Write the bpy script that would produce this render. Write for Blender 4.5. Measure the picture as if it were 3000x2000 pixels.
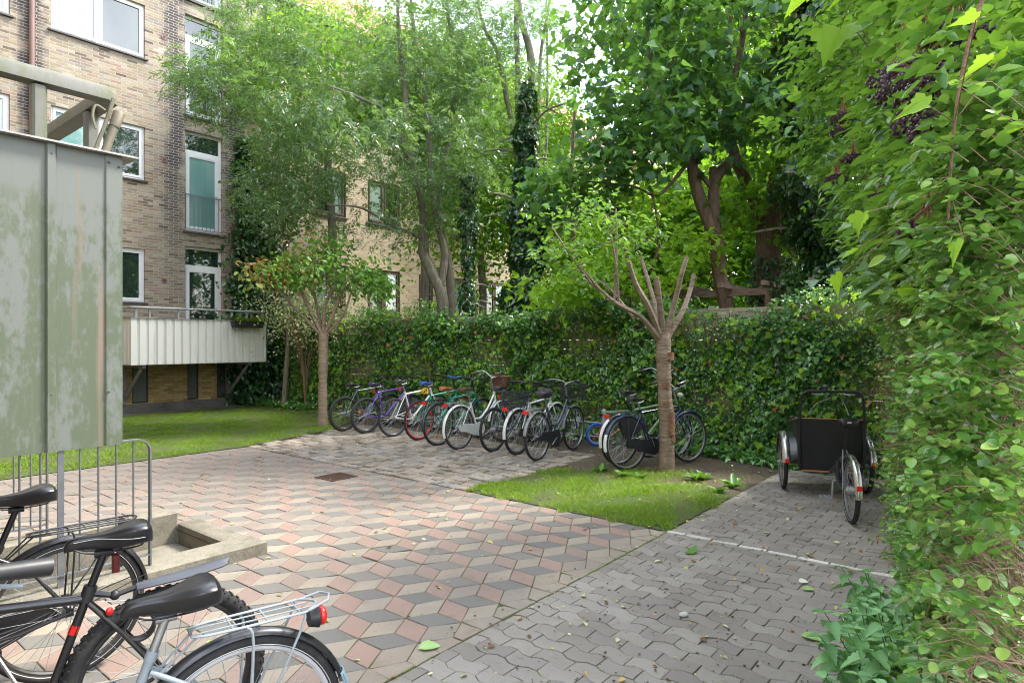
import bpy, math, random
import numpy as np
from mathutils import Vector, Matrix
R_ = math.radians
for o in list(bpy.data.objects): bpy.data.objects.remove(o)
scene = bpy.context.scene
COL = scene.collection

# ------------------------------------------------------------------ camera, world, sun, exposure
F = 1857.0; H = 1.70
cam_d = bpy.data.cameras.new('camera'); cam = bpy.data.objects.new('camera', cam_d); COL.objects.link(cam)
cam_d.sensor_width = 36.0; cam_d.lens = 36.0*F/3000.0; cam_d.clip_start = 0.05; cam_d.clip_end = 2000
cam.location = (0, 0, H); cam.rotation_euler = (R_(90), 0, 0)
scene.camera = cam
SUN_EL = R_(50); SUN_AZ = math.atan2(0.95, 0.32)          # clockwise from +Y
world = bpy.data.worlds.new('World'); scene.world = world; world.use_nodes = True
wn = world.node_tree.nodes; wl = world.node_tree.links
wn.clear()
wo = wn.new('ShaderNodeOutputWorld'); bg = wn.new('ShaderNodeBackground'); wl.new(bg.outputs[0], wo.inputs[0])
sky = wn.new('ShaderNodeTexSky'); sky.sky_type = 'NISHITA'; sky.sun_disc = False
sky.sun_elevation = SUN_EL; sky.sun_rotation = SUN_AZ; sky.air_density = 1.0; sky.dust_density = 2.0
wtc = wn.new('ShaderNodeTexCoord'); wno = wn.new('ShaderNodeTexNoise'); wno.inputs['Scale'].default_value = 2.2
wno.inputs['Detail'].default_value = 6; wl.new(wtc.outputs['Generated'], wno.inputs['Vector'])
wr = wn.new('ShaderNodeValToRGB'); wr.color_ramp.elements[0].position = 0.44; wr.color_ramp.elements[1].position = 0.62
wl.new(wno.outputs['Fac'], wr.inputs[0])
wm = wn.new('ShaderNodeMix'); wm.data_type = 'RGBA'
wl.new(wr.outputs[0], wm.inputs['Factor']); wl.new(sky.outputs[0], wm.inputs[6]); wm.inputs[7].default_value = (11.5, 12.0, 13.0, 1)
wl.new(wm.outputs[2], bg.inputs['Color']); bg.inputs['Strength'].default_value = 0.15
sun_d = bpy.data.lights.new('sun', 'SUN'); sun = bpy.data.objects.new('sun', sun_d); COL.objects.link(sun)
sun_d.energy = 2.6; sun_d.angle = R_(12); sun_d.color = (1.0, 0.95, 0.86)
sdir = Vector((math.sin(SUN_AZ)*math.cos(SUN_EL), math.cos(SUN_AZ)*math.cos(SUN_EL), math.sin(SUN_EL)))
sun.rotation_euler = sdir.to_track_quat('Z', 'Y').to_euler()
scene.view_settings.view_transform = 'Standard'; scene.view_settings.look = 'None'
scene.view_settings.gamma = 1.0; scene.view_settings.exposure = 1.88
scene.render.engine = 'CYCLES'
try:
    scene.cycles.filter_width = 1.05; scene.cycles.max_bounces = 8; scene.cycles.diffuse_bounces = 4; scene.cycles.transmission_bounces = 5
    scene.cycles.transparent_max_bounces = 6; scene.cycles.caustics_reflective = False; scene.cycles.caustics_refractive = False
except Exception: pass

# ------------------------------------------------------------------ frames of reference
# the courtyard's own axes: U runs along the building, V towards it; the camera stands at u=v=0
TH = math.atan2(.778, .628)
CU, SU = math.cos(TH), math.sin(TH)
def UV(u, v, z=0.0): return Vector((u*CU - v*SU, u*SU + v*CU, z))
def P(px, py, d): return Vector(((px-1500)/F*d, d, H-(py-1000)/F*d))
def toUV(p): return (p[0]*CU+p[1]*SU, -p[0]*SU+p[1]*CU)
rs = np.random.RandomState(7)
random.seed(5)

# ------------------------------------------------------------------ tagging
def tag(o, label=None, cat=None, group=None, kind=None):
    if label: o['label'] = label
    if cat: o['category'] = cat
    if group: o['group'] = group
    if kind: o['kind'] = kind
    return o
def empty(name, loc=(0,0,0), rz=0.0, label=None, cat=None, group=None):
    o = bpy.data.objects.new(name, None); COL.objects.link(o); o.location = loc; o.rotation_euler = (0, 0, rz)
    o.empty_display_size = .1
    return tag(o, label, cat, group)

# ------------------------------------------------------------------ materials
MC = {}
def nmat(name):
    m = bpy.data.materials.new(name); m.use_nodes = True; nt = m.node_tree
    return m, nt.nodes, nt.links, nt.nodes['Principled BSDF']
def ramp(n, stops):
    r = n.new('ShaderNodeValToRGB'); e = r.color_ramp.elements
    while len(e) < len(stops): e.new(0.5)
    for i, (p, c) in enumerate(stops):
        e[i].position = p; e[i].color = (c[0], c[1], c[2], 1)
    return r
def math_n(n, l, op, a, b=None, c=None, clamp=False):
    m = n.new('ShaderNodeMath'); m.operation = op; m.use_clamp = clamp
    for i, x in enumerate((a, b, c)):
        if x is None: continue
        if isinstance(x, (int, float)): m.inputs[i].default_value = x
        else: l.new(x, m.inputs[i])
    return m.outputs[0]
def mix_n(n, l, f, a, b, mode='MIX'):
    m = n.new('ShaderNodeMix'); m.data_type = 'RGBA'; m.blend_type = mode
    for i, x in ((0, f), (6, a), (7, b)):
        if isinstance(x, (int, float)): m.inputs[i].default_value = x
        elif isinstance(x, tuple): m.inputs[i].default_value = (x[0], x[1], x[2], 1)
        else: l.new(x, m.inputs[i])
    return m.outputs[2]
def noise_n(n, l, vec, scale, detail=4, rough=.55, dist=0):
    t = n.new('ShaderNodeTexNoise'); t.inputs['Scale'].default_value = scale; t.inputs['Detail'].default_value = detail
    t.inputs['Roughness'].default_value = rough; t.inputs['Distortion'].default_value = dist
    if vec is not None: l.new(vec, t.inputs['Vector'])
    return t.outputs['Fac']
def map_n(n, l, vec, sc=(1,1,1), loc=(0,0,0)):
    m = n.new('ShaderNodeMapping'); l.new(vec, m.inputs[0]); m.inputs['Scale'].default_value = sc; m.inputs['Location'].default_value = loc
    return m.outputs[0]
def bump_n(n, l, b, h, strength=.4, dist=.01):
    bp = n.new('ShaderNodeBump'); bp.inputs['Strength'].default_value = strength; bp.inputs['Distance'].default_value = dist
    l.new(h, bp.inputs['Height']); l.new(bp.outputs[0], b.inputs['Normal'])

def paint(c, rough=.35, metal=0.0, var=.25, nscale=14, coat=0.0, dirt=(.10,.085,.06), dirt_amt=.25, name=None):
    key = ('paint', c, rough, metal, var, nscale, coat, dirt_amt)
    if key in MC: return MC[key]
    m, n, l, b = nmat(name or 'painted_surface')
    tc = n.new('ShaderNodeTexCoord'); o = tc.outputs['Object']
    f = noise_n(n, l, o, nscale, 5)
    r = ramp(n, [(0.30, tuple(x*(1-var) for x in c)), (0.7, c)]); l.new(f, r.inputs[0])
    f2 = noise_n(n, l, o, nscale*.6, 6, .7)
    d = math_n(n, l, 'MULTIPLY', math_n(n, l, 'SUBTRACT', f2, .52, clamp=True), 4*dirt_amt, clamp=True)
    col = mix_n(n, l, d, r.outputs[0], dirt)
    l.new(col, b.inputs['Base Color']); b.inputs['Metallic'].default_value = metal
    rr = math_n(n, l, 'ADD', math_n(n, l, 'MULTIPLY', f2, .35), rough-.12, clamp=True)
    l.new(rr, b.inputs['Roughness']); b.inputs['Coat Weight'].default_value = coat
    MC[key] = m; return m
BLACK = (.008, .008, .010)
def M_black(): return paint(BLACK, .38, 0, .3, 20, 0, dirt_amt=.15, name='black_paint')
def M_gloss(c): return paint(c, .3, 0, .12, 10, .35, dirt_amt=.15, name='frame_paint')
def M_rubber(c=(.016,.016,.017)): return paint(c, .75, 0, .3, 30, 0, dirt_amt=.5, name='rubber')
def M_plastic(c=(.014,.014,.016)): return paint(c, .42, 0, .2, 25, 0, dirt_amt=.1, name='plastic')
def M_leather(c=(.008,.008,.010)): return paint(c, .32, 0, .15, 8, .15, dirt_amt=.05, name='saddle_vinyl')
def M_steel(): return paint((.40,.41,.42), .36, .9, .2, 18, 0, dirt_amt=.2, name='bright_steel')
def M_zinc(): return paint((.36,.37,.38), .52, .6, .25, 12, 0, dirt_amt=.3, name='galvanised_steel')
def M_silver(): return paint((.28,.32,.34), .33, .35, .12, 10, .3, dirt_amt=.12, name='silver_paint')
def M_red(): return paint((.62,.012,.01), .25, 0, .1, 10, .3, dirt_amt=.05, name='red_reflector')
def M_orange(): return paint((.75,.17,.01), .25, 0, .1, 10, .3, dirt_amt=.05, name='orange_reflector')

BOOST = 1.28
def leaf_mat(name, stops, trans=.4, tcol=(.30,.52,.05), rough=.42, spec=.5, patch=None):
    m, n, l, b = nmat(name)
    stops = [(p, tuple(min(.8, x*BOOST) for x in c)) for p, c in stops]
    g = n.new('ShaderNodeNewGeometry')
    r = ramp(n, stops); l.new(g.outputs['Random Per Island'], r.inputs[0])
    col = r.outputs[0]
    tc = n.new('ShaderNodeTexCoord')
    f = noise_n(n, l, tc.outputs['Object'], 1.3, 3)
    col = mix_n(n, l, math_n(n, l, 'MULTIPLY', f, .55), col, mix_n(n, l, 1.0, col, (.62,.72,.6), 'MULTIPLY'))
    l.new(col, b.inputs['Base Color']); b.inputs['Roughness'].default_value = rough
    b.inputs['Specular IOR Level'].default_value = spec
    t = n.new('ShaderNodeBsdfTranslucent')
    l.new(mix_n(n, l, .5, col, tcol), t.inputs['Color'])
    mx = n.new('ShaderNodeMixShader'); mx.inputs[0].default_value = trans
    l.new(b.outputs[0], mx.inputs[1]); l.new(t.outputs[0], mx.inputs[2])
    l.new(mx.outputs[0], n['Material Output'].inputs[0])
    return m
def bark_mat(name, c1, c2, sc=(14,14,3), rough=.85, rings=False, moss=0.0):
    m, n, l, b = nmat(name)
    tc = n.new('ShaderNodeTexCoord'); o = tc.outputs['Object']
    v = map_n(n, l, o, sc)
    f = noise_n(n, l, v, 1.5, 6, .65, .6)
    r = ramp(n, [(.3, c1), (.68, c2)]); l.new(f, r.inputs[0]); col = r.outputs[0]
    if rings:
        f3 = noise_n(n, l, map_n(n, l, o, (3,3,60)), 1.0, 3)
        rr = ramp(n, [(.56, (0,0,0)), (.66, (1,1,1))]); l.new(f3, rr.inputs[0])
        col = mix_n(n, l, math_n(n, l, 'MULTIPLY', rr.outputs[0], .55), col, tuple(x*.45 for x in c1))
    if moss:
        f4 = noise_n(n, l, o, 2.2, 4); mm = math_n(n, l, 'MULTIPLY', math_n(n, l, 'SUBTRACT', f4, .45, clamp=True), 4*moss, clamp=True)
        col = mix_n(n, l, mm, col, (.10,.13,.04))
    l.new(col, b.inputs['Base Color']); b.inputs['Roughness'].default_value = rough
    bump_n(n, l, b, f, .7, .02)
    return m

# ------------------------------------------------------------------ mesh builder
class MB:
    def __init__(s): s.v = []; s.f = []; s.mi = []
    def add(s, vs, fs, mi=0):
        k = len(s.v); s.v.extend([tuple(p) for p in vs]); s.f.extend([tuple(i+k for i in f) for f in fs]); s.mi.extend([mi]*len(fs)); return s
    def box(s, a, b, mi=0):
        x0,y0,z0 = a; x1,y1,z1 = b
        vs = [(x0,y0,z0),(x1,y0,z0),(x1,y1,z0),(x0,y1,z0),(x0,y0,z1),(x1,y0,z1),(x1,y1,z1),(x0,y1,z1)]
        return s.add(vs, [(3,2,1,0),(4,5,6,7),(0,1,5,4),(1,2,6,5),(2,3,7,6),(3,0,4,7)], mi)
    def bbox(s, a, b, c=.01, mi=0):
        """box with chamfered vertical and top edges"""
        x0,y0,z0 = a; x1,y1,z1 = b
        o = [(x0+c,y0),(x1-c,y0),(x1,y0+c),(x1,y1-c),(x1-c,y1),(x0+c,y1),(x0,y1-c),(x0,y0+c)]
        def ins(p): return (min(max(p[0], x0+c*1.6), x1-c*1.6), min(max(p[1], y0+c*1.6), y1-c*1.6))
        vs = [(p[0],p[1],z0) for p in o]+[(p[0],p[1],z1-c) for p in o]+[(ins(p)[0],ins(p)[1],z1) for p in o]
        fs = [tuple(range(7,-1,-1)), tuple(range(16,24))]
        for i in range(8):
            j = (i+1) % 8; fs.append((i,j,8+j,8+i)); fs.append((8+i,8+j,16+j,16+i))
        return s.add(vs, fs, mi)
    def tube(s, pts, r, n=8, closed=False, flat=1.0, mi=0, cap=True):
        pts = [Vector(p) for p in pts]; m = len(pts)
        rr = [r]*m if isinstance(r, (int, float)) else list(r)
        vs = []; up = None
        for i, p in enumerate(pts):
            if closed: t = pts[(i+1) % m]-pts[i-1]
            elif i == 0: t = pts[1]-pts[0]
            elif i == m-1: t = pts[-1]-pts[-2]
            else: t = (pts[i+1]-pts[i]).normalized()+(pts[i]-pts[i-1]).normalized()
            if t.length < 1e-9: t = Vector((0,0,1))
            t.normalize()
            if up is None:
                up = Vector((0,0,1)) if abs(t.z) < .95 else Vector((1,0,0))
            a = (up-t*up.dot(t))
            if a.length < 1e-6: a = t.orthogonal()
            a.normalize(); b = t.cross(a); up = a
            for k in range(n):
                an = 2*math.pi*k/n
                vs.append(p+a*(math.cos(an)*rr[i]*flat)+b*(math.sin(an)*rr[i]))
        fs = []
        for i in range(m if closed else m-1):
            j = (i+1) % m
            for k in range(n):
                q = (k+1) % n; fs.append((i*n+k, i*n+q, j*n+q, j*n+k))
        if not closed and cap:
            fs.append(tuple(range(n-1,-1,-1))); fs.append(tuple((m-1)*n+k for k in range(n)))
        return s.add(vs, fs, mi)
    def ring(s, c, R, r, n=40, m=8, a0=0, a1=2*math.pi, flat=1.0, mi=0):
        """torus (or arc) in the local xz plane round centre c; flat scales the y width"""
        full = abs(a1-a0-2*math.pi) < 1e-6; k = n if full else n+1
        vs = []; fs = []
        for i in range(k):
            a = a0+(a1-a0)*i/n
            for j in range(m):
                b = 2*math.pi*j/m; rad = R+r*math.cos(b)
                vs.append((c[0]+rad*math.cos(a), c[1]+r*flat*math.sin(b), c[2]+rad*math.sin(a)))
        for i in range(n):
            i2 = (i+1) % k
            for j in range(m):
                j2 = (j+1) % m; fs.append((i*m+j, i*m+j2, i2*m+j2, i2*m+j))
        return s.add(vs, fs, mi)
    def band(s, c, R, w, d, n=24, a0=0, a1=math.pi, mi=0):
        """curved mudguard: arched section of width w sweeping round centre c"""
        pr = [(-w, -d), (-w*.75, d*.2), (-w*.35, d*.8), (0, d), (w*.35, d*.8), (w*.75, d*.2), (w, -d)]
        pr = pr+[(x*.9, y-.003) for x, y in reversed(pr)]; m = len(pr); vs = []; fs = []
        for i in range(n+1):
            a = a0+(a1-a0)*i/n
            for x, y in pr: vs.append((c[0]+(R+y)*math.cos(a), c[1]+x, c[2]+(R+y)*math.sin(a)))
        for i in range(n):
            for j in range(m):
                j2 = (j+1) % m; fs.append((i*m+j, i*m+j2, (i+1)*m+j2, (i+1)*m+j))
        fs.append(tuple(range(m))); fs.append(tuple(n*m+j for j in reversed(range(m))))
        return s.add(vs, fs, mi)
    def loft(s, rings, mi=0, cap=True):
        n = len(rings[0]); vs = [p for r in rings for p in r]; fs = []
        for i in range(len(rings)-1):
            for k in range(n):
                q = (k+1) % n; fs.append((i*n+k, i*n+q, (i+1)*n+q, (i+1)*n+k))
        if cap:
            fs.append(tuple(range(n-1,-1,-1))); fs.append(tuple((len(rings)-1)*n+k for k in range(n)))
        return s.add(vs, fs, mi)
    def prism(s, outline, y0, y1, mi=0):
        """outline in xz, extruded along y"""
        n = len(outline)
        vs = [(x,y0,z) for x,z in outline]+[(x,y1,z) for x,z in outline]
        fs = [tuple(range(n)), tuple(range(2*n-1, n-1, -1))]
        for i in range(n):
            j = (i+1) % n; fs.append((j, i, n+i, n+j))
        return s.add(vs, fs, mi)
    def ball(s, c, r, n=8, m=6, sc=(1,1,1), mi=0):
        rings = []
        for i in range(1, m):
            a = math.pi*i/m
            rings.append([(c[0]+r*sc[0]*math.sin(a)*math.cos(2*math.pi*k/n), c[1]+r*sc[1]*math.sin(a)*math.sin(2*math.pi*k/n), c[2]-r*sc[2]*math.cos(a)) for k in range(n)])
        return s.loft(rings, mi)
    def build(s, name, mats, parent=None, loc=None, rz=None, smooth=True):
        me = bpy.data.meshes.new(name); me.from_pydata([tuple(p) for p in s.v], [], s.f)
        if not isinstance(mats, (list, tuple)): mats = [mats]
        for m in mats: me.materials.append(m)
        if len(mats) > 1: me.polygons.foreach_set('material_index', s.mi)
        if smooth:
            me.polygons.foreach_set('use_smooth', [True]*len(me.polygons))
            try: me.set_sharp_from_angle(angle=R_(40))
            except Exception: pass
        me.update()
        o = bpy.data.objects.new(name, me); COL.objects.link(o)
        if parent: o.parent = parent
        if loc is not None: o.location = loc
        if rz is not None: o.rotation_euler = (0,0,rz)
        return o

def bez(pts, n=8):
    """Catmull-Rom through points"""
    pts = [Vector(p) for p in pts]; out = []
    for i in range(len(pts)-1):
        p0 = pts[max(i-1,0)]; p1 = pts[i]; p2 = pts[i+1]; p3 = pts[min(i+2,len(pts)-1)]
        for k in range(n):
            t = k/n
            out.append(.5*((2*p1)+(p2-p0)*t+(2*p0-5*p1+4*p2-p3)*t*t+(3*p1-p0-3*p2+p3)*t**3))
    out.append(pts[-1]); return out

# ------------------------------------------------------------------ leaf meshes (numpy)
def half2(h, zk=.12, bend=.0):
    """two mirrored halves folded on the midrib"""
    n = len(h); vs = []; fs = []
    mid = [i for i, p in enumerate(h) if p[0] == 0]
    vs = [(x, y, abs(x)*zk*2-bend*y*y) for x, y in h]
    f1 = list(range(n)); idx = {}
    for i, (x, y) in enumerate(h):
        if x == 0: idx[i] = i
        else: idx[i] = len(vs); vs.append((-x, y, abs(x)*zk*2-bend*y*y))
    f2 = [idx[i] for i in reversed(range(n))]
    return (np.array(vs, float), [f1, f2])
L_LANCE = (np.array([(0,0,0),(.13,.38,.02),(0,1,-.05),(-.13,.38,.02)], float), [[0,1,2,3]])
L_OVAL = half2([(0,0),(.24,.22),(.29,.52),(.16,.82),(0,1)], .18, .15)
L_ROUND = half2([(0,0),(.32,.2),(.40,.5),(.25,.85),(0,1)], .15, .12)
L_IVY = half2([(0,0),(.30,-.1),(.52,.12),(.34,.40),(.30,.55),(0,1)], .14, .15)
L_MAPLE = half2([(0,0),(.16,-.09),(.40,-.08),(.36,.07),(.53,.13),(.66,.36),(.50,.37),(.46,.50),(.31,.47),(.27,.66),(.15,.70),(0,1.02)], .16, .28)
L_NETTLE = half2([(0,0),(.2,.02),(.33,.14),(.28,.19),(.36,.3),(.28,.35),(.32,.45),(.22,.52),(.25,.61),(.15,.68),(.15,.77),(0,1)], .16, .3)
L_BLADE = (np.array([(-.06,0,0),(.06,0,0),(.03,.6,.12),(0,1,.35),(-.03,.6,.12)], float), [[0,1,2,3,4]])
def norm(a): return a/np.maximum(np.linalg.norm(a, axis=1, keepdims=True), 1e-9)
def leaf_mesh(name, pos, axis, nor, size, tmpl, mat, parent=None, origin=None, width=None):
    tv, tf = tmpl; N = len(pos); k = len(tv)
    y = norm(np.asarray(axis, float)); z = np.asarray(nor, float); z = norm(z-(z*y).sum(1, keepdims=True)*y+1e-7); x = np.cross(y, z)
    size = np.asarray(size, float)[:, None, None]
    w = np.ones((N,1,1)) if width is None else np.asarray(width)[:, None, None]
    V = pos[:, None, :]+size*(tv[None, :, 0:1]*w*x[:, None, :]+tv[None, :, 1:2]*y[:, None, :]+tv[None, :, 2:3]*z[:, None, :])
    V = V.reshape(-1, 3)
    if origin is not None: V = V-np.array(origin)[None, :]
    lt = np.array([len(f) for f in tf]); li = np.concatenate([np.array(f) for f in tf])
    loops = (li[None, :]+(np.arange(N)*k)[:, None]).reshape(-1)
    tot = np.tile(lt, N); start = np.concatenate([[0], np.cumsum(tot)[:-1]])
    me = bpy.data.meshes.new(name)
    me.vertices.add(len(V)); me.vertices.foreach_set('co', V.astype(np.float32).ravel())
    me.loops.add(len(loops)); me.loops.foreach_set('vertex_index', loops.astype(np.int32))
    me.polygons.add(len(tot)); me.polygons.foreach_set('loop_start', start.astype(np.int32)); me.polygons.foreach_set('loop_total', tot.astype(np.int32))
    me.update(calc_edges=True); me.validate()
    me.materials.append(mat)
    o = bpy.data.objects.new(name, me); COL.objects.link(o)
    if parent: o.parent = parent
    elif origin is not None: o.location = origin
    return o
def randdir(n): return norm(rs.normal(size=(n, 3)))
def merge_leaf(parts):
    return [np.concatenate([p[i] for p in parts]) for i in range(4)]
def pinnate(pos, axis, nor, n_pair, length, leaflet):
    """expand compound leaves into leaflets"""
    y = norm(axis); z = norm(nor-(nor*y).sum(1, keepdims=True)*y+1e-7); x = np.cross(y, z)
    ps, ax, no, sz = [], [], [], []
    for i in range(n_pair):
        t = (.25+.75*i/n_pair)*length[:, None]
        droop = -z*(t**2)/np.maximum(length[:, None], .01)*.25
        for sgn in (-1, 1):
            ps.append(pos+y*t+droop); ax.append(x*sgn*.8+y*.6+rs.normal(size=pos.shape)*.12); no.append(z+rs.normal(size=pos.shape)*.25); sz.append(leaflet*(1-.05*i)*np.ones(len(pos)))
    ps.append(pos+y*length[:, None]-z*length[:, None]*.25); ax.append(y-z*.3+rs.normal(size=pos.shape)*.1); no.append(z); sz.append(leaflet*1.1*np.ones(len(pos)))
    return np.concatenate(ps), np.concatenate(ax), np.concatenate(no), np.concatenate(sz)

# ------------------------------------------------------------------ branches
def resample(pts, rads, step=.35):
    out = []; orr = []
    c = bez(pts, 9 if max(rads) > .05 else 5); m = len(c)
    rr = np.interp(np.linspace(0, len(pts)-1, m), range(len(pts)), rads)
    return c, list(rr)
def grow(mb, limbs, targets, nside=5, tip=.004, k1=.012, jit=.12, up=.25, kr=.5, maxr=.03):
    """limbs: list of (points, radii). targets: Nx3. returns list of twig polylines"""
    nodes = []; rad = []
    for pts, rr in limbs:
        c, r2 = resample(pts, rr); r2 = [r*(1+rs.normal()*.035*(r > .03)) for r in r2]; mb.tube(c, r2, 10 if max(rr) > .05 else 6)
        k0 = len(c)//4 if max(rr) > .08 else 0
        for p, r in list(zip(c, r2))[k0:]: nodes.append(tuple(p)); rad.append(r)
    nodes = np.array(nodes); rad = np.array(rad); T = np.array(targets)
    d = np.array([np.min(np.linalg.norm(nodes-t, axis=1)) for t in T]); twigs = []
    for i in np.argsort(d):
        t = T[i]; dv = t-nodes; dist = np.linalg.norm(dv, axis=1)+np.where(dv[:, 2] < 0, -dv[:, 2]*.8, 0)
        j = int(np.argmin(dist)); a = nodes[j]; L = np.linalg.norm(t-a)
        if L < .05: continue
        m1 = a+(t-a)*.35+np.array([0,0,up*L*.4])+rs.normal(size=3)*jit*L*.5
        m2 = a+(t-a)*.7+np.array([0,0,up*L*.35])+rs.normal(size=3)*jit*L*.5
        c = bez([a, m1, m2, t], 3); r0 = min(rad[j]*.75, k1+.012*L, maxr); rr = np.linspace(r0, tip, len(c))
        mb.tube(c, list(rr), nside, cap=False); twigs.append(np.array([tuple(p) for p in c]))
        nodes = np.vstack([nodes, twigs[-1][2:]]); rad = np.concatenate([rad, rr[2:]])
    return twigs
def ell(cx, cy, d, rx, ry, rz, n, shell=.35):
    """points in an ellipsoid, centre given through the view ray at depth d; radii in metres"""
    c = np.array(P(cx, cy, d)); p = randdir(n)*(shell+(1-shell)*rs.rand(n, 1)**.6)
    return c+p*np.array([rx, ry, rz])
def on_twigs(twigs, per, spread):
    ps = []; tan = []
    for t in twigs:
        k = rs.randint(len(t)//2, len(t), size=per); q = np.clip(k, 1, len(t)-1)
        ps.append(t[k]+rs.normal(size=(per, 3))*spread); tan.append(t[q]-t[q-1])
    return np.concatenate(ps), norm(np.concatenate(tan))
# ================================================================== GROUND AND PAVING
def clip_half(poly, n, d):
    """keep n.p <= d"""
    out = []
    for i in range(len(poly)):
        a, b = poly[i], poly[(i+1) % len(poly)]
        da = n[0]*a[0]+n[1]*a[1]-d; db = n[0]*b[0]+n[1]*b[1]-d
        if da <= 0: out.append(a)
        if da*db < 0:
            t = da/(da-db); out.append((a[0]+(b[0]-a[0])*t, a[1]+(b[1]-a[1])*t))
    return out
def clip_rect(poly, u0, u1, v0, v1):
    for n, d in (((1,0),u1), ((-1,0),-u0), ((0,1),v1), ((0,-1),-v0)):
        poly = clip_half(poly, n, d)
        if len(poly) < 3: return []
    return poly
def area(p): return abs(sum(p[i][0]*p[(i+1) % len(p)][1]-p[(i+1) % len(p)][0]*p[i][1] for i in range(len(p))))/2
def slab(mb, poly, z, g=.003, ch=.004, tilt=.0015, mi=0, depth=.012):
    """paving stone: inset outline, chamfered top, sides going down"""
    if len(poly) < 3 or area(poly) < .0012: return
    cx = sum(p[0] for p in poly)/len(poly); cy = sum(p[1] for p in poly)/len(poly)
    r = math.sqrt(area(poly))*.5
    tx, ty = random.gauss(0, tilt), random.gauss(0, tilt); dz = random.gauss(0, tilt*.5)
    s1 = 1-g/r; s2 = 1-(g+ch)/r
    o1 = [(cx+(x-cx)*s1, cy+(y-cy)*s1) for x, y in poly]; o2 = [(cx+(x-cx)*s2, cy+(y-cy)*s2) for x, y in poly]
    zz = lambda x, y: z+dz+((x-cx)*tx+(y-cy)*ty)/max(r, .02)
    n = len(poly)
    vs = [(x, y, z-depth) for x, y in o1]+[(x, y, zz(x, y)-ch*.7) for x, y in o1]+[(x, y, zz(x, y)) for x, y in o2]
    fs = [tuple(range(2*n, 3*n))]
    for i in range(n):
        j = (i+1) % n; fs.append((i, j, n+j, n+i)); fs.append((n+i, n+j, 2*n+j, 2*n+i))
    mb.add(vs, fs, mi)
def ccw(p):
    a = sum(p[i][0]*p[(i+1) % len(p)][1]-p[(i+1) % len(p)][0]*p[i][1] for i in range(len(p)))
    return p if a > 0 else p[::-1]

def stone_mat(name, stops, dirt, speck=.5, nsc=60, moss=(.10,.12,.03), mossamt=.5, grime=.5, far=0.0):
    m, n, l, b = nmat(name)
    g = n.new('ShaderNodeNewGeometry'); tc = n.new('ShaderNodeTexCoord'); o = tc.outputs['Object']
    r = ramp(n, stops); l.new(g.outputs['Random Per Island'], r.inputs[0]); col = r.outputs[0]
    f = noise_n(n, l, o, nsc*4, 2, .8)
    sp = ramp(n, [(.30, (.42,.42,.42)), (.46, (1,1,1)), (.64, (1.0,1.0,1.0)), (.72, (1.7,1.66,1.55))]); l.new(f, sp.inputs[0])
    col = mix_n(n, l, speck, col, mix_n(n, l, 1.0, col, sp.outputs[0], 'MULTIPLY'))
    f2 = noise_n(n, l, o, 1.1, 7, .68)
    gm = math_n(n, l, 'MULTIPLY', math_n(n, l, 'SUBTRACT', f2, .43, clamp=True), 4.5, clamp=True)
    col = mix_n(n, l, math_n(n, l, 'MULTIPLY', gm, grime), col, dirt)
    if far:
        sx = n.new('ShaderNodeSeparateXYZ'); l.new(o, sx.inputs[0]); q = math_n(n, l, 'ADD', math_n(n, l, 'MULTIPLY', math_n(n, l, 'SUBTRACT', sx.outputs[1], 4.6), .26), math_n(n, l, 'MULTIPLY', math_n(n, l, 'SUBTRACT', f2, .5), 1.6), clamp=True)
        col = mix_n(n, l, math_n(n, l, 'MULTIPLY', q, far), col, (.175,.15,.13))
    f3 = noise_n(n, l, o, 5.5, 6, .7)
    ms = math_n(n, l, 'MULTIPLY', math_n(n, l, 'SUBTRACT', f3, .60, clamp=True), 9*mossamt, clamp=True)
    col = mix_n(n, l, ms, col, moss)
    f5 = noise_n(n, l, o, 2.6, 8, .75, .5); oc = math_n(n, l, 'MULTIPLY', math_n(n, l, 'SUBTRACT', f5, .585, clamp=True), 4.0, clamp=True); col = mix_n(n, l, oc, col, (.16,.115,.075))
    f6 = noise_n(n, l, o, 14, 5, .7); dk = math_n(n, l, 'MULTIPLY', math_n(n, l, 'SUBTRACT', f6, .58, clamp=True), 3.0, clamp=True); col = mix_n(n, l, dk, col, (.085,.075,.06))
    l.new(col, b.inputs['Base Color']); b.inputs['Roughness'].default_value = .72
    bump_n(n, l, b, noise_n(n, l, o, nsc*2.5, 4, .7), .35, .004)
    return m
def ground_mat(name, stops, nsc=3.0, b2=30):
    m, n, l, b = nmat(name); tc = n.new('ShaderNodeTexCoord'); o = tc.outputs['Object']
    f = noise_n(n, l, o, nsc, 8, .7); r = ramp(n, stops); l.new(f, r.inputs[0])
    col = mix_n(n, l, .5, r.outputs[0], mix_n(n, l, 1.0, r.outputs[0], ramp_of(n, l, noise_n(n, l, o, b2, 5, .75)), 'MULTIPLY'))
    l.new(col, b.inputs['Base Color']); b.inputs['Roughness'].default_value = .9
    bump_n(n, l, b, noise_n(n, l, o, b2*1.5, 6, .7), .8, .02)
    return m
def ramp_of(n, l, f):
    r = ramp(n, [(.35, (.3,.3,.3)), (.62, (1.35,1.35,1.35))]); l.new(f, r.inputs[0]); return r.outputs[0]

def mesh_top(name, mb, mats, kind='structure', **k):
    o = mb.build(name, mats, loc=(0,0,0), rz=TH, **k); return tag(o, kind=kind)

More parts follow.
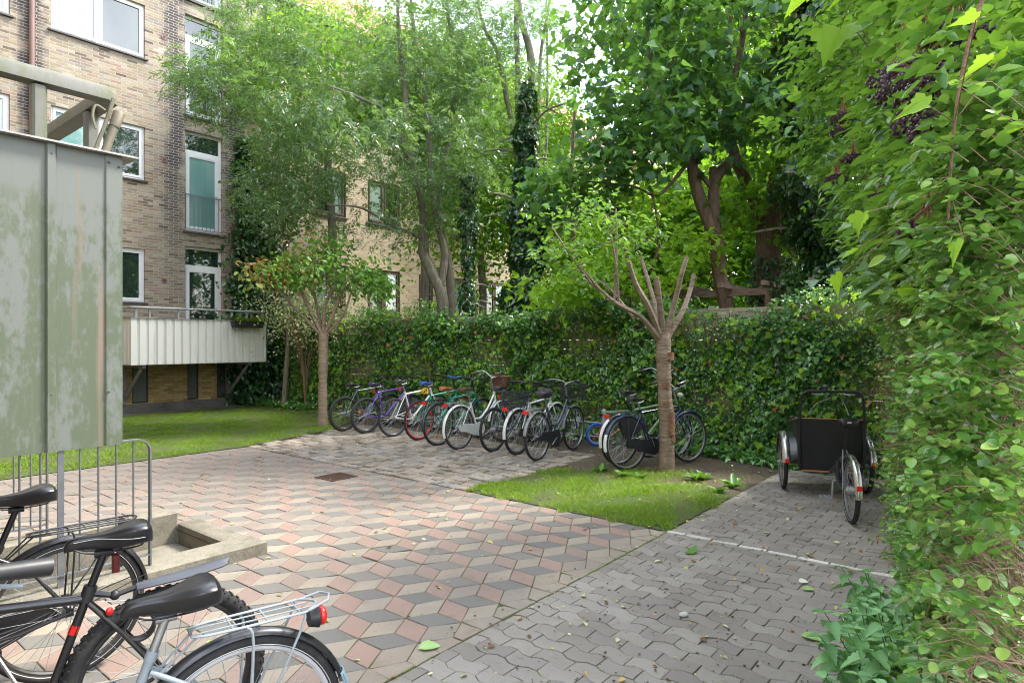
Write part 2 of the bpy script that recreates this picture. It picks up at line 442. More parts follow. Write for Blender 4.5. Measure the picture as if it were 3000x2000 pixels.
# one sheet to the horizon, open where the basement stairs go down
SU0, SU1, SV0, SV1 = -.70, 2.57, 5.0, 6.0
g = MB(); us = [-150, SU0, SU1, 200]; vs_ = [-150, SV0, SV1, 200]
for i in range(3):
    for j in range(3):
        if i == 1 and j == 1: continue
        g.add([(us[i],vs_[j],-.010),(us[i+1],vs_[j],-.010),(us[i+1],vs_[j+1],-.010),(us[i],vs_[j+1],-.010)], [(0,1,2,3)])
M_soil = ground_mat('soil', [(.3, (.045,.032,.022)), (.5, (.085,.062,.042)), (.62, (.07,.075,.03)), (.75, (.12,.095,.065))])
ground = mesh_top('ground', g, M_soil, smooth=False)
# mossy joint sand under the paving
M_joint = ground_mat('joint_moss', [(.35, (.03,.026,.018)), (.45, (.075,.11,.018)), (.6, (.09,.065,.03)), (.7, (.065,.10,.015))], 2.2, 60)
j = MB()
def sheet(mb, u0, u1, v0, v1, z): mb.add([(u0,v0,z),(u1,v0,z),(u1,v1,z),(u0,v1,z)], [(0,1,2,3)])
sheet(j, -3, SU0, -2, 9.78, -.006); sheet(j, SU0, 2.57, -2, SV0, -.006); sheet(j, SU0, 2.57, SV1, 9.78, -.006); sheet(j, 2.57, 5.28, -2, 9.78, -.006); sheet(j, 5.28, 10.2, -2, 2.49, -.006)
mesh_top('paving_joints', j, M_joint, smooth=False)

# rhombus paving
A = .2045; e = lambda k: (A*math.cos(R_(k)), A*math.sin(R_(k)))
C0 = (2.451, 3.477)
red, grey, cream = MB(), MB(), MB()
def put(mb, poly, z=0.0):
    out = []
    if True:
        p = clip_rect(poly, -.7, 5.275, 2.485, 9.76)
        if len(p) < 3: return
        if p_in(p): out += [clip_rect(p, 2.72, 9, 0, 12), clip_rect(p, -3, 2.72, 0, 4.85), clip_rect(p, -3, 2.72, 6.15, 12)]
        else: out = [p]
    for q in out:
        if len(q) >= 3: slab(mb, ccw(q), z)
def p_in(p): return any(q[0] < 2.76 and 4.7 < q[1] < 6.3 for q in p)
W = A*math.sqrt(3)
for r_ in range(-6, 24):
    for c_ in range(-12, 12):
        cx = C0[0]+c_*W+(W/2 if r_ % 2 else 0); cy = C0[1]+r_*1.5*A
        cpt = lambda k: (cx+e(k)[0], cy+e(k)[1])
        for name, poly in (('c', [(cx,cy), cpt(30), cpt(90), cpt(150)]), ('g', [(cx,cy), cpt(150), cpt(210), cpt(270)]), ('r', [(cx,cy), cpt(270), cpt(330), cpt(30)])):
            edge = any(q[1] < 2.485 for q in poly)
            mb = cream if (name == 'c' or edge) else (grey if name == 'g' else red)
            put(mb, poly)
DIRT = (.115,.10,.085)
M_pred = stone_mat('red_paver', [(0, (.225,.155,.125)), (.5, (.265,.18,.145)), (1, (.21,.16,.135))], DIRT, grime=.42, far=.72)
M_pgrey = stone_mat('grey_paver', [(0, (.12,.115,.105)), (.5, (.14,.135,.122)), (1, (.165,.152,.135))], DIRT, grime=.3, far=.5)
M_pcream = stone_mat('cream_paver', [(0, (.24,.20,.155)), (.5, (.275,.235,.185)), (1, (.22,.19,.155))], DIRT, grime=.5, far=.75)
mesh_top('red_paving', red, M_pred, smooth=False); mesh_top('grey_paving', grey, M_pgrey, smooth=False); mesh_top('cream_paving', cream, M_pcream, smooth=False)

# interlocking grey pavers of the path: wavy rows running along V
path = MB(); Lp, Wp = .215, .118
def wav(s):
    s = (s/Lp) % 1.0
    return .015*np.interp(s, [0, .12, .38, .62, .88, 1], [0, 1, 1, -1, -1, 0])
SB = [0, .12, .38, .62, .88]
for i in range(-16, 82):
    u0 = 1.2+(i-12)*Wp; off = (i % 2)*Lp*.5+ (i % 3)*.0
    for k in range(-8, 12):
        s0 = k*Lp+off+.12*Lp
        ss = sorted(set([s0]+[q for q in [(m+b)*Lp for m in range(int(s0/Lp)-1, int(s0/Lp)+3) for b in SB] if s0+1e-4 < q < s0+Lp-1e-4]+[s0+Lp]))
        poly = [(u0+wav(q), q) for q in ss]+[(u0+Wp+wav(q), q) for q in reversed(ss)]
        if not (-1.4 < s0 < 2.6): continue
        bits = []
        if u0 < 5.22: bits.append(clip_rect(poly, -3, 5.275, -1.4, 2.475))
        if u0+Wp > 5.33: bits.append(clip_rect(poly, 5.345, 10.0, -1.4, 2.475))
        for p in bits:
            if len(p) >= 3: slab(path, ccw(p), 0.0, g=.0022, ch=.0032, tilt=.0014)
M_path = stone_mat('path_paver', [(0, (.185,.165,.145)), (.5, (.225,.205,.18)), (1, (.26,.24,.21))], (.12,.105,.085), speck=.6, grime=.35, mossamt=.75, moss=(.13,.105,.03))
mesh_top('path', path, M_path, smooth=False)
ln = MB()
for k in range(-2, 11): slab(ln, ccw([(5.282, k*.232), (5.338, k*.232), (5.338, (k+1)*.232), (5.282, (k+1)*.232)]), 0.001, g=.003, ch=.004)
mesh_top('white_stone_line', ln, stone_mat('white_stone', [(0, (.50,.48,.44)), (1, (.62,.60,.56))], DIRT, grime=.35, mossamt=.3), smooth=False)

# cobbles
cob = MB()
def cob_right(u): return 4.98 if u < 7.0 else 4.98-(u-7.0)*.2
def cob_left(u): return 9.85+max(0, u-5.3)*.22
nu = 0; u = 5.30
while u < 8.15:
    du = random.uniform(.15, .19); v = 4.9+random.uniform(0, .1)
    while v < 10.6:
        dv = random.uniform(.12, .19)
        if cob_right(u)-.1 < v and v+dv < cob_left(u)+.1*math.sin(u*9):
            j1 = lambda: random.uniform(-.008, .008)
            p = [(u+j1(), v+j1()), (u+du*.5, v+j1()-.003), (u+du+j1(), v+j1()), (u+du+j1(), v+dv+j1()), (u+du*.5, v+dv+j1()+.003), (u+j1(), v+dv+j1())]
            slab(cob, ccw(p), .010+random.gauss(0, .005), g=.010, ch=.015, tilt=.0035, depth=.04)
        v += dv
    u += du
M_cob = stone_mat('cobble_stone', [(0, (.15,.13,.10)), (.35, (.22,.19,.155)), (.7, (.30,.25,.20)), (1, (.23,.225,.215))], (.12,.10,.07), speck=.5, nsc=40, grime=.45, mossamt=.8)
mesh_top('cobbles', cob, M_cob, smooth=False)

# lawns: soil and thatch sheets under the blades
M_thatch = ground_mat('lawn_soil', [(.32, (.045,.040,.02)), (.46, (.07,.085,.022)), (.6, (.06,.10,.02)), (.75, (.10,.11,.035))], 1.6, 40)
lw = MB(); NL = 40
def lawn_sheet(mb, pts, z=.004):
    mb.add([(a, b, z) for a, b in pts], [tuple(range(len(pts)))])
lawn_sheet(lw, [(-.65,9.77),(5.3,9.80),(7.3,10.35),(8.2,11.0),(9.35,12.0),(9.35,15.9),(-.65,15.9)])
mesh_top('left_lawn_ground', lw, M_thatch, smooth=False)
lw = MB(); lawn_sheet(lw, [(5.281,2.49),(6.9,2.49),(7.25,2.9),(7.0,3.5),(6.85,4.0),(7.0,4.5),(6.7,4.9),(5.281,4.96)])
mesh_top('right_lawn_ground', lw, M_thatch, smooth=False)
gv = MB(); lawn_sheet(gv, [(-.65,15.88),(9.4,15.88),(9.4,16.5),(-.65,16.5)], .006)
M_grav = ground_mat('gravel', [(.35, (.12,.10,.085)), (.6, (.26,.24,.215)), (.7, (.14,.12,.08))], 9, 90)
mesh_top('gravel_strip', gv, M_grav, smooth=False)

M_grass = leaf_mat('grass_blade', [(0, (.065,.15,.016)), (.3, (.13,.26,.028)), (.65, (.195,.335,.04)), (.88, (.28,.37,.06)), (1, (.36,.31,.15))], trans=.5, tcol=(.42,.62,.05), rough=.5, spec=.3)
def in_poly(pts, poly):
    x, y = pts[:, 0], pts[:, 1]; c = np.zeros(len(pts), bool); n = len(poly)
    for i in range(n):
        x1, y1 = poly[i]; x2, y2 = poly[(i+1) % n]
        c ^= ((y1 > y) != (y2 > y)) & (x < (x2-x1)*(y-y1)/(y2-y1+1e-12)+x1)
    return c
def rot_uv(a): return np.stack([a[:, 0]*CU-a[:, 1]*SU, a[:, 0]*SU+a[:, 1]*CU, a[:, 2]], 1)
def grass(name, poly, n, size, dens, label, mat=M_grass):
    P_ = np.array(poly); lo, hi = P_.min(0), P_.max(0)
    p = lo-.12+rs.rand(n, 2)*(hi-lo+.24); wob = .05*np.stack([np.sin(p[:, 1]*9)+np.sin(p[:, 1]*23+1), np.sin(p[:, 0]*11)+np.sin(p[:, 0]*27)], 1); p = p[in_poly(p+wob, poly)]; p = p[rs.rand(len(p)) < dens(p)]; k = len(p)
    pos = np.concatenate([p, np.zeros((k,1))], 1); a = rs.rand(k)*2*math.pi; ln_ = .25+.65*rs.rand(k)
    ax = np.stack([np.cos(a)*ln_, np.sin(a)*ln_, np.ones(k)], 1); no = np.stack([-np.cos(a), -np.sin(a), .5*np.ones(k)], 1)
    clump = .75+.5*np.sin(p[:, 0]*5.1+np.sin(p[:, 1]*3.7)*2)*np.sin(p[:, 1]*4.3)**2+.0
    o = leaf_mesh(name, rot_uv(pos), rot_uv(ax), -rot_uv(no), size*(.35+1.1*rs.rand(k)**1.3)*clump, L_BLADE, mat, width=np.full(k, .9))
    return tag(o, label, 'grass', kind='stuff')
def nz(p, s, a=0): return .5+.5*np.sin(p[:, 0]*s+a+1.3*np.sin(p[:, 1]*s*.7+a))*np.cos(p[:, 1]*s*.9-a)
grass('grass', [(-.6,9.80),(5.3,9.82),(7.3,10.4),(8.3,11.1),(9.3,12.2),(9.3,15.7),(-.6,15.8)], 210000, .055,
      lambda p: np.clip(1.15-np.clip(p[:, 0]-6.2, 0, 9)*.25-np.clip(p[:, 1]-14.8, 0, 2)*.5, .16, 1)*(.55+.45*nz(p, 2.6)), 'bright green lawn in front of the brick building and corrugated balcony')
grass('grass', [(5.29,2.50),(8.3,2.50),(8.3,4.2),(7.2,4.8),(6.3,4.95),(5.29,4.95)], 80000, .055,
      lambda p: np.clip(1.25-np.clip(p[:, 0]-6.35+.5*np.sin(p[:, 1]*3), 0, 9)*.95, .02, 1)*(.35+.65*nz(p, 3.9, 1)), 'small triangle of grass between the cobbles and the grey path, at the foot of the right tree')
# broad weeds, individually rooted
def rosette(u, v, n, s, label, mat):
    a = rs.rand(n)*2*math.pi; el_ = .25+.9*rs.rand(n)
    ax = np.stack([np.cos(a), np.sin(a), el_], 1); no = np.stack([-np.cos(a)*el_, -np.sin(a)*el_, np.ones(n)], 1)
    c = np.array(UV(u, v, 0.0)); o = leaf_mesh('weed', np.tile(c, (n,1))+np.stack([np.cos(a), np.sin(a), 0*a], 1)*.008, ax, no, s*(.6+.6*rs.rand(n)), L_OVAL, mat, origin=c, width=np.full(n, .7))
    return tag(o, label, 'weed', 'dandelion weeds along the soil edge')
M_weed = leaf_mat('weed_leaf', [(0, (.05,.15,.018)), (1, (.12,.27,.04))], trans=.3)
for (px, py, s, lb) in ((2040,1405,.16,'dandelion tuft growing right beside the trunk of the right tree'), (2065,1400,.15,'upright dandelion on bare soil just right of the tree trunk'),
        (2150,1425,.18,'wide leafy dandelion rosette at the end of the grass near the path'), (2110,1442,.14,'low dandelion rosette in the grass close to the grey path edge'),
        (1880,1400,.12,'small weed tuft under the rear wheel of the dark blue bicycle'), (1830,1395,.15,'tall weed tuft at the grass edge left of the blue bicycle wheel'),
        (2230,1345,.15,'young dandelion on the dark soil under the ivy, beside the cargo tricycle'), (1760,1380,.13,'weed clump where the grass meets the cobbles')):
    d = 3157/(py-1000); u, v = toUV(P(px, py, d)); rosette(u, v, 13, s, lb, M_weed)

# fallen leaves and crumbs on the paving
M_litter = leaf_mat('fallen_leaf', [(0, (.09,.045,.02)), (.3, (.30,.14,.05)), (.5, (.42,.30,.10)), (.7, (.32,.38,.08)), (.85, (.50,.48,.30)), (1, (.12,.07,.035))], trans=.1, rough=.6, spec=.3)
n = 2000; q = rs.rand(n, 2)*np.array([9.3, 9.2])+np.array([.6, .6])
keep = (rs.rand(n) < np.where(q[:, 1] < 2.5, 1.0, np.where(q[:, 0] > 5.3, .8, .28))) & ~((q[:, 0] < 2.8) & (q[:, 1] > 4.6) & (q[:, 1] < 6.3)); q = q[keep]; n = len(q)
a = rs.rand(n)*6.28; pos = np.concatenate([q, .006+.006*rs.rand(n, 1)], 1)
lit = leaf_mesh('fallen_leaves', rot_uv(pos), np.stack([np.cos(a), np.sin(a), .15*rs.normal(size=n)], 1), np.stack([.25*rs.normal(size=n), .25*rs.normal(size=n), np.ones(n)], 1), .016+.045*rs.rand(n)**2.2, L_OVAL, M_litter)
tag(lit, 'small brown and yellow fallen leaves scattered over the paving', 'fallen leaves', kind='stuff')
M_crumb = paint((.03,.02,.015), .8, name='seed_crumb')
n = 1700; q = rs.rand(n, 2)**np.array([1,1.5])*np.array([7.0, 2.0])+np.array([2.3, .65]); a = rs.rand(n)*6.28
leaf = leaf_mesh('fallen_seeds', rot_uv(np.concatenate([q, np.full((n,1), .006)], 1)), np.stack([np.cos(a), np.sin(a), 0*a], 1), np.tile([0,0,1.], (n,1)), .005+.017*rs.rand(n)**3, L_ROUND, M_crumb)
tag(leaf, 'dark crushed berries and seeds strewn over the grey path by the bushes', 'seeds', kind='stuff')
# grassy tufts and moss in the joints
n = 5200; q = rs.rand(n, 2)*np.array([5.0, 6.6])+np.array([.5, .8]); q[:, 1] = np.where(q[:, 1] < 2.49, q[:, 1], q[:, 1])
k1 = np.round((q[:, 0]-1.2)/Wp); q2 = q.copy(); q2[:, 0] = np.where(q[:, 1] < 2.48, 1.2+k1*Wp+np.array([wav(s) for s in q[:, 1]]), q[:, 0]); q2[:, 1] = np.where((q[:, 1] >= 2.48) & (rs.rand(n) < .22), 2.482, q2[:, 1])
kk = (q2[:, 1] < 2.484) & (nz(q2, 2.1, 2) > .50); q2 = q2[kk]; n = len(q2); a = rs.rand(n)*6.28
o = leaf_mesh('moss', rot_uv(np.concatenate([q2, np.full((n,1), -.004)], 1)), np.stack([np.cos(a), np.sin(a), .8+0*a], 1), np.stack([-np.cos(a), -np.sin(a), 1+0*a], 1), .008+.012*rs.rand(n), L_BLADE, M_grass, width=np.full(n, 2.5))
tag(o, 'green moss and tiny grass growing in the paving joints', 'moss', kind='stuff')

def single_leaf(px, py, s, tmpl, mat, label, name='leaf', ang=0.0, curl=.25):
    d = 3157/(py-1000); c = np.array([P(px, py, d)]); c[:, 2] = .012
    o = leaf_mesh(name, c, np.array([[math.cos(ang), math.sin(ang), .05]]), np.array([[.1,-curl,1.]]), [s], tmpl, mat, origin=c[0]); tag(o, label, 'leaf')
M_lf1 = leaf_mat('fresh_fallen_leaf', [(0, (.20,.33,.10)), (1, (.24,.36,.12))], trans=.1)
M_lf2 = leaf_mat('pale_fallen_leaf', [(0, (.55,.56,.50)), (1, (.6,.6,.52))], trans=.1)
single_leaf(1225, 1905, .13, L_OVAL, M_lf1, 'long green fallen leaf on the paving seam near the silver bicycle', ang=.4)
single_leaf(2345, 1865, .12, L_OVAL, M_lf1, 'slim green fallen leaf on the grey path near the nettles', ang=-.5)
single_leaf(2340, 1708, .07, L_ROUND, M_lf2, 'white round fallen leaf in the middle of the grey path', ang=.1)
single_leaf(2350, 1729, .09, L_OVAL, M_lf1, 'pale green pointed leaf just below the white one on the path', ang=0)
single_leaf(2035, 1622, .11, L_MAPLE, M_weed, 'curled dark green fallen leaf with a long red stalk on the path', ang=2.2, curl=.8)
d = 3157/(1806-1000); c = P(2003, 1806, d)
mb = MB(); mb.ball((0,0,.014), .022, 9, 6, (1.5, 1.0, .75)); mb.ball((.016,.008,.016), .013, 7, 5, (1.2,1,.9))
st = mb.build('stone', paint((.5,.49,.45), .8, name='pale_stone'), loc=(c.x, c.y, 0), rz=.3); tag(st, 'small pale stone lying alone on the grey path', 'stone')

# drain
d = 3157/(1397-1000); c = P(985, 1397, d)
dr = empty('drain', (c.x, c.y, .004), TH, 'rusty square drain grate set in the rhombus paving before the cobbles', 'drain')
mb = MB()
for a, b in (((-.19,-.19,-.004),(.19,-.165,.006)), ((-.19,.165,-.004),(.19,.19,.006)), ((-.19,-.165,-.004),(-.165,.165,.006)), ((.165,-.165,-.004),(.19,.165,.006))): mb.box(a, b)
M_rust = paint((.10,.055,.035), .8, .3, .4, 30, dirt_amt=.5, name='rusty_iron')
mb.build('rim', M_rust, dr)
mb = MB()
for i in range(11): x = -.152+i*.0302; mb.box((x-.008,-.165,-.003),(x+.008,.165,.004))
mb.build('grate', M_rust, dr)
mb = MB(); mb.box((-.165,-.165,-.0035),(.165,.165,-.0032)); mb.build('painted_hollow', paint((.01,.009,.008), .9, name='drain_dark'), dr)  # flat near-black sheet paints the darkness of the hollow below the grate

# ================================================================== STAIRWELL
def concrete_mat(name, c=(.235,.215,.165), moss=.5):
    m, n, l, b = nmat(name); tc = n.new('ShaderNodeTexCoord'); o = tc.outputs['Object']
    f = noise_n(n, l, o, 3.0, 8, .7); r = ramp(n, [(.3, tuple(x*.42 for x in c)), (.5, tuple(x*.8 for x in c)), (.7, c)]); l.new(f, r.inputs[0]); col = r.outputs[0]
    f2 = noise_n(n, l, o, 7, 6, .7); mm = math_n(n, l, 'MULTIPLY', math_n(n, l, 'SUBTRACT', f2, .54, clamp=True), 7*moss, clamp=True)
    col = mix_n(n, l, mm, col, (.075,.085,.035))
    sp = ramp(n, [(.4, (.75,.75,.75)), (.6, (1.1,1.1,1.1))]); l.new(noise_n(n, l, o, 120, 3, .7), sp.inputs[0]); col = mix_n(n, l, 1.0, col, sp.outputs[0], 'MULTIPLY')
    l.new(col, b.inputs['Base Color']); b.inputs['Roughness'].default_value = .85; bump_n(n, l, b, noise_n(n, l, o, 35, 7, .7), .6, .01)
    return m
M_conc = concrete_mat('weathered_concrete')
sw = empty('stairwell', UV(1.2, 5.5, 0), TH, 'mossy concrete basement stairwell with a low kerb, under the railings', 'stairwell')
def sbox(name, a, b, c=.012):
    mb = MB(); mb.bbox((a[0]-1.2, a[1]-5.5, a[2]), (b[0]-1.2, b[1]-5.5, b[2]), c); return mb.build(name, M_conc, sw)
sbox('kerb', (-.69, 4.72, -2.2), (2.73, 5.0, .105))
sbox('kerb', (-.69, 6.0, -2.2), (2.585, 6.24, .15))
sbox('kerb', (2.575, 5.003, -.5), (2.78, 5.998, .055))
for i, (u0, u1, z) in enumerate(((2.08,2.574,-.12),(1.72,2.078,-.30),(1.36,1.718,-.48),(1.0,1.358,-.66),(.64,.998,-.84),(-.69,.638,-1.02))):
    sbox('step', (u0, 5.003, z-.5), (u1, 5.997, z))

M_rail = paint((.19,.20,.215), .5, .5, .25, 12, 0, dirt_amt=.3, name='dull_galvanised')
def railing(name, u0, u1, v, zb, zt, label, step=.108, post_end=True):
    """flat-bar railing with round balusters, in its own frame along U"""
    t = empty(name, UV(u0, v, zb), TH, label, 'railing', 'railings of the basement stairwell')
    L = u1-u0; h = zt-zb; m = MB(); r = .09
    arc = [(L-r+r*math.sin(R_(a)), 0, h-r+r*math.cos(R_(a))) for a in range(0, 91, 15)]
    def strip(pts, w, th):
        vs = []; fs = []
        for i, p in enumerate(pts):
            a = Vector(pts[max(i-1,0)]); b = Vector(pts[min(i+1,len(pts)-1)]); tt = (b-a).normalized(); nn = Vector((-tt.z,0,tt.x))
            for sy, sn in ((-1,1),(1,1),(1,-1),(-1,-1)): vs.append(Vector(p)+Vector((0,sy*w/2,0))+nn*sn*th/2)
        for i in range(len(pts)-1):
            for k in range(4):
                q = (k+1) % 4; fs.append((i*4+k, i*4+q, i*4+4+q, i*4+4+k))
        fs += [(3,2,1,0), tuple(len(pts)*4-4+k for k in range(4))]
        m.add(vs, fs)
    strip([(0,0,h)]+arc+[(L,0,-.02 if post_end else .1)], .038, .010)
    m.build('top_rail', M_rail, t)
    m = MB(); m.box((0,-.017,.075),(L-.006,.017,.083)); m.build('bottom_rail', M_rail, t)
    x = L-step; k = 0
    while x > .02:
        m = MB()
        if k % 6 == 4: m.box((x-.018,-.006,-.02),(x+.018,.006,h-.006)); m.build('post', M_rail, t)
        else: m.tube([(x,0,.083),(x,0,h-.006)], .0065, 8); m.build('baluster', M_rail, t)
        x -= step; k += 1
railing('stair_railing', -.6, 1.90, 4.86, .105, 1.01, 'galvanised railing with thin bars on the near stairwell kerb, curved at its end')
railing('stair_railing', -.6, 1.62, 6.12, .15, 1.0, 'farther galvanised railing behind the near one, on the back stairwell kerb')

# ================================================================== BUILDINGS
def brick_mat(name, stops, mortar, soot=.0, soot_x=(), sc=1.0, warm=.0, grime=.35):
    m, n, l, b = nmat(name); tc = n.new('ShaderNodeTexCoord'); o = tc.outputs['Object']
    sx = n.new('ShaderNodeSeparateXYZ'); l.new(o, sx.inputs[0]); cb = n.new('ShaderNodeCombineXYZ')
    l.new(math_n(n, l, 'ADD', sx.outputs[0], sx.outputs[1]), cb.inputs[0]); l.new(sx.outputs[2], cb.inputs[1])
    br = n.new('ShaderNodeTexBrick'); l.new(cb.outputs[0], br.inputs['Vector'])
    br.inputs['Scale'].default_value = 1.0; br.inputs['Brick Width'].default_value = .235*sc; br.inputs['Row Height'].default_value = .066*sc
    br.inputs['Mortar Size'].default_value = .0065; br.inputs['Mortar Smooth'].default_value = .2; br.offset = .5
    br.inputs['Color1'].default_value = (0,0,0,1); br.inputs['Color2'].default_value = (1,1,1,1); br.inputs['Mortar'].default_value = (.5,.5,.5,1)
    r = ramp(n, stops); l.new(br.outputs['Color'], r.inputs[0]); col = r.outputs[0]
    f = noise_n(n, l, cb.outputs[0], 1.1, 5, .6)
    gr = ramp(n, [(.35, (.62,.58,.55)), (.6, (1.05,1.05,1.05))]); l.new(f, gr.inputs[0]); col = mix_n(n, l, grime, col, mix_n(n, l, 1.0, col, gr.outputs[0], 'MULTIPLY'))
    fs = noise_n(n, l, map_n(n, l, cb.outputs[0], (9,30,1)), 1.0, 3); r3 = ramp(n, [(.3, (.78,.76,.74)), (.7, (1.15,1.15,1.15))]); l.new(fs, r3.inputs[0]); col = mix_n(n, l, .8, col, mix_n(n, l, 1.0, col, r3.outputs[0], 'MULTIPLY'))
    if soot:
        tot = None
        for x0, wd in soot_x:
            dx = math_n(n, l, 'ABSOLUTE', math_n(n, l, 'SUBTRACT', sx.outputs[0], x0))
            g1 = math_n(n, l, 'SUBTRACT', 1.0, math_n(n, l, 'DIVIDE', dx, wd), clamp=True)
            tot = g1 if tot is None else math_n(n, l, 'MAXIMUM', tot, g1)
        zmask = math_n(n, l, 'MULTIPLY', math_n(n, l, 'SUBTRACT', sx.outputs[2], 2.6, clamp=False), .28, clamp=True)
        ns = noise_n(n, l, cb.outputs[0], 2.3, 6, .7)
        amt = math_n(n, l, 'MULTIPLY', math_n(n, l, 'SUBTRACT', math_n(n, l, 'ADD', math_n(n, l, 'MULTIPLY', tot, .42), ns), .66, clamp=True), 5.0*soot, clamp=True)
        amt = math_n(n, l, 'MULTIPLY', amt, zmask)
        fm = math_n(n, l, 'SUBTRACT', 1.0, br.outputs['Fac'], clamp=True)
        col = mix_n(n, l, math_n(n, l, 'MULTIPLY', amt, math_n(n, l, 'ADD', math_n(n, l, 'MULTIPLY', fm, .2), .75)), col, (.045,.037,.038))
    col = mix_n(n, l, br.outputs['Fac'], col, mortar)
    l.new(col, b.inputs['Base Color']); b.inputs['Roughness'].default_value = .88
    inv = math_n(n, l, 'SUBTRACT', 1.0, br.outputs['Fac']); hh = math_n(n, l, 'ADD', inv, math_n(n, l, 'MULTIPLY', fs, .4))
    bump_n(n, l, b, hh, .8, .008)
    return m
BR_A = [(0, (.09,.065,.05)), (.12, (.23,.185,.12)), (.3, (.31,.27,.19)), (.5, (.25,.20,.13)), (.65, (.34,.30,.23)), (.8, (.20,.175,.15)), (.9, (.28,.19,.13)), (1, (.37,.34,.27))]
M_brickA = brick_mat('yellow_brown_brick', BR_A, (.33,.31,.285), soot=1.0, soot_x=((7.05,.55),(8.55,.5),(4.1,.5)))
M_brickP = brick_mat('basement_brick', [(0, (.24,.15,.05)), (.4, (.36,.25,.09)), (.7, (.42,.31,.13)), (1, (.3,.22,.1))], (.20,.17,.11), grime=.8)
M_brickB = brick_mat('pale_yellow_brick', [(0, (.40,.31,.21)), (.4, (.48,.40,.29)), (.7, (.52,.45,.34)), (1, (.44,.35,.25))], (.36,.31,.26), grime=.3)
M_white = paint((.72,.73,.74), .3, 0, .06, 6, .2, (.4,.4,.38), .1, name='white_frame')
M_sill = paint((.065,.06,.06), .55, 0, .3, 12, name='slate_sill')
M_brownf = paint((.085,.045,.042), .45, 0, .2, 12, name='brown_frame')
def glass_mat(name, c, rough=.03, streak=None):
    m, n, l, b = nmat(name); tc = n.new('ShaderNodeTexCoord')
    if streak:
        f = noise_n(n, l, map_n(n, l, tc.outputs['Object'], (1.6,1.6,.45)), 1.4, 3); r = ramp(n, [(.35, c), (.7, streak)]); l.new(f, r.inputs[0]); l.new(r.outputs[0], b.inputs['Base Color'])
    else: b.inputs['Base Color'].default_value = (*c, 1)
    b.inputs['Roughness'].default_value = rough; b.inputs['Specular IOR Level'].default_value = .9; b.inputs['Coat Weight'].default_value = 1.0; b.inputs['Coat Roughness'].default_value = .01
    return m
G_dark = glass_mat('dark_glass', (.010,.018,.016), streak=(.022,.045,.034))
G_sky = glass_mat('painted_sky_glass', (.26,.33,.40), streak=(.40,.47,.54))  # whitish-blue sky reflection painted into the pane colour
G_teal = glass_mat('teal_curtain_glass', (.13,.27,.26), streak=(.22,.36,.35))
G_pale = glass_mat('pale_curtain_glass', (.17,.25,.24), streak=(.35,.42,.40))
G_black = glass_mat('louvre_glass', (.03,.03,.035), .4, streak=(.09,.09,.10))

def wall_holes(mb, u0, u1, z0, z1, holes, v, dep, mi=0):
    """front skin at v (facing -v) with rectangular openings and reveals dep deep"""
    xs = sorted(set([u0, u1]+[h[0] for h in holes]+[h[1] for h in holes])); zs = sorted(set([z0, z1]+[h[2] for h in holes]+[h[3] for h in holes]))
    xs = [x for x in xs if u0 <= x <= u1]; zs = [z for z in zs if z0 <= z <= z1]
    for i in range(len(xs)-1):
        for k in range(len(zs)-1):
            cx, cz = (xs[i]+xs[i+1])/2, (zs[k]+zs[k+1])/2
            if any(h[0] < cx < h[1] and h[2] < cz < h[3] for h in holes): continue
            mb.add([(xs[i],v,zs[k]),(xs[i+1],v,zs[k]),(xs[i+1],v,zs[k+1]),(xs[i],v,zs[k+1])], [(0,1,2,3)], mi)
    for a, b, c, d_ in holes:
        q = v+dep
        mb.add([(a,v,c),(a,q,c),(a,q,d_),(a,v,d_)], [(0,1,2,3)], mi); mb.add([(b,v,c),(b,v,d_),(b,q,d_),(b,q,c)], [(0,1,2,3)], mi)
        mb.add([(a,v,d_),(a,q,d_),(b,q,d_),(b,v,d_)], [(0,1,2,3)], mi); mb.add([(a,v,c),(b,v,c),(b,q,c),(a,q,c)], [(0,1,2,3)], mi)
def rectframe(mb, a, b, c, d_, v0, v1, w):
    mb.box((a,v0,c),(b,v1,c+w)); mb.box((a,v0,d_-w),(b,v1,d_)); mb.box((a,v0,c+w),(a+w,v1,d_-w)); mb.box((b-w,v0,c+w),(b,v1,d_-w))
def window(parent, a, b, c, d_, v, fm, panes, mull=None, w=.055, dep=.07, sill=True, name='window'):
    m = MB(); rectframe(m, a, b, c, d_, v+dep, v+dep+.07, w*.7)
    xs = [a+w*.7]+(mull or [])+[b-w*.7]
    segs = [(xs[i]+(.03 if i else 0), xs[i+1]-(.03 if i < len(xs)-2 else 0)) for i in range(len(xs)-1)]
    for x in (mull or []): m.box((x-.03,v+dep,c+w*.7),(x+.03,v+dep+.07,d_-w*.7))
    for x0, x1 in segs: rectframe(m, x0+.004, x1-.004, c+w*.7+.004, d_-w*.7-.004, v+dep-.012, v+dep+.05, w*.75)
    fr = m.build(name, fm, parent, smooth=False)
    for i, (x0, x1) in enumerate(segs):
        g = MB(); k = w*.75+.003; g.box((x0+k-.003,v+dep+.02,c+w*.7+k-.002),(x1-k+.003,v+dep+.035,d_-w*.7-k+.002)); g.build('pane', panes[i % len(panes)], fr, smooth=False)
    if sill:
        s = MB(); s.add([(a-.06,v-.055,c-.05),(b+.06,v-.055,c-.05),(b+.06,v-.055,c-.015),(a-.06,v-.055,c-.015),(a-.06,v+dep-.002,c-.04),(b+.06,v+dep-.002,c-.04),(b+.06,v+dep-.002,c+.012),(a-.06,v+dep-.002,c+.012)],
              [(0,1,2,3),(3,2,6,7),(0,3,7,4),(1,5,6,2),(0,4,5,1),(4,7,6,5)]); s.build('sill', M_sill, fr, smooth=False)
    return fr
FV = 16.5; EA = 13.4; UB = 9.60
bA = empty('apartment_building', UV(0, 0, 0), TH, 'four-storey building of sooty yellow-brown brick with white windows and french doors, left side', 'building')
floors = [1.56, 4.50, 7.44, 10.38]
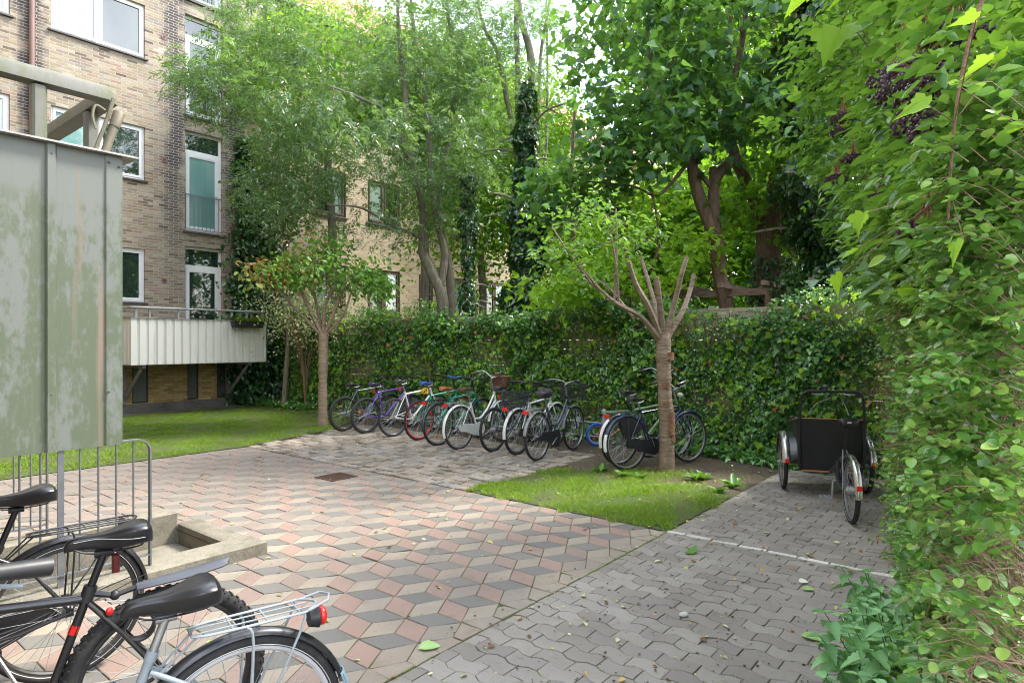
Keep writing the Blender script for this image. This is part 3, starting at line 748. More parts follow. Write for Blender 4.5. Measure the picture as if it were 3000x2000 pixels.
holes = []; wins = []; doors = []
for i, f in enumerate(floors):
    wins.append((4.44, 6.34, f+1.08, f+2.36, i)); wins.append((1.75, 3.72, f+1.08, f+2.36, i)); wins.append((-.6, .9, f+1.08, f+2.36, i))
    doors.append((7.28, 8.26, f-.0, f+2.56, i))
base = [(6.06,6.42,.22,1.34), (7.34,7.62,.22,1.34), (8.1,8.36,.22,1.34), (4.6,4.9,.22,1.34), (2.6,2.9,.22,1.34)]
holes = [w[:4] for w in wins]+[d_[:4] for d_ in doors]
mb = MB(); wall_holes(mb, -.7, UB, 1.5, EA, [h if h[2] > 1.5 else h for h in holes], FV, .22)
mb.add([(-.7,FV+.22,1.5),(UB,FV+.22,1.5),(UB,FV+.22,1.502),(-.7,FV+.22,1.502)], [(0,1,2,3)])
mb.add([(UB,FV,11.2),(UB,FV+9,11.2),(UB,FV+9,EA),(UB,FV,EA)], [(0,1,2,3)])
mb.build('wall', M_brickA, bA, smooth=False)
mb = MB(); wall_holes(mb, -.7, UB, .2, 1.499, base, FV+.004, .1); mb.build('basement_wall', M_brickP, bA, smooth=False)
mb = MB(); mb.bbox((-.7,FV-.035,-.3),(UB-.002,FV+.5,.2), .012); mb.build('plinth', concrete_mat('plinth_concrete', (.16,.155,.145), .2), bA)
for a, b, c, d_ in base:
    m = MB(); rectframe(m, a, b, c, d_, FV+.03, FV+.07, .035); fr = m.build('basement_window', paint((.03,.026,.022), .7, name='dark_frame'), bA, smooth=False)
    g = MB(); g.box((a+.034,FV+.05,c+.034),(b-.034,FV+.06,d_-.034)); g.build('pane', G_black, fr, smooth=False)
for a, b, c, d_, i in wins:
    if i == 2: pn = [G_sky, G_dark]
    elif i == 1: pn = [G_teal, G_dark]
    else: pn = [G_dark, G_dark]
    if a < 4: pn = [G_dark, G_pale]
    window(bA, a, b, c, d_, FV, M_white, pn, [(a+b)/2-.02], w=.07)
# interior items seen in the lowest window: a pot plant on the sill behind the glass is drawn as real things
for a, b, c, d_, i in doors:
    pn = {0: G_dark, 1: G_teal, 2: G_dark, 3: G_dark}[i]; v = FV+.13
    m = MB(); rectframe(m, a, b, c, d_, v, v+.08, .06); m.box((a+.06,v,c+2.02),(b-.06,v+.08,c+2.10))
    rectframe(m, a+.064, b-.064, c+.064, c+2.016, v-.015, v+.055, .095); m.box((a+.2,v-.022,c+1.955),(b-.2,v-.0155,c+1.975))
    fr = m.build('french_door', M_white, bA, smooth=False)
    g = MB(); g.box((a+.156,v+.01,c+.156),(b-.156,v+.02,c+1.924)); g.build('pane', pn, fr, smooth=False)
    g = MB(); g.box((a+.06,v+.03,c+2.10),(b-.06,v+.04,d_-.06)); g.build('pane', G_dark, fr, smooth=False)
    g = MB(); g.tube([(b-.13,v-.02,c+1.0),(b-.13,v-.06,c+1.0),(b-.24,v-.06,c+1.0)], .009, 8); g.build('handle', M_steel(), fr)
    if i:
        s = MB(); s.box((a-.05,FV-.07,c-.05),(b+.05,FV+.128,c-.002)); s.build('sill', M_sill, fr, smooth=False)
        r = MB(); r.box((a+.0,FV+.05,c+.93),(b-.0,FV+.066,c+.96)); r.box((a+.0,FV+.05,c+.07),(b-.0,FV+.066,c+.085))
        k = a+.04
        while k < b-.02: r.box((k-.006,FV+.053,c+.085),(k+.006,FV+.063,c+.93)); k += .105
        r.build('balustrade', paint((.17,.20,.24), .5, .3, .2, 12, name='blue_grey_metal'), bA, smooth=False)
for z in (3.2, 6.18, 9.2):
    m = MB(); m.ring((6.78,FV-.008,z), .062, .012, 20, 6, flat=.8)
    m.tube([(6.78,FV-.012,z),(6.78,FV+.01,z)], .052, 18); vp = m.build('vent', paint((.24,.13,.12), .6, name='vent_brown'), bA)
    m = MB(); m.tube([(6.78,FV-.020,z),(6.78,FV-.012,z)], .03, 14); m.build('vent_grille', paint((.07,.04,.04), .6, name='vent_dark'), vp)
def pipe(parent, u, v, z0, z1, c, r=.042):
    m = MB(); m.tube([(u,v,z0),(u,v,z1)], r, 12)
    for z in np.arange(z0+1.2, z1, 2.6): m.tube([(u,v,z-.05),(u,v,z+.05)], r*1.28, 12); m.box((u-.012,v,z-.015),(u+.012,v+.06,z+.015))
    m.build('downpipe', c, parent)
pipe(bA, 4.08, FV-.075, .2, EA, paint((.20,.12,.10), .5, 0, .2, 4, name='brown_pipe'), .055)
pipe(bA, 9.50, FV-.07, .1, 11.3, paint((.22,.22,.24), .5, .3, .2, 4, name='grey_pipe'), .045)
M_tile = None
def tile_mat():
    m, n, l, b = nmat('red_roof_tile'); tc = n.new('ShaderNodeTexCoord'); o = tc.outputs['Object']
    w = n.new('ShaderNodeTexWave'); w.wave_type = 'BANDS'; w.bands_direction = 'X'; w.inputs['Scale'].default_value = 1.5; l.new(o, w.inputs[0])
    w2 = n.new('ShaderNodeTexWave'); w2.bands_direction = 'Z'; w2.wave_profile = 'SAW'; w2.inputs['Scale'].default_value = 1.5; l.new(o, w2.inputs[0])
    f = noise_n(n, l, o, 4, 6, .7); r = ramp(n, [(.3, (.22,.085,.05)), (.7, (.46,.2,.12))]); l.new(f, r.inputs[0])
    l.new(r.outputs[0], b.inputs['Base Color']); b.inputs['Roughness'].default_value = .8
    bump_n(n, l, b, math_n(n, l, 'ADD', w.outputs[0], w2.outputs[0]), 1.0, .05); return m
M_tile = tile_mat()
def roof(parent, u0, u1, z):
    m = MB(); dz = 4.2; v0, v1 = FV-.35, FV+4.6
    m.add([(u0,v0,z),(u1,v0,z),(u1,v1,z+dz),(u0,v1,z+dz),(u0,v0,z-.12),(u1,v0,z-.12),(u1,v1,z+dz-.12),(u0,v1,z+dz-.12)], [(0,1,2,3),(7,6,5,4),(0,4,5,1),(1,5,6,2),(3,7,4,0)])
    m.add([(u0,v1+.01,z+dz),(u1,v1+.01,z+dz),(u1,v1+5,z),(u0,v1+5,z)], [(0,1,2,3)])
    rf = m.build('roof', M_tile, parent, smooth=False)
    g = MB(); g.tube([(u0,v0-.06,z-.07),(u1,v0-.06,z-.07)], .07, 10); g.build('gutter', paint((.20,.21,.22), .5, .4, name='gutter_zinc'), rf)
    return rf
roof(bA, -.7, UB+.1, EA)
# lower balcony (part of the building)
def corrug(u0, u1, z0, z1, v, pitch=.185, dep=.028, side='front'):
    """shallow trapezoid sheet; side front runs along U at v, side end runs along V at u0"""
    prof = []; x = 0; L = u1-u0
    while x < L:
        for dx, d_ in ((0, 0), (pitch*.62, 0), (pitch*.70, dep), (pitch*.90, dep), (pitch*.98, 0)):
            if x+dx <= L: prof.append((x+dx, d_))
        x += pitch
    prof.append((L, 0)); return prof
def corr_panel(mb, prof, f):
    """f(x, d, z) -> point"""
    n = len(prof)
    return n
def balcony(parent, u0, u1, v0, v1, z0, z1, zr, mat, capm, railm, detail=False):
    m = MB(); T = .012
    pf = corrug(u0, u1, z0, z1, v0)
    for (prof, fn) in ((pf, lambda x, d_, z: (u0+x, v0+d_, z)), (corrug(v0, v1, z0, z1, 0), lambda x, d_, z: (u0+d_, v0+x, z)), (corrug(v0, v1, z0, z1, 0), lambda x, d_, z: (u1-d_, v0+x, z))):
        n = len(prof); vs = [fn(x, d_, z0) for x, d_ in prof]+[fn(x, d_, z1) for x, d_ in prof]+[fn(x, d_+T, z0) for x, d_ in prof]+[fn(x, d_+T, z1) for x, d_ in prof]
        fs = []
        for i in range(n-1): fs += [(i,i+1,n+i+1,n+i), (2*n+i+1,2*n+i,3*n+i,3*n+i+1), (i+1,i,2*n+i,2*n+i+1), (n+i,n+i+1,3*n+i+1,3*n+i)]
        m.add(vs, fs)
    bal = m.build('balcony', mat, parent, smooth=False)
    c = MB(); k = .028
    c.box((u0-k,v0-k,z1+.001),(u1+k,v0+.06,z1+.010)); c.box((u0-k,v0+.061,z1+.001),(u0+.06,v1,z1+.010)); c.box((u1-.06,v0+.061,z1+.001),(u1+k,v1,z1+.010))
    c.build('cap_strip', capm, bal, smooth=False)
    s = MB(); s.box((u0+.045,v0+.045,z0+.02),(u1-.045,v1,z0+.16)); s.build('floor_slab', M_conc, bal, smooth=False)
    return bal
def panel_mat(name, c, algae, top=2.375, drop=.09, col=(.11,.135,.055), heavy=1.0):
    m, n, l, b = nmat(name); tc = n.new('ShaderNodeTexCoord'); o = tc.outputs['Object']
    sx = n.new('ShaderNodeSeparateXYZ'); l.new(o, sx.inputs[0])
    st = noise_n(n, l, map_n(n, l, o, (9,9,.9)), 1.0, 5, .6); mo = noise_n(n, l, map_n(n, l, o, (34,34,15)), 1.0, 9, .78)
    big = noise_n(n, l, map_n(n, l, o, (5,5,2.0)), 1.0, 4)
    edge = math_n(n, l, 'ADD', math_n(n, l, 'SUBTRACT', top-drop, sx.outputs[2]), math_n(n, l, 'MULTIPLY', math_n(n, l, 'SUBTRACT', st, .5), .42))
    fade = math_n(n, l, 'MULTIPLY', edge, 14, clamp=True)
    a = math_n(n, l, 'ADD', math_n(n, l, 'MULTIPLY', st, .55), math_n(n, l, 'MULTIPLY', mo, .62)); a = math_n(n, l, 'ADD', a, math_n(n, l, 'MULTIPLY', big, .22))
    a = math_n(n, l, 'MULTIPLY', math_n(n, l, 'SUBTRACT', a, .655 if heavy > .5 else .80, clamp=True), (6.5 if heavy > .5 else 3.4)*algae, clamp=True); a = math_n(n, l, 'MULTIPLY', a, fade)
    base = mix_n(n, l, math_n(n, l, 'MULTIPLY', st, .3), c, tuple(x*.75 for x in c))
    colr = mix_n(n, l, math_n(n, l, 'MULTIPLY', a, .78), base, col)
    br = math_n(n, l, 'MULTIPLY', math_n(n, l, 'SUBTRACT', noise_n(n, l, map_n(n, l, o, (16,16,.7), (3,1,0)), 1.0, 3), .60, clamp=True), 5*algae, clamp=True)
    colr = mix_n(n, l, br, colr, (.16,.12,.085))
    l.new(colr, b.inputs['Base Color']); b.inputs['Roughness'].default_value = .6; b.inputs['Metallic'].default_value = .0
    bump_n(n, l, b, mo, .25, .004); return m
M_panA = panel_mat('corrugated_panel', (.60,.60,.56), .7, 2.21, .45, (.26,.27,.13), heavy=.3)
M_cap = paint((.42,.40,.36), .5, .3, .3, 16, name='cap_metal')
BU0, BU1, BV0 = 5.56, 8.74, 15.2
bal = balcony(bA, BU0, BU1, BV0, FV-.002, 1.18, 2.215, 2.49, M_panA, M_cap, M_zinc())
m = MB(); m.tube([(BU0+.03,FV-.01,2.455),(BU0+.03,BV0+.06,2.455),(BU0+.07,BV0+.03,2.455),(BU1-.07,BV0+.03,2.455),(BU1-.03,BV0+.07,2.455),(BU1-.03,FV-.01,2.455)], .030, 12, flat=.8); m.build('handrail', M_zinc(), bal)
for u in (BU0+.12, BU0+.4, 6.58, 7.55, BU1-.5, BU1-.06):
    m = MB(); m.box((u-.02,BV0+.045,2.0),(u+.02,BV0+.085,2.435)); m.build('post', M_zinc(), bal, smooth=False)
for v in (15.8, 16.3):
    m = MB(); m.box((BU1-.085,v,2.0),(BU1-.045,v+.04,2.435)); m.build('post', M_zinc(), bal, smooth=False)
M_beam = paint((.20,.19,.18), .8, 0, .35, 8, name='bracket_steel')
for u in (BU0+.3, 8.36):
    m = MB(); m.box((u-.045,FV-.09,.22),(u+.045,FV-.001,1.199)); m.box((u-.04,BV0+.1,1.10),(u+.04,FV-.091,1.197))
    m.tube([(u,BV0+.22,1.10),(u,FV-.08,.34)], .05, 4); m.build('bracket', M_beam, bA, smooth=False)

# planter hung on the balcony rail
pl = empty('planter', UV(8.16, BV0-.14, 2.04), TH, 'long black planter box hung outside the far balcony', 'planter')
m = MB(); m.add([(-.36,-.08,0),(.36,-.08,0),(.36,.08,0),(-.36,.08,0),(-.40,-.10,.16),(.40,-.10,.16),(.40,.10,.16),(-.40,.10,.16),(-.375,-.08,.16),(.375,-.08,.16),(.375,.08,.16),(-.375,.08,.16),(-.35,-.07,.09),(.35,-.07,.09),(.35,.07,.09),(-.35,.07,.09)],
    [(3,2,1,0),(0,1,5,4),(1,2,6,5),(2,3,7,6),(3,0,4,7),(4,5,9,8),(5,6,10,9),(6,7,11,10),(7,4,8,11),(8,9,13,12),(9,10,14,13),(10,11,15,14),(11,8,12,15),(12,13,14,15)])
m.build('box', M_plastic(), pl, smooth=False)
m = MB()
for x in (-.25, .25): m.box((x-.012,.101,.10),(x+.012,.112,.175)); m.box((x-.012,.101,.176),(x+.012,.17,.182))
m.build('hook', M_black(), pl, smooth=False)
n = 500; a = rs.rand(n)*6.28; q = np.stack([(rs.rand(n)-.5)*.6+.08, (rs.rand(n)-.5)*.1, np.full(n, .09)], 1)
o = leaf_mesh('plant', q, np.stack([np.cos(a)*.5, np.sin(a)*.5, np.ones(n)], 1), np.stack([np.cos(a), np.sin(a), 0*a], 1), .12+.14*rs.rand(n), L_BLADE, M_grass, pl, width=np.full(n, .5))

# the second building along the same front
bB = empty('apartment_building', UV(0, 0, 0), TH, 'pale yellow brick building with dark brown window frames, seen behind the ivy fence', 'building')
def ux(px):
    r = (px-1500)/F; t = FV/(-SU*r+CU); return (CU*r+SU)*t
cols = [(918,1014),(1078,1172),(1228,1269),(1318,1370),(1420,1480),(1530,1575),(1620,1660),(1700,1735)]
hB = []; zz = [(2.62,4.06),(5.56,6.95),(8.5,9.9)]
for i, (z0, z1) in enumerate(zz):
    for a, b in cols: hB.append((ux(a), ux(b), z0 if i or ux(b)-ux(a) > 1 else 2.4, z1))
mb = MB(); wall_holes(mb, UB+.002, 46, 0, 11.25, hB, FV+.006, .12); mb.build('wall', M_brickB, bB, smooth=False)
for k, (a, b, c, d_) in enumerate(hB):
    window(bB, a, b, c, d_, FV, M_brownf, [G_dark, G_pale] if k % 3 else [G_pale, G_dark], [(a+b)/2] if b-a > 1.0 else None, w=.075, dep=.04)
roof(bB, UB+.12, 46, 11.3)
m = MB(); m.box((14.2,FV+1.4,12.7),(15.4,FV+1.5,14.2)); 

# wing on the left that carries the near balcony
bC = empty('apartment_building', UV(0, 0, 0), TH, 'wing of the building at the left edge that carries the near algae-stained balcony', 'building')
WU = -.72
mb = MB(); mb.add([(WU,1.0,-2.3),(WU,FV+.1,-2.3),(WU,FV+.1,12.5),(WU,1.0,12.5),(WU-8,1.0,-2.3),(WU-8,1.0,12.5)], [(0,1,2,3),(0,3,5,4)]); mb.add([(WU,1.0,12.5),(WU,FV+.1,12.5),(WU-8,FV+.1,12.5),(WU-8,1,12.5)], [(0,1,2,3)])
mb.build('wall', M_brickA, bC, smooth=False)
M_panC = panel_mat('algae_panel', (.12,.132,.115), 1.8, 2.375, .16, (.055,.075,.033))
NU1, NV0, NV1 = .909, 2.57, 5.4
def near_sheet():
    m = MB(); T = .006
    pf = [(WU, 0)]; x = NU1-.057-.179*9
    while x < NU1-.07:
        pf += [(x, 0), (x+.006, -.0115), (x+.028, -.0115), (x+.036, 0)]; x += .179
    pf = [p for p in pf if p[0] >= WU]
    pf += [(NU1-.0570, 0), (NU1-.052, -.006), (NU1, -.006)]
    z0, z1 = 1.325, 2.370
    n = len(pf); vs = [(x, NV0+d_, z0) for x, d_ in pf]+[(x, NV0+d_, z1) for x, d_ in pf]+[(x, NV0+d_+T, z0) for x, d_ in pf]+[(x, NV0+d_+T, z1) for x, d_ in pf]; fs = []
    for i in range(n-1): fs += [(i,i+1,n+i+1,n+i), (2*n+i+1,2*n+i,3*n+i,3*n+i+1), (i+1,i,2*n+i,2*n+i+1), (n+i,n+i+1,3*n+i+1,3*n+i)]
    fs += [(n-1, 2*n+n-1, 3*n+n-1, 2*n-1)]
    m.add(vs, fs)
    x = NV0+T+.001
    pf2 = []
    while x < NV1-.2: pf2 += [(x, 0), (x+.13, 0), (x+.14, -.02), (x+.175, -.02)]; x += .185
    pf2.append((NV1, 0)); n = len(pf2)
    vs = [(NU1+d_, x, z0) for x, d_ in pf2]+[(NU1+d_, x, z1) for x, d_ in pf2]+[(NU1+d_-T, x, z0) for x, d_ in pf2]+[(NU1+d_-T, x, z1) for x, d_ in pf2]; fs = []
    for i in range(n-1): fs += [(i,i+1,n+i+1,n+i), (2*n+i+1,2*n+i,3*n+i,3*n+i+1)]
    m.add(vs, fs); return m.build('balcony', M_panC, bC, smooth=False)
nb = near_sheet()
m = MB(); m.box((WU,NV0-.03,2.372),(NU1+.045,NV0+.05,2.378)); m.box((NU1-.05,NV0+.051,2.372),(NU1+.045,NV1,2.378)); m.build('cap_strip', paint((.42,.40,.37), .5, .3, .4, 20, dirt=(.08,.06,.05), dirt_amt=.5, name='stained_cap'), nb, smooth=False)
m = MB(); m.box((WU,NV0+.02,1.36),(NU1-.03,NV1,1.46)); m.build('floor_slab', M_conc, nb, smooth=False)
M_mossy = panel_mat('mossy_rail', (.13,.13,.115), 1.2, 2.62, -.2, (.085,.10,.045))
def sq_rail(pts, w, h, rr=.02):
    """rounded flat rail swept through points at constant height"""
    m = MB(); prof = [(-w/2,-h/2),(w/2,-h/2),(w/2,h/2-rr),(w/2-rr*.3,h/2-rr*.3),(w/2-rr,h/2),(-w/2+rr,h/2),(-w/2+rr*.3,h/2-rr*.3),(-w/2,h/2-rr)]
    n = len(prof); vs = []; fs = []
    P3 = [Vector(p) for p in pts]
    for i, p in enumerate(P3):
        t0 = (P3[i]-P3[i-1]).normalized() if i else (P3[1]-P3[0]).normalized(); t1 = (P3[i+1]-P3[i]).normalized() if i < len(P3)-1 else t0
        b = (t0+t1).normalized(); nn = Vector((b.y,-b.x,0)); sc = 1/max(.5, nn.dot(Vector((t0.y,-t0.x,0))))
        for x, z in prof: vs.append(p+nn*x*sc+Vector((0,0,z)))
    for i in range(len(P3)-1):
        for k in range(n): q = (k+1) % n; fs.append((i*n+k, i*n+q, (i+1)*n+q, (i+1)*n+k))
    fs += [tuple(range(n-1,-1,-1)), tuple((len(P3)-1)*n+k for k in range(n))]
    m.add(vs, fs); return m
zr = 2.615
m = sq_rail([(WU,NV0+.075,zr),(NU1-.04,NV0+.075,zr),(NU1-.015,NV0+.10,zr),(NU1-.015,NV1,zr)], .062, .055, .02); m.build('handrail', M_mossy, nb)
for (u, v) in ((.30,NV0+.075),(.765-.09,NV0+.075),(NU1-.025,NV0+.235),(NU1-.025,NV0+1.1)):
    m = MB(); m.bbox((u-.022,v-.022,1.9),(u+.022,v+.022,zr-.028), .008); m.build('post', M_mossy, nb)
for u, z in ((.69,2.335),(.69,1.52),(NU1-.045,2.345),(NU1-.012,2.335),(NU1-.045,1.52),(.50,2.33)):
    m = MB(); m.ball((u,NV0-.010,z), .0045, 8, 5, (1,.7,1)); m.build('screw', paint((.10,.10,.09), .5, .5, name='screw_head'), nb)
# closed parasol pole leaning behind the rail
pp = empty('parasol_pole', UV(.885, 2.600, 1.47), TH, 'mouldy cream pole with a collar and hook leaning inside the near balcony', 'pole')
M_pole = panel_mat('mouldy_pole', (.15,.135,.09), 1.0, 2.7, -.5, (.06,.06,.035))
a0, a1 = Vector((-.30,.0,0)), Vector((.025,0,1.07))
m = MB(); m.tube([a0, a1], .0145, 12); m.build('pole', M_pole, pp)
m = MB(); t = (a1-a0).normalized(); m.tube([a1-t*.055, a1-t*.0, a1+t*.005], [.018,.020,.017], 12); m.build('collar', M_pole, pp)
m = MB(); m.tube([a0+Vector((-.036,0,0)), a1+Vector((-.036,0,-.02)), a1+Vector((-.018,0,.05))], .007, 8); m.tube(bez([a1+Vector((-.045,0,.0)), a1+Vector((-.075,0,.01)), a1+Vector((-.085,0,-.03)), a1+Vector((-.075,0,-.075))], 4), .005, 6); m.build('hook', M_pole, pp)

# pot plant behind the lowest window
pt = empty('pot_plant', UV(6.02, FV+.20, 2.66), TH, 'small cactus plant in a terracotta bowl behind the lowest window', 'plant')
m = MB(); m.tube([(0,0,0),(0,0,.08)], [.06,.09], 14); m.build('bowl', paint((.5,.16,.07), .7, name='terracotta'), pt)
m = MB(); m.tube(bez([(0,0,.08),(.02,0,.35),(0,0,.72)], 4), [.03]*8+[.012], 8); m.tube(bez([(.03,0,.1),(.12,0,.35),(.22,0,.42)], 4), [.015]*8+[.006], 6); m.build('stem', paint((.05,.14,.05), .6, name='cactus_green'), pt)

# ================================================================== FENCE
FU = 9.72
fe = empty('fence', UV(FU, 9, 0), TH, 'weathered horizontal board fence almost hidden under the ivy', 'fence')
M_board = bark_mat('weathered_board', (.17,.135,.10), (.42,.36,.27), (3,1.2,22))
for k in range(13):
    z = .08+k*.165; m = MB(); m.box((.0,-9.6,z),(.028,7.45,z+.156)); m.build('board', M_board, fe, smooth=False)
for k in range(9): m = MB(); m.bbox((.030,-9.4+k*2.1,-.3),(.12,-9.31+k*2.1,2.25), .008); m.build('post', M_board, fe)
# ================================================================== BICYCLES
def make_wheel(parent, c, R, tr, tyre_mat, rim_mat, rot=0.0, knobby=False, hub_r=.018, spokes=28, fine=False, reflector=None, steer=0.0):
    N, Mm = (72, 14) if fine else (44, 8)
    w = MB(); rr = R-tr*2+.004
    # rim: shallow box section
    prof = [(-.011,-.0),(.011,-.0),(.012,-.010),(.006,-.018),(-.006,-.018),(-.012,-.010)]
    vs = []; fs = []; m = len(prof)
    for i in range(N):
        a = 2*math.pi*i/N
        for y, d_ in prof: vs.append(((rr+d_)*math.cos(a), y, (rr+d_)*math.sin(a)))
    for i in range(N):
        for k in range(m): q = (k+1) % m; fs.append((i*m+k, i*m+q, ((i+1) % N)*m+q, ((i+1) % N)*m+k))
    w.add(vs, fs)
    wo_ = w.build('wheel', rim_mat, parent, loc=c); wo_.rotation_euler = (0, rot, steer)
    t = MB(); Rt = R-tr; t.ring((0,0,0), Rt, tr, N, Mm, flat=1.0)
    if knobby:
        for i in range(64):
            a = 2*math.pi*i/64
            for side in (-1.0, -.5, 0, .5, 1.0):
                b = side*.95+(.12 if i % 2 else -.12)*(abs(side) < .9); aa = a+(.022 if abs(side) in (.5,) else 0)
                rad = Rt+(tr+.001)*math.cos(b); y = (tr+.001)*math.sin(b)
                ca, sa = math.cos(aa), math.sin(aa); er = Vector((ca*math.cos(b), math.sin(b), sa*math.cos(b))); et = Vector((-sa,0,ca)); ey = er.cross(et)
                c0 = Vector((rad*ca, y, rad*sa)); L, W_, Hh = .0085, .006, .0038
                q = [c0+et*sx*L*.6+ey*sy*W_+er*(Hh if top else -.002) for top in (0,1) for sx, sy in ((-1,-1),(1,-1),(1,1),(-1,1))]
                t.add(q, [(3,2,1,0),(4,5,6,7),(0,1,5,4),(1,2,6,5),(2,3,7,6),(3,0,4,7)])
    ty = t.build('tyre', tyre_mat, wo_)
    if fine and not knobby:
        s_ = MB()
        for y in (-1, 1): s_.ring((0,y*tr*.86,0), Rt-tr*.52, .0016, N, 4)
        s_.build('reflective_stripe', paint((.5,.5,.5), .4, name='reflective_stripe'), ty)
    h = MB(); h.tube([(0,-.045,0),(0,-.034,0),(0,-.030,0),(0,.030,0),(0,.034,0),(0,.045,0)], [hub_r*1.1, hub_r*1.5, hub_r, hub_r, hub_r*1.5, hub_r*1.1], 14); h.tube([(0,-.066,0),(0,.066,0)], .006, 8)
    h.build('hub', M_steel(), wo_)
    sp = MB(); sr = .0011 if fine else .0016
    for i in range(spokes):
        a = 2*math.pi*(i+.5)/spokes; side = 1 if i % 2 else -1; off = (.55 if (i//2) % 2 else -.55)
        sp.tube([(hub_r*1.3*math.cos(a+off*1.8), side*.034, hub_r*1.3*math.sin(a+off*1.8)), ((rr-.014)*math.cos(a), 0, (rr-.014)*math.sin(a))], sr, 4)
    sp.build('spokes', M_zinc() if fine else M_steel(), wo_)
    if reflector:
        r = MB(); a = reflector; q = rr*.62; r.prism([(q*math.cos(a)-.03,q*math.sin(a)-.012),(q*math.cos(a)+.03,q*math.sin(a)-.012),(q*math.cos(a)+.03,q*math.sin(a)+.012),(q*math.cos(a)-.03,q*math.sin(a)+.012)], -.022, -.010)
        r.build('reflector', M_orange(), wo_)
    return wo_
def saddle_mesh(L=.27, W_=.16, Hh=.05, wide=False, groove=False):
    """nose forward (+x), lofted from tail to nose"""
    secs = [(-.52,.20,-.012,.45),(-.50,.34,.004,.75),(-.44,.46,.016,.95),(-.32,.50,.016,1.0),(-.18,.43,.008,.95),(-.02,.28,.0,.8),(.12,.175,.0,.7),(.28,.14,.002,.6),(.40,.125,.0,.55),(.47,.10,-.008,.45),(.50,.04,-.020,.25)]
    n = 20; rings = []
    for x, w, z, hh in secs:
        r = []
        for k in range(n):
            a = 2*math.pi*k/n; cy = math.cos(a); sz = math.sin(a)
            yy = w*W_*math.copysign(abs(cy)**.75, cy); top = sz > 0
            zz = (Hh*.42*hh*abs(sz)**.8) if top else (-Hh*.62*hh*abs(sz)**.6)
            if top and groove: zz -= .010*math.exp(-(yy/.014)**2)*max(0, 1-abs(x)/.5)
            if not top: yy *= .92
            r.append((x*L*2*.5, yy, z*1.0+zz))
        rings.append(r)
    m = MB(); m.loft(rings); return m
def tube_obj(name, segs, mat, parent, n=12):
    m = MB()
    for s in segs: m.tube(s[0], s[1], s[2] if len(s) > 2 else n)
    return m.build(name, mat, parent)

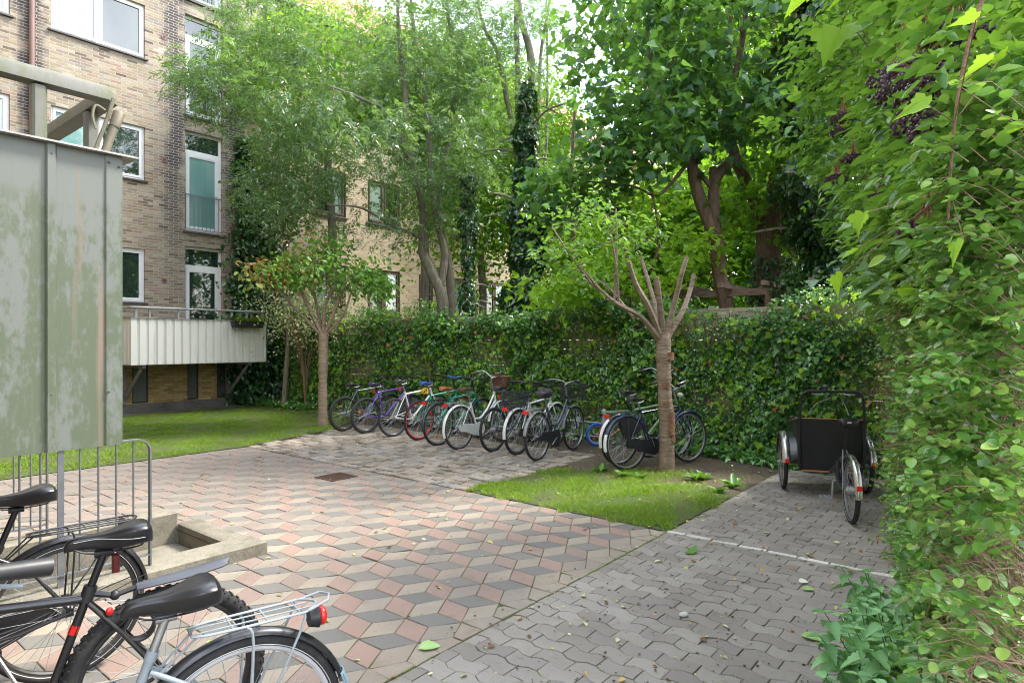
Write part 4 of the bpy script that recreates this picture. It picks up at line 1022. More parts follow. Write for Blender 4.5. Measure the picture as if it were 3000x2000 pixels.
def bicycle(loc, head, label, cfg):
    g = dict(R=.345, tr=.019, wb=1.08, kind='diamond', frame=(.03,.03,.03), tyre=(.016,.016,.017), rim=None, saddle=(.012,.012,.014), sh=.95, hb=1.05, bar='flat', grip=(.014,.014,.016),
             fender=None, rack=None, rlight=False, fbasket=None, rbasket=None, chain=None, knob=False, fine=False, fork=None, hubr=.018, spk=28, refl=None, steer=0.0, seatpost='steel', barc=None, lean=0.0,
             coatguard=False, group='bicycles parked along the ivy fence', half_fender=False, light=None, susp=False, whitefend=None, crank=0.6, name='bicycle', scale=1.0, ffender=True, fbot=math.pi*.98, stand=False)
    g.update(cfg); R, tr, wb = g['R'], g['tr'], g['wb']; fine = g['fine']; N = 16 if fine else 9
    t = empty(g['name'], loc, math.atan2(head[1], head[0]), label, 'bicycle', g['group'])
    t.rotation_euler = (g['lean'], 0, math.atan2(head[1], head[0])); t.scale = (g['scale'],)*3
    fm = M_gloss(g['frame']); A_ = Vector((0,0,R)); Fx = Vector((wb,0,R)); BB = Vector((.43,0,.285))
    hb_, ht = (Vector((wb-.155,0,.70)), Vector((wb-.20,0,.83))) if g['kind'] == 'diamond' else (Vector((wb-.175,0,.70)), Vector((wb-.225,0,.86)))
    SC = Vector((.265+g.get('sdx',0),0,.76)) if g['kind'] == 'diamond' else Vector((.275+g.get('sdx',0),0,.70)); BB = BB+Vector((g.get('sdx',0)*.6,0,0))
    rimm = M_steel() if g['rim'] is None else M_gloss(g['rim'])
    tm = M_rubber(g['tyre'])
    make_wheel(t, A_, R, tr, tm, rimm, .3, g['knob'], g['hubr'], g['spk'], fine, g['refl'])
    make_wheel(t, Fx, R, tr, tm, rimm, 1.1, g['knob'], .016, g['spk'], fine, g['refl'])
    # frame
    m = MB(); rt = .017 if g['kind'] == 'diamond' else .016
    m.tube([BB, SC, SC+(SC-BB).normalized()*.03], .0155, N)
    if g['kind'] == 'diamond':
        m.tube([SC-Vector((0,0,.015)), ht-Vector((-.005,0,.03))], rt, N); m.tube([BB, hb_+Vector((0,0,.03))], rt*1.2, N)
    else:
        low = BB+(SC-BB)*.42
        m.tube(bez([low, Vector((.52,0,.46)), Vector((.70,0,.60)), ht-Vector((0,0,.05))], 5), rt, N); m.tube(bez([BB, Vector((.58,0,.40)), Vector((.76,0,.56)), hb_+Vector((0,0,.02))], 5), rt*1.15, N)
    m.tube([hb_, ht], .0205, N)
    for s in (-1, 1):
        m.tube([BB+Vector((-.02,s*.02,0)), Vector((.20,s*.045,.30)), A_+Vector((0,s*.062,0))], [.010,.0095,.008], N)
        m.tube([SC+Vector((0,s*.015,-.03)), Vector((.16,s*.04,.60)), A_+Vector((0,s*.062,.005))], [.009,.0085,.007], N)
        m.box((A_.x-.016,s*.062-.003,R-.018),(A_.x+.016,s*.062+.003,R+.018))
    m.tube([BB+Vector((0,-.036,0)), BB+Vector((0,.036,0))], .021, N)
    m.tube([SC+Vector((0,0,.0)), SC+(SC-BB).normalized()*.032], .0185, N)
    m.build('frame', fm, t)
    # fork
    fk = fm if g['fork'] is None else M_gloss(g['fork']); m = MB(); cr = hb_+Vector((.012,0,-.03))
    for s in (-1, 1):
        if g['susp']: m.tube([cr+Vector((0,s*.055,.02)), cr+Vector((.03,s*.055,-.12)), Fx+Vector((-.012,s*.055,.12)), Fx+Vector((0,s*.055,0))], [.015,.015,.021,.018], N)
        else: m.tube(bez([cr+Vector((0,s*.035,0)), cr+Vector((.03,s*.05,-.10)), Fx+Vector((-.05,s*.055,.14)), Fx+Vector((0,s*.055,0))], 4), [.012]*6+[.010]*4+[.008]*3, N)
    m.tube([cr+Vector((0,-.055 if g['susp'] else -.035,.0)), cr+Vector((0,.055 if g['susp'] else .035,.0))], .016, N)
    m.build('fork', fk, t)
    # seat post and saddle
    sd = (SC-BB).normalized(); top = SC+sd*((g['sh']-.055-SC.z)/sd.z)
    tube_obj('seat_post', [([SC, top], .0135, N), ([top+Vector((-.03,0,0)), top+Vector((.03,0,0))], .014, N)], M_steel() if g['seatpost'] == 'steel' else M_black(), t)
    sm = saddle_mesh(.28, .16 if g['kind'] == 'diamond' else .205, .085 if fine else .062, groove=fine)
    so = sm.build('saddle', M_leather(g['saddle']), t, loc=(top.x-.015, 0, g['sh']))
    if fine:
        md = so.modifiers.new('s', 'SUBSURF'); md.levels = 1; md.render_levels = 1
    m = MB()
    for s in (-1, 1): m.tube(bez([(-.11,s*.045,-.022),(-.09,s*.03,-.042),(.05,s*.022,-.045),(.11,s*.012,-.022)], 4), .0035, 6)
    m.build('rail', M_black() if fine else M_steel(), so)
    if g.get('trim'):
        m = MB()
        for s in (-1, 1): m.tube(bez([(-.125,s*.058,-.004),(-.075,s*.081,.002),(-.02,s*.062,.006),(.04,s*.030,.009),(.11,s*.020,.004)], 5), .0012, 5)
        m.build('piping', paint((.35,.36,.36), .5, name='grey_piping'), so)
    # stem and handlebar
    st = (ht-hb_).normalized(); c0 = ht+st*max(.02, (g['hb']-ht.z-.03)/st.z); ext = .07 if g['kind'] == 'diamond' else .05
    c1 = Vector((c0.x+ext+g.get('barx',0), 0, g['hb']))
    hm = M_steel() if g['bar'] in ('swept', 'city') else M_black()
    if g['barc']: hm = M_gloss(g['barc'])
    tube_obj('stem', [([ht, c0], .0145, N), ([c0, c1], .015, N)], M_black() if g['bar'] == 'flat' else M_steel(), t)
    if g['bar'] == 'flat': pts = bez([(c1.x-.02,-.30,c1.z+.012),(c1.x-.01,-.14,c1.z+.015),(c1.x,0,c1.z),(c1.x-.01,.14,c1.z+.015),(c1.x-.02,.30,c1.z+.012)], 4); gd = Vector((-.02,1,0)); gp = [Vector((c1.x-.02,s*.30,c1.z+.012)) for s in (-1,1)]
    elif g['bar'] == 'city': pts = bez([(c1.x-.16,-.30,c1.z+.03),(c1.x-.05,-.22,c1.z+.055),(c1.x+.02,-.10,c1.z+.03),(c1.x,0,c1.z),(c1.x+.02,.10,c1.z+.03),(c1.x-.05,.22,c1.z+.055),(c1.x-.16,.30,c1.z+.03)], 4); gp = [Vector((c1.x-.16,s*.30,c1.z+.03)) for s in (-1,1)]
    else: pts = bez([(c1.x-.25,-.26,c1.z+.06),(c1.x-.12,-.255,c1.z+.09),(c1.x-.02,-.19,c1.z+.10),(c1.x+.01,-.06,c1.z+.01),(c1.x,0,c1.z),(c1.x+.01,.06,c1.z+.01),(c1.x-.02,.19,c1.z+.10),(c1.x-.12,.255,c1.z+.09),(c1.x-.25,.26,c1.z+.06)], 4); gp = [Vector((c1.x-.25,s*.26,c1.z+.06)) for s in (-1,1)]
    tn_ = g.get('turn', 0.0); ws_ = g.get('wide', 1.0)
    def tw_(p): p = Vector(p); dx, dy = p.x-c1.x, p.y*ws_; return Vector((c1.x+dx*math.cos(tn_)-dy*math.sin(tn_), dx*math.sin(tn_)+dy*math.cos(tn_), p.z))
    pts = [tw_(p) for p in pts]; gp = [tw_(p) for p in gp]
    hbo = tube_obj('handlebar', [(pts, .011, N)], hm, t)
    for s, gq in zip((-1, 1), gp):
        d_ = {'flat': Vector((.02,-s*1,0)), 'city': Vector((.55,-s*.75,.08)), 'swept': Vector((1,-s*.05,.15))}[g['bar']].normalized(); d_ = Matrix.Rotation(tn_, 3, 'Z') @ d_
        gr = .0185 if not g.get('fatgrip') else .0235
        m = MB(); m.tube([gq-d_*.012, gq-d_*.010, gq+d_*.055, gq+d_*.06, gq+d_*.125, gq+d_*.127], [gr*.7, gr*1.05, gr, gr*.97, gr*.92, gr*.8], N+4); m.build('grip', M_plastic(g['grip']), hbo)
        q = gq+d_*.15; m = MB(); m.tube(bez([q, q+Vector((.03,0,-.015)), gq+d_*.06+Vector((.055,0,-.03)), gq+Vector((.05,0,-.04))], 4), [.009]*3+[.006]*9+[.007], 8); m.build('brake_lever', M_silver() if g.get('slever') else M_black(), hbo)
    # cables
    m = MB(); m.tube(bez([Vector((c1.x+.03,.12,c1.z)), Vector((c1.x+.10,.05,c1.z-.08)), Vector((hb_.x+.04,.02,hb_.z+.05)), BB+Vector((.05,.02,.06))], 6), .0028, 5)
    m.tube(bez([Vector((c1.x+.03,-.12,c1.z)), Vector((c1.x+.12,-.06,c1.z-.10)), cr+Vector((.02,-.03,0))], 6), .0028, 5); m.build('cables', M_black(), t)
    # crank, pedals, chain
    m = MB(); a = g['crank']; ck = .17
    ring = [BB+Vector((.09*math.cos(k*math.pi/12), -.048, .09*math.sin(k*math.pi/12))) for k in range(24)]
    m.tube(ring, .004, 5, closed=True); 
    for k in range(5): aa = a+k*2*math.pi/5; m.tube([BB+Vector((0,-.048,0)), BB+Vector((.088*math.cos(aa),-.048,.088*math.sin(aa)))], .005, 5)
    for s in (-1, 1): m.tube([BB+Vector((0,s*.062,0)), BB+Vector((s*ck*math.cos(a), s*.068, s*ck*math.sin(a)))], [.011,.008], 8)
    m.tube([BB+Vector((0,-.066,0)), BB+Vector((0,.066,0))], .010, 8)
    cro = m.build('crank', M_steel() if not g.get('bcrank') else M_black(), t)
    for s in (-1, 1):
        pc = BB+Vector((s*ck*math.cos(a), s*.12, s*ck*math.sin(a))); m = MB()
        for dx in (-.04, .035): m.box((pc.x+dx,pc.y-.045,pc.z-.011),(pc.x+dx+.006,pc.y+.045,pc.z+.011))
        for dy in (-.045, .039): m.box((pc.x-.034,pc.y+dy,pc.z-.011),(pc.x+.035,pc.y+dy+.006,pc.z+.011))
        m.box((pc.x-.034,pc.y-.012,pc.z-.009),(pc.x+.035,pc.y+.012,pc.z+.009)); m.build('pedal', M_black(), cro, smooth=False)
    m = MB()
    for s in (1, -1): m.tube([BB+Vector((0,-.048,s*.088)), A_+Vector((0,-.048,s*.035))], .0035, 5)
    m.tube([A_+Vector((.035*math.cos(k*math.pi/8),-.048,.035*math.sin(k*math.pi/8))) for k in range(16)], .006, 5, closed=True); m.build('chain', M_zinc(), t)
    if g['chain']:
        m = MB(); out = [(-.03,R-.055),(-.055,R-.02),(-.055,R+.025),(-.02,R+.055),(.10,R+.062),(.30,.385),(.43,.40),(.52,.36),(.55,.285),(.52,.21),(.43,.175),(.30,.20),(.10,R-.072)]
        m.prism(out, -.070, -.050); m.build('chain_guard', M_gloss(g['chain']), t)
    # mudguards
    if g['fender']:
        fmx = M_gloss(g['fender']); m = MB(); m.band(A_, R+.014, .026, .010, 28, math.radians(70) if g['half_fender'] else R_(20), R_(g.get('fend', 190)))
        rf = m.build('mudguard', fmx, t); m = MB()
        for s in (-1, 1): m.tube([A_+Vector((0,s*.07,0)), A_+Vector(((R+.01)*math.cos(R_(165)), s*.026, (R+.01)*math.sin(R_(165))))], .0028, 5)
        m.build('stay', M_steel() if not fine else M_black(), rf)
        if g['whitefend']:
            m = MB(); m.band(A_, R+.0165, .028, .010, 14, R_(g['whitefend']), R_(192)); m.build('fender_tip', M_gloss((.75,.75,.73)), rf)
        if g['ffender']:
            m = MB(); m.band(Fx, R+.014, .026, .010, 24, R_(40), R_(175)); ff = m.build('mudguard', fmx, t)
    if g['rack']:
        rm = M_gloss(g['rack']) if g['rack'] != 'steel' else M_steel(); zt = 2*R+.055; x0, x1 = .14, g.get('rx1', -.30); m = MB(); rr = .0048
        lp = bez([(x0+.02,-.035,zt),(x0-.05,-.055,zt),(-.15,-.062,zt),(x1+.03,-.055,zt+.002),(x1-.01,0,zt+.004),(x1+.03,.055,zt+.002),(-.15,.062,zt),(x0-.05,.055,zt),(x0+.02,.035,zt)], 5)
        m.tube(lp, rr, 8, closed=False); m.tube([lp[0], lp[-1]], rr, 8)
        for yy in (-.022, .022): m.tube([(x0+.01,yy,zt),(x1+.02,yy,zt)], .003, 6)
        for xx in (.04, -.07, -.18): m.tube([(xx,-.058,zt),(xx,.058,zt)], .003, 6)
        for s in (-1, 1):
            m.tube(bez([(x1+.055,s*.057,zt),(x1+.06,s*.066,zt-.05),A_+Vector((-.012,s*.068,.02))], 4), rr, 8); m.tube(bez([(-.0,s*.060,zt),(-.02,s*.066,zt-.06),A_+Vector((.0,s*.068,.02))], 4), rr, 8)
            m.tube([(x0,s*.035,zt), SC+Vector((-.02,s*.016,-.05))], rr*.85, 6)
        ro = m.build('rack', rm, t)
        if g['rlight']:
            m = MB(); m.bbox((x1-.035,-.045,zt-.055),(x1-.005,.045,zt-.008), .006); m.build('rear_lamp', M_red(), ro)
            m = MB(); m.box((x1-.0045,-.03,zt-.045),(x1+.012,.03,zt-.012)); m.build('bracket', M_black(), ro)
    if g.get('seatlight'):
        m = MB(); q = top+Vector((-.06,0,-.07)); m.bbox((q.x-.02,q.y-.02,q.z-.032),(q.x+.01,q.y+.02,q.z+.032), .006); m.build('rear_lamp', M_red(), t)
    def basket(c, lx, ly, h, tap, mat):
        m = MB(); 
        def cor(z, k): f = 1-tap*(1-z/h); return [(c[0]-lx/2*f,c[1]-ly/2*f,c[2]+z),(c[0]+lx/2*f,c[1]-ly/2*f,c[2]+z),(c[0]+lx/2*f,c[1]+ly/2*f,c[2]+z),(c[0]-lx/2*f,c[1]+ly/2*f,c[2]+z)]
        for z in np.linspace(0, h, 11): m.tube(cor(z, 0), .0028 if 0 < z < h else .005, 5, closed=True)
        b0, b1 = cor(0, 0), cor(h, 0)
        for i in range(4):
            j2 = (i+1) % 4
            for t_ in np.linspace(0, 1, 15)[:-1]:
                m.tube([Vector(b0[i]).lerp(Vector(b0[j2]), t_), Vector(b1[i]).lerp(Vector(b1[j2]), t_)], .0022, 4)
        for t_ in np.linspace(0, 1, 12): m.tube([Vector(b0[0]).lerp(Vector(b0[1]), t_), Vector(b0[3]).lerp(Vector(b0[2]), t_)], .0022, 4)
        return m.build('basket', mat, t)
    if g['rbasket']: basket((-.09,0,2*R+.065), .38, .30, .20, .14, M_plastic(g['rbasket']))
    if g['fbasket'] == 'wire': basket((c1.x+.19,0,g['hb']-.27), .27, .38, .25, .2, M_plastic((.018,.022,.024)))
    if g['fbasket'] == 'wicker':
        m = MB(); cc = Vector((c1.x+.18,0,g['hb']-.25)); rings = []
        for z, f in ((0,.72),(.06,.78),(.12,.84),(.20,.92),(.26,1.0)): rings.append([(cc.x+.14*f*math.cos(2*math.pi*k/24), .19*f*math.sin(2*math.pi*k/24), cc.z+z) for k in range(24)])
        for z, f in ((.26,.94),(.20,.86),(.12,.78),(.02,.68)): rings.append([(cc.x+.14*f*math.cos(2*math.pi*k/24), .19*f*math.sin(2*math.pi*k/24), cc.z+z) for k in range(24)])
        m.loft(rings); bo = m.build('basket', bark_mat('brown_wicker', (.055,.022,.012), (.16,.07,.04), (30,30,50), .6), t)
        m = MB(); m.tube([(cc.x+.14*math.cos(2*math.pi*k/24), .19*math.sin(2*math.pi*k/24), cc.z+.262) for k in range(24)], .009, 6, closed=True); m.build('rim', paint((.22,.10,.055), .6, name='wicker_rim'), bo)
    if g['light']:
        m = MB(); m.ball((c1.x+.06,0,g['hb']-.10), .045, 12, 8, (1,.85,.85)); m.build('head_lamp', M_gloss((.55,.54,.48)), t)
    if g['coatguard']:
        m = MB(); pts2 = [(0,R+.03)]+[((R-.02)*math.cos(R_(a_)), R+(R-.02)*math.sin(R_(a_))) for a_ in range(35, 118, 8)]
        for s in (-1, 1): m.prism(pts2, s*.034-.001, s*.034+.001)
        m.build('coat_guard', M_plastic(), t)
    if g['stand']:
        m = MB(); m.tube([Vector((.30,.05,.27)), Vector((.18,.17,.02))], .008, 8); m.build('kickstand', M_steel(), t)
    if g['light'] == 'bell': pass
    return t
def gp_(px, py):
    d = 3157/(py-1000); return P(px, py, d)
def B(px, py, head, label, **cfg):
    c = gp_(px, py); return bicycle((c.x, c.y, 0), head, label, cfg)
h0 = (.60, .80)
B(1008,1263,(.66,.75),'dark grey mountain bicycle with fat tyres, leftmost of the row, next to the left tree', frame=(.075,.085,.10), R=.33, tr=.025, hb=1.0, sh=.87, refl=2.4, spk=24, susp=True, rim=(.03,.03,.03), seatpost='b', bcrank=True)
B(1072,1270,(.66,.75),'purple mountain bicycle with an orange spoke reflector and fat tyres, second from left', frame=(.13,.045,.36), R=.335, tr=.027, hb=1.0, sh=.90, refl=3.0, seatlight=True, saddle=(.035,.03,.07), susp=True, bcrank=True, seatpost='b', rim=(.04,.04,.05))
B(1153,1279,(.64,.77),'cream white bicycle with plain thin wheels and a grey saddle, third from left', frame=(.62,.62,.57), R=.345, hb=1.06, sh=.98, seatlight=True, saddle=(.05,.055,.06), rim=(.07,.08,.12))
B(1228,1289,(.63,.78),'green bicycle with bright red wheel rims and a blue saddle', frame=(.01,.22,.13), R=.345, hb=1.04, sh=.97, rim=(.62,.015,.03), saddle=(.03,.09,.38), barc=(.03,.17,.50), bar='flat', spk=20)
B(1284,1305,(.62,.78),'bicycle with an orange-brown saddle and black rear rack, beside the red-rimmed one', frame=(.015,.17,.11), R=.345, hb=1.05, sh=.92, rack=(.02,.02,.022), rlight=True, saddle=(.36,.12,.035), fender=(.02,.02,.024), refl=4.8, barc=(.03,.03,.04))
B(1345,1317,(.61,.79),'white step-through bicycle with brown saddle and brown wicker front basket', kind='step', frame=(.66,.68,.63), fender=(.72,.72,.69), rack='steel', rlight=True, saddle=(.07,.045,.035), sh=.94, hb=1.10, bar='swept', grip=(.10,.05,.04), fbasket='wicker', tyre=(.035,.025,.025), chain=(.55,.57,.53), fend=200)
B(1446,1324,(.58,.81),'slim dark blue bicycle with white fork, right of the white step-through', kind='diamond', frame=(.02,.03,.055), fork=(.6,.62,.6), rim=(.03,.04,.05), hubr=.036, sh=.97, hb=1.02, seatlight=True, saddle=(.015,.02,.025), barc=(.02,.02,.03))
B(1517,1333,(.58,.81),'white bicycle carrying a black wire basket on its rear rack', kind='diamond', frame=(.62,.63,.62), fender=(.70,.70,.68), rack=(.02,.02,.02), rlight=True, rbasket=(.018,.022,.026), hubr=.036, sh=.86, hb=.98, bar='flat', rim=(.04,.04,.045), chain=(.03,.03,.03))
B(1575,1349,(.56,.83),'dark blue city bicycle with black front basket and silver handlebar, rightmost of the row', kind='step', frame=(.018,.026,.05), fender=(.22,.22,.22), half_fender=False, rack='steel', rlight=True, sh=.94, hb=1.06, bar='city', fbasket='wire', saddle=(.03,.025,.035), fend=172, chain=(.02,.02,.03), stand=True)
B(1838,1378,(.86,.51),'dark blue classic bicycle with white mudguard tip, leaning on the right tree', kind='diamond', frame=(.012,.025,.085), fender=(.012,.025,.09), whitefend=158, rack=(.03,.035,.04), rlight=True, sh=.93, hb=1.05, bar='swept', chain=(.012,.014,.02), coatguard=True, saddle=(.03,.03,.033), light=True, R=.355, tyre=(.02,.02,.02), group='bicycles by the right tree', wb=1.14, lean=-.05, crank=-1.2)
B(1816,1362,(.84,.54),'pale green bicycle with high silver handlebar standing behind the dark blue classic one', kind='diamond', frame=(.16,.27,.15), fender=(.03,.05,.04), whitefend=125, rack=(.12,.22,.12), sh=1.0, hb=1.20, bar='swept', saddle=(.025,.025,.027), light=True, R=.345, group='bicycles by the right tree', wb=1.10)
B(1748,1306,(.97,.24),'small orange children\'s bicycle with bright blue tyres behind the pale green one', kind='diamond', frame=(.75,.17,.02), tyre=(.02,.10,.46), R=.345, tr=.045, rim=(.5,.5,.52), refl=4.3, sh=.92, hb=1.22, scale=.55, grip=(.01,.01,.012), fork=(.75,.17,.02), wb=1.30, spk=16, group='bicycles by the right tree')
# yellow cable lock hanging under the blue saddle
c = gp_(1228,1289); hd = Vector((.63,.78,0)).normalized(); q = c+hd*.13; q.z = .86
lk = empty('cable_lock', q, math.atan2(hd.y, hd.x), 'yellow coiled cable lock hanging under the blue saddle of the green bicycle', 'lock')
m = MB()
for k, r in enumerate((.055,.05,.058,.046,.052)): m.tube([(r*math.cos(a_)*.9, -.03+k*.016+.01*math.sin(a_*2), -.02+r*math.sin(a_)) for a_ in np.linspace(0, 6.28, 17)[:-1]], .008, 6, closed=True)
m.build('cable', M_gloss((.72,.47,.02)), lk); m = MB(); m.bbox((-.02,-.055,-.095),(.02,.055,-.062), .006); m.build('lock_body', M_black(), lk)
# plastic bag over the saddle of the last bicycle
c = gp_(1575,1349); hd = Vector((.56,.83,0)).normalized(); q = c+hd*.20; q.z = .955
m = MB(); rings = []
for i, (z, r) in enumerate(((-.075,.07),(-.04,.115),(0,.13),(.035,.12),(.055,.08),(.062,.03))):
    rings.append([((r*1.15+.014*math.sin(k*2.3+i))*math.cos(2*math.pi*k/22), (r*.8+.012*math.sin(k*3.1+i*2))*math.sin(2*math.pi*k/22), z+.008*math.sin(k*1.7+i)) for k in range(22)])
m.loft(rings); o = m.build('plastic_bag', paint((.055,.045,.065), .22, 0, .3, 30, .4, name='crinkled_plastic'), loc=q, rz=math.atan2(hd.y, hd.x)); tag(o, 'dark crinkled plastic bag pulled over the saddle of the rightmost bicycle in the row', 'plastic bag')

# --- the three bicycles in front at the left
def BF(x, y, head, label, **cfg):
    cfg.setdefault('group', 'bicycles in the near left corner'); return bicycle((x, y, 0), head, label, cfg)
silver = BF(-.915, 2.15, (-.81,-.59), 'silver bicycle with black saddle, silver rack and black mudguard, nearest at the lower left', kind='step', frame=(.23,.27,.295), fender=(.012,.013,.016), ffender=True, rack=(.25,.285,.30), sh=.878, hb=1.045, bar='swept', barx=.04, turn=R_(24), wide=1.25, rx1=-.24, R=.35, tr=.0205, fine=True, spk=36, saddle=(.007,.007,.009), fatgrip=True, slever=True, rim=(.42,.42,.42), fend=160, half_fender=False, light=True)
mtb = BF(-1.367, 2.52, (-.80,-.60), 'black mountain bicycle with knobby tyres, stitched saddle and a clip-on grey mudguard', kind='diamond', frame=(.010,.010,.012), R=.365, tr=.029, knob=True, fine=True, spk=32, sh=.958, hb=1.03, bar='flat', rim=(.015,.015,.016), seatpost='b', saddle=(.008,.008,.010), trim=True, bcrank=True, susp=True)
back = BF(-2.246, 3.2, (-.70,-.715), 'black city bicycle with thin black rack and stripe-sided tyres, farthest of the three near ones', kind='step', frame=(.010,.010,.012), fender=(.012,.012,.014), rack=(.014,.014,.016), sh=.945, hb=1.10, bar='city', R=.35, tr=.020, fine=True, spk=36, saddle=(.012,.012,.014), seatpost='b', rim=(.03,.03,.03), fend=172, chain=(.012,.012,.014), stand=True)
# extras: lamps, reflectors, clip mudguard
def add(par, name, mbx, mat): return mbx.build(name, mat, par)
m = MB(); m.ball((-.272,0,.705), .036, 14, 10, (.55,.95,.95)); add(silver, 'rear_lamp', m, M_red())
m = MB(); m.tube([(-.225,0,.705),(-.258,0,.705)], [.03,.040], 14); add(silver, 'lamp_housing', m, M_plastic())
m = MB(); m.tube([(-.21,-.058,.757),(-.28,-.045,.773),(-.30,0,.776),(-.28,.045,.773),(-.21,.058,.757)], .0045, 8); add(silver, 'rack_hoop', m, M_gloss((.25,.285,.30)))
m = MB(); m.band((0,0,.35), .372, .030, .010, 5, R_(158), R_(168)); m.loft([[( -.350-.004*k, (y)*1.0, .485-.0*k-.012*k) for y in (-.03,-.015,0,.015,.03)]+[(-.345-.004*k, y, .480-.012*k) for y in (.03,.015,0,-.015,-.03)] for k in range(4)]); add(silver, 'mudflap', m, M_gloss((.25,.36,.40)))
m = MB(); m.bbox((-.29,-.04,.70),(-.262,.04,.745), .006); add(back, 'rear_lamp', m, M_red()); m = MB(); m.box((-.2615,-.035,.695),(-.235,.035,.75)); add(back, 'lamp_housing', m, M_plastic())
m = MB(); q0 = Vector((.19,0,.865)); rings = []
for i, (x, z, w) in enumerate(((.2,.75,.02),(.15,.75,.02),(.11,.752,.024),(.07,.757,.034),(-.02,.764,.044),(-.12,.774,.050),(-.19,.783,.044),(-.215,.787,.030),(-.225,.789,.012))):
    up_ = [(x, w*c_, z+.016*(1-c_*c_)-.004) for c_ in (-1,-.6,-.2,.2,.6,1)]; rings.append(up_+[(x, w*c_*.94, z+.016*(1-c_*c_)-.009) for c_ in (1,.6,.2,-.2,-.6,-1)])
m.loft(rings[2:]); cg = add(mtb, 'mudguard', m, paint((.055,.06,.075), .45, 0, .1, 10, dirt_amt=.1, name='grey_plastic'))
m = MB(); m.tube([(.265,0,.765),(.18,0,.735),(.105,0,.752)], [.013,.010,.011], 8); m.ball((.18,0,.737), .019, 10, 6); m.tube([(.273,0,.735),(.256,0,.79)], .023, 14); m.build('clamp', M_plastic(), cg)
m = MB(); m.bbox((.165,-.016,.825),(.190,.016,.895), .006); add(mtb, 'rear_lamp', m, paint((.09,.005,.006), .3, 0, .1, 10, .3, name='dark_red_lamp'))
m = MB(); m.ball((.20,.03,.69), .016, 8, 6, (.8,.6,1)); add(mtb, 'red_lamp', m, M_red())
m = MB(); m.ring((.10,0,.60), .052, .007, 22, 6, flat=4.0); add(mtb, 'ring_lock', m, M_plastic())
m = MB(); m.tube([(.313,0,.625),(.302,0,.655)], .0165, 8); add(mtb, 'red_sticker', m, M_red())

# ================================================================== CARGO TRICYCLE
rc = gp_(2493, 1532); th = Vector((.285,.958,0)).normalized(); 
tk = empty('cargo_tricycle', (rc.x, rc.y, 0), math.atan2(th.y, th.x), 'black cargo tricycle with a big plywood box and steel mudguards, parked beside the bushes', 'cargo tricycle')
TR = .305; LX = 1.37
def tk_wheel(x, y, R, tr=.023): return make_wheel(tk, Vector((x,y,R)), R, tr, M_rubber(), M_steel(), .4, False, .024, 36, True)
tk_wheel(0, 0, TR); 
for s in (-1, 1): tk_wheel(LX, s*.43, .305)
# box: tapered plywood with bare orange edges
M_ply = paint((.010,.010,.011), .38, 0, .3, 8, .1, (.05,.045,.04), .1, name='black_plywood'); M_edge = paint((.50,.20,.08), .6, 0, .2, 30, name='plywood_edge')
bx0, bx1, z0 = LX-.40, LX+.46, .30
m = MB()
def bx_panel(p, q, th_, name, mat=M_ply):
    mb = MB(); mb.add(p+q, [(3,2,1,0),(4,5,6,7),(0,1,5,4),(1,2,6,5),(2,3,7,6),(3,0,4,7)]); return mb.build(name, mat, tk, smooth=False)
W0, W1 = .300, .335; zt0, zt1 = .86, .72
bx_panel([(bx0,-W0,z0),(bx0,W0,z0),(bx0-.03,W1,zt0),(bx0-.03,-W1,zt0)], [(bx0+.012,-W0,z0),(bx0+.012,W0,z0),(bx0-.018,W1,zt0),(bx0-.018,-W1,zt0)], .012, 'rear_panel')
bx_panel([(bx1,-W0,z0),(bx1,W0,z0),(bx1+.05,W1,zt1),(bx1+.05,-W1,zt1)], [(bx1-.012,-W0,z0),(bx1-.012,W0,z0),(bx1+.038,W1,zt1),(bx1+.038,-W1,zt1)], .012, 'front_panel')
for s in (-1, 1):
    bx_panel([(bx0+.013,s*W0,z0),(bx1-.013,s*W0,z0),(bx1+.037,s*W1,zt1),(bx0-.017,s*W1,zt0)], [(bx0+.013,s*(W0-.012),z0),(bx1-.013,s*(W0-.012),z0),(bx1+.037,s*(W1-.012),zt1),(bx0-.017,s*(W1-.012),zt0)], .012, 'side_panel')
    m = MB(); m.add([(bx0-.030,s*W1,zt0+.001),(bx1+.05,s*W1,zt1+.001),(bx1+.05,s*(W1-.012),zt1+.001),(bx0-.030,s*(W1-.012),zt0+.001),(bx0-.030,s*W1,zt0+.006),(bx1+.05,s*W1,zt1+.006),(bx1+.05,s*(W1-.012),zt1+.006),(bx0-.030,s*(W1-.012),zt0+.006)], [(0,1,2,3),(7,6,5,4),(0,4,5,1),(1,5,6,2),(2,6,7,3),(3,7,4,0)]); m.build('bare_edge', M_edge, tk, smooth=False)
for (a, b) in (((bx0-.033,-W1+.013,zt0+.001),(bx0-.018,W1-.013,zt0+.008)), ((bx0-.012,-W0,z0-.016),(bx0+.01,W0,z0-.002))):
    m = MB(); m.box(a, b); m.build('bare_edge', M_edge, tk, smooth=False)
m = MB(); m.box((bx0+.013,-W0+.013,z0+.002),(bx1-.013,W0-.013,z0+.014)); m.build('box_floor', M_ply, tk, smooth=False)
for s in (-1, 1):   # corner angles with rivets
    m = MB(); m.tube([(bx0-.008,s*(W0+.002),z0-.01),(bx0-.036,s*(W1+.002),zt0+.0)], .013, 4); m.tube([(bx0-.012,s*(W0-.025),z0),(bx0-.040,s*(W1-.025),zt0)], .006, 6); m.build('corner_profile', M_black(), tk)
    m = MB()
    for z in (.36,.50,.64,.78): m.ball((bx0-.022-(z-.3)*.05,s*(W0-.0+(z-.3)*.05),z), .008, 8, 5)
    m.build('rivets', M_steel(), tk)
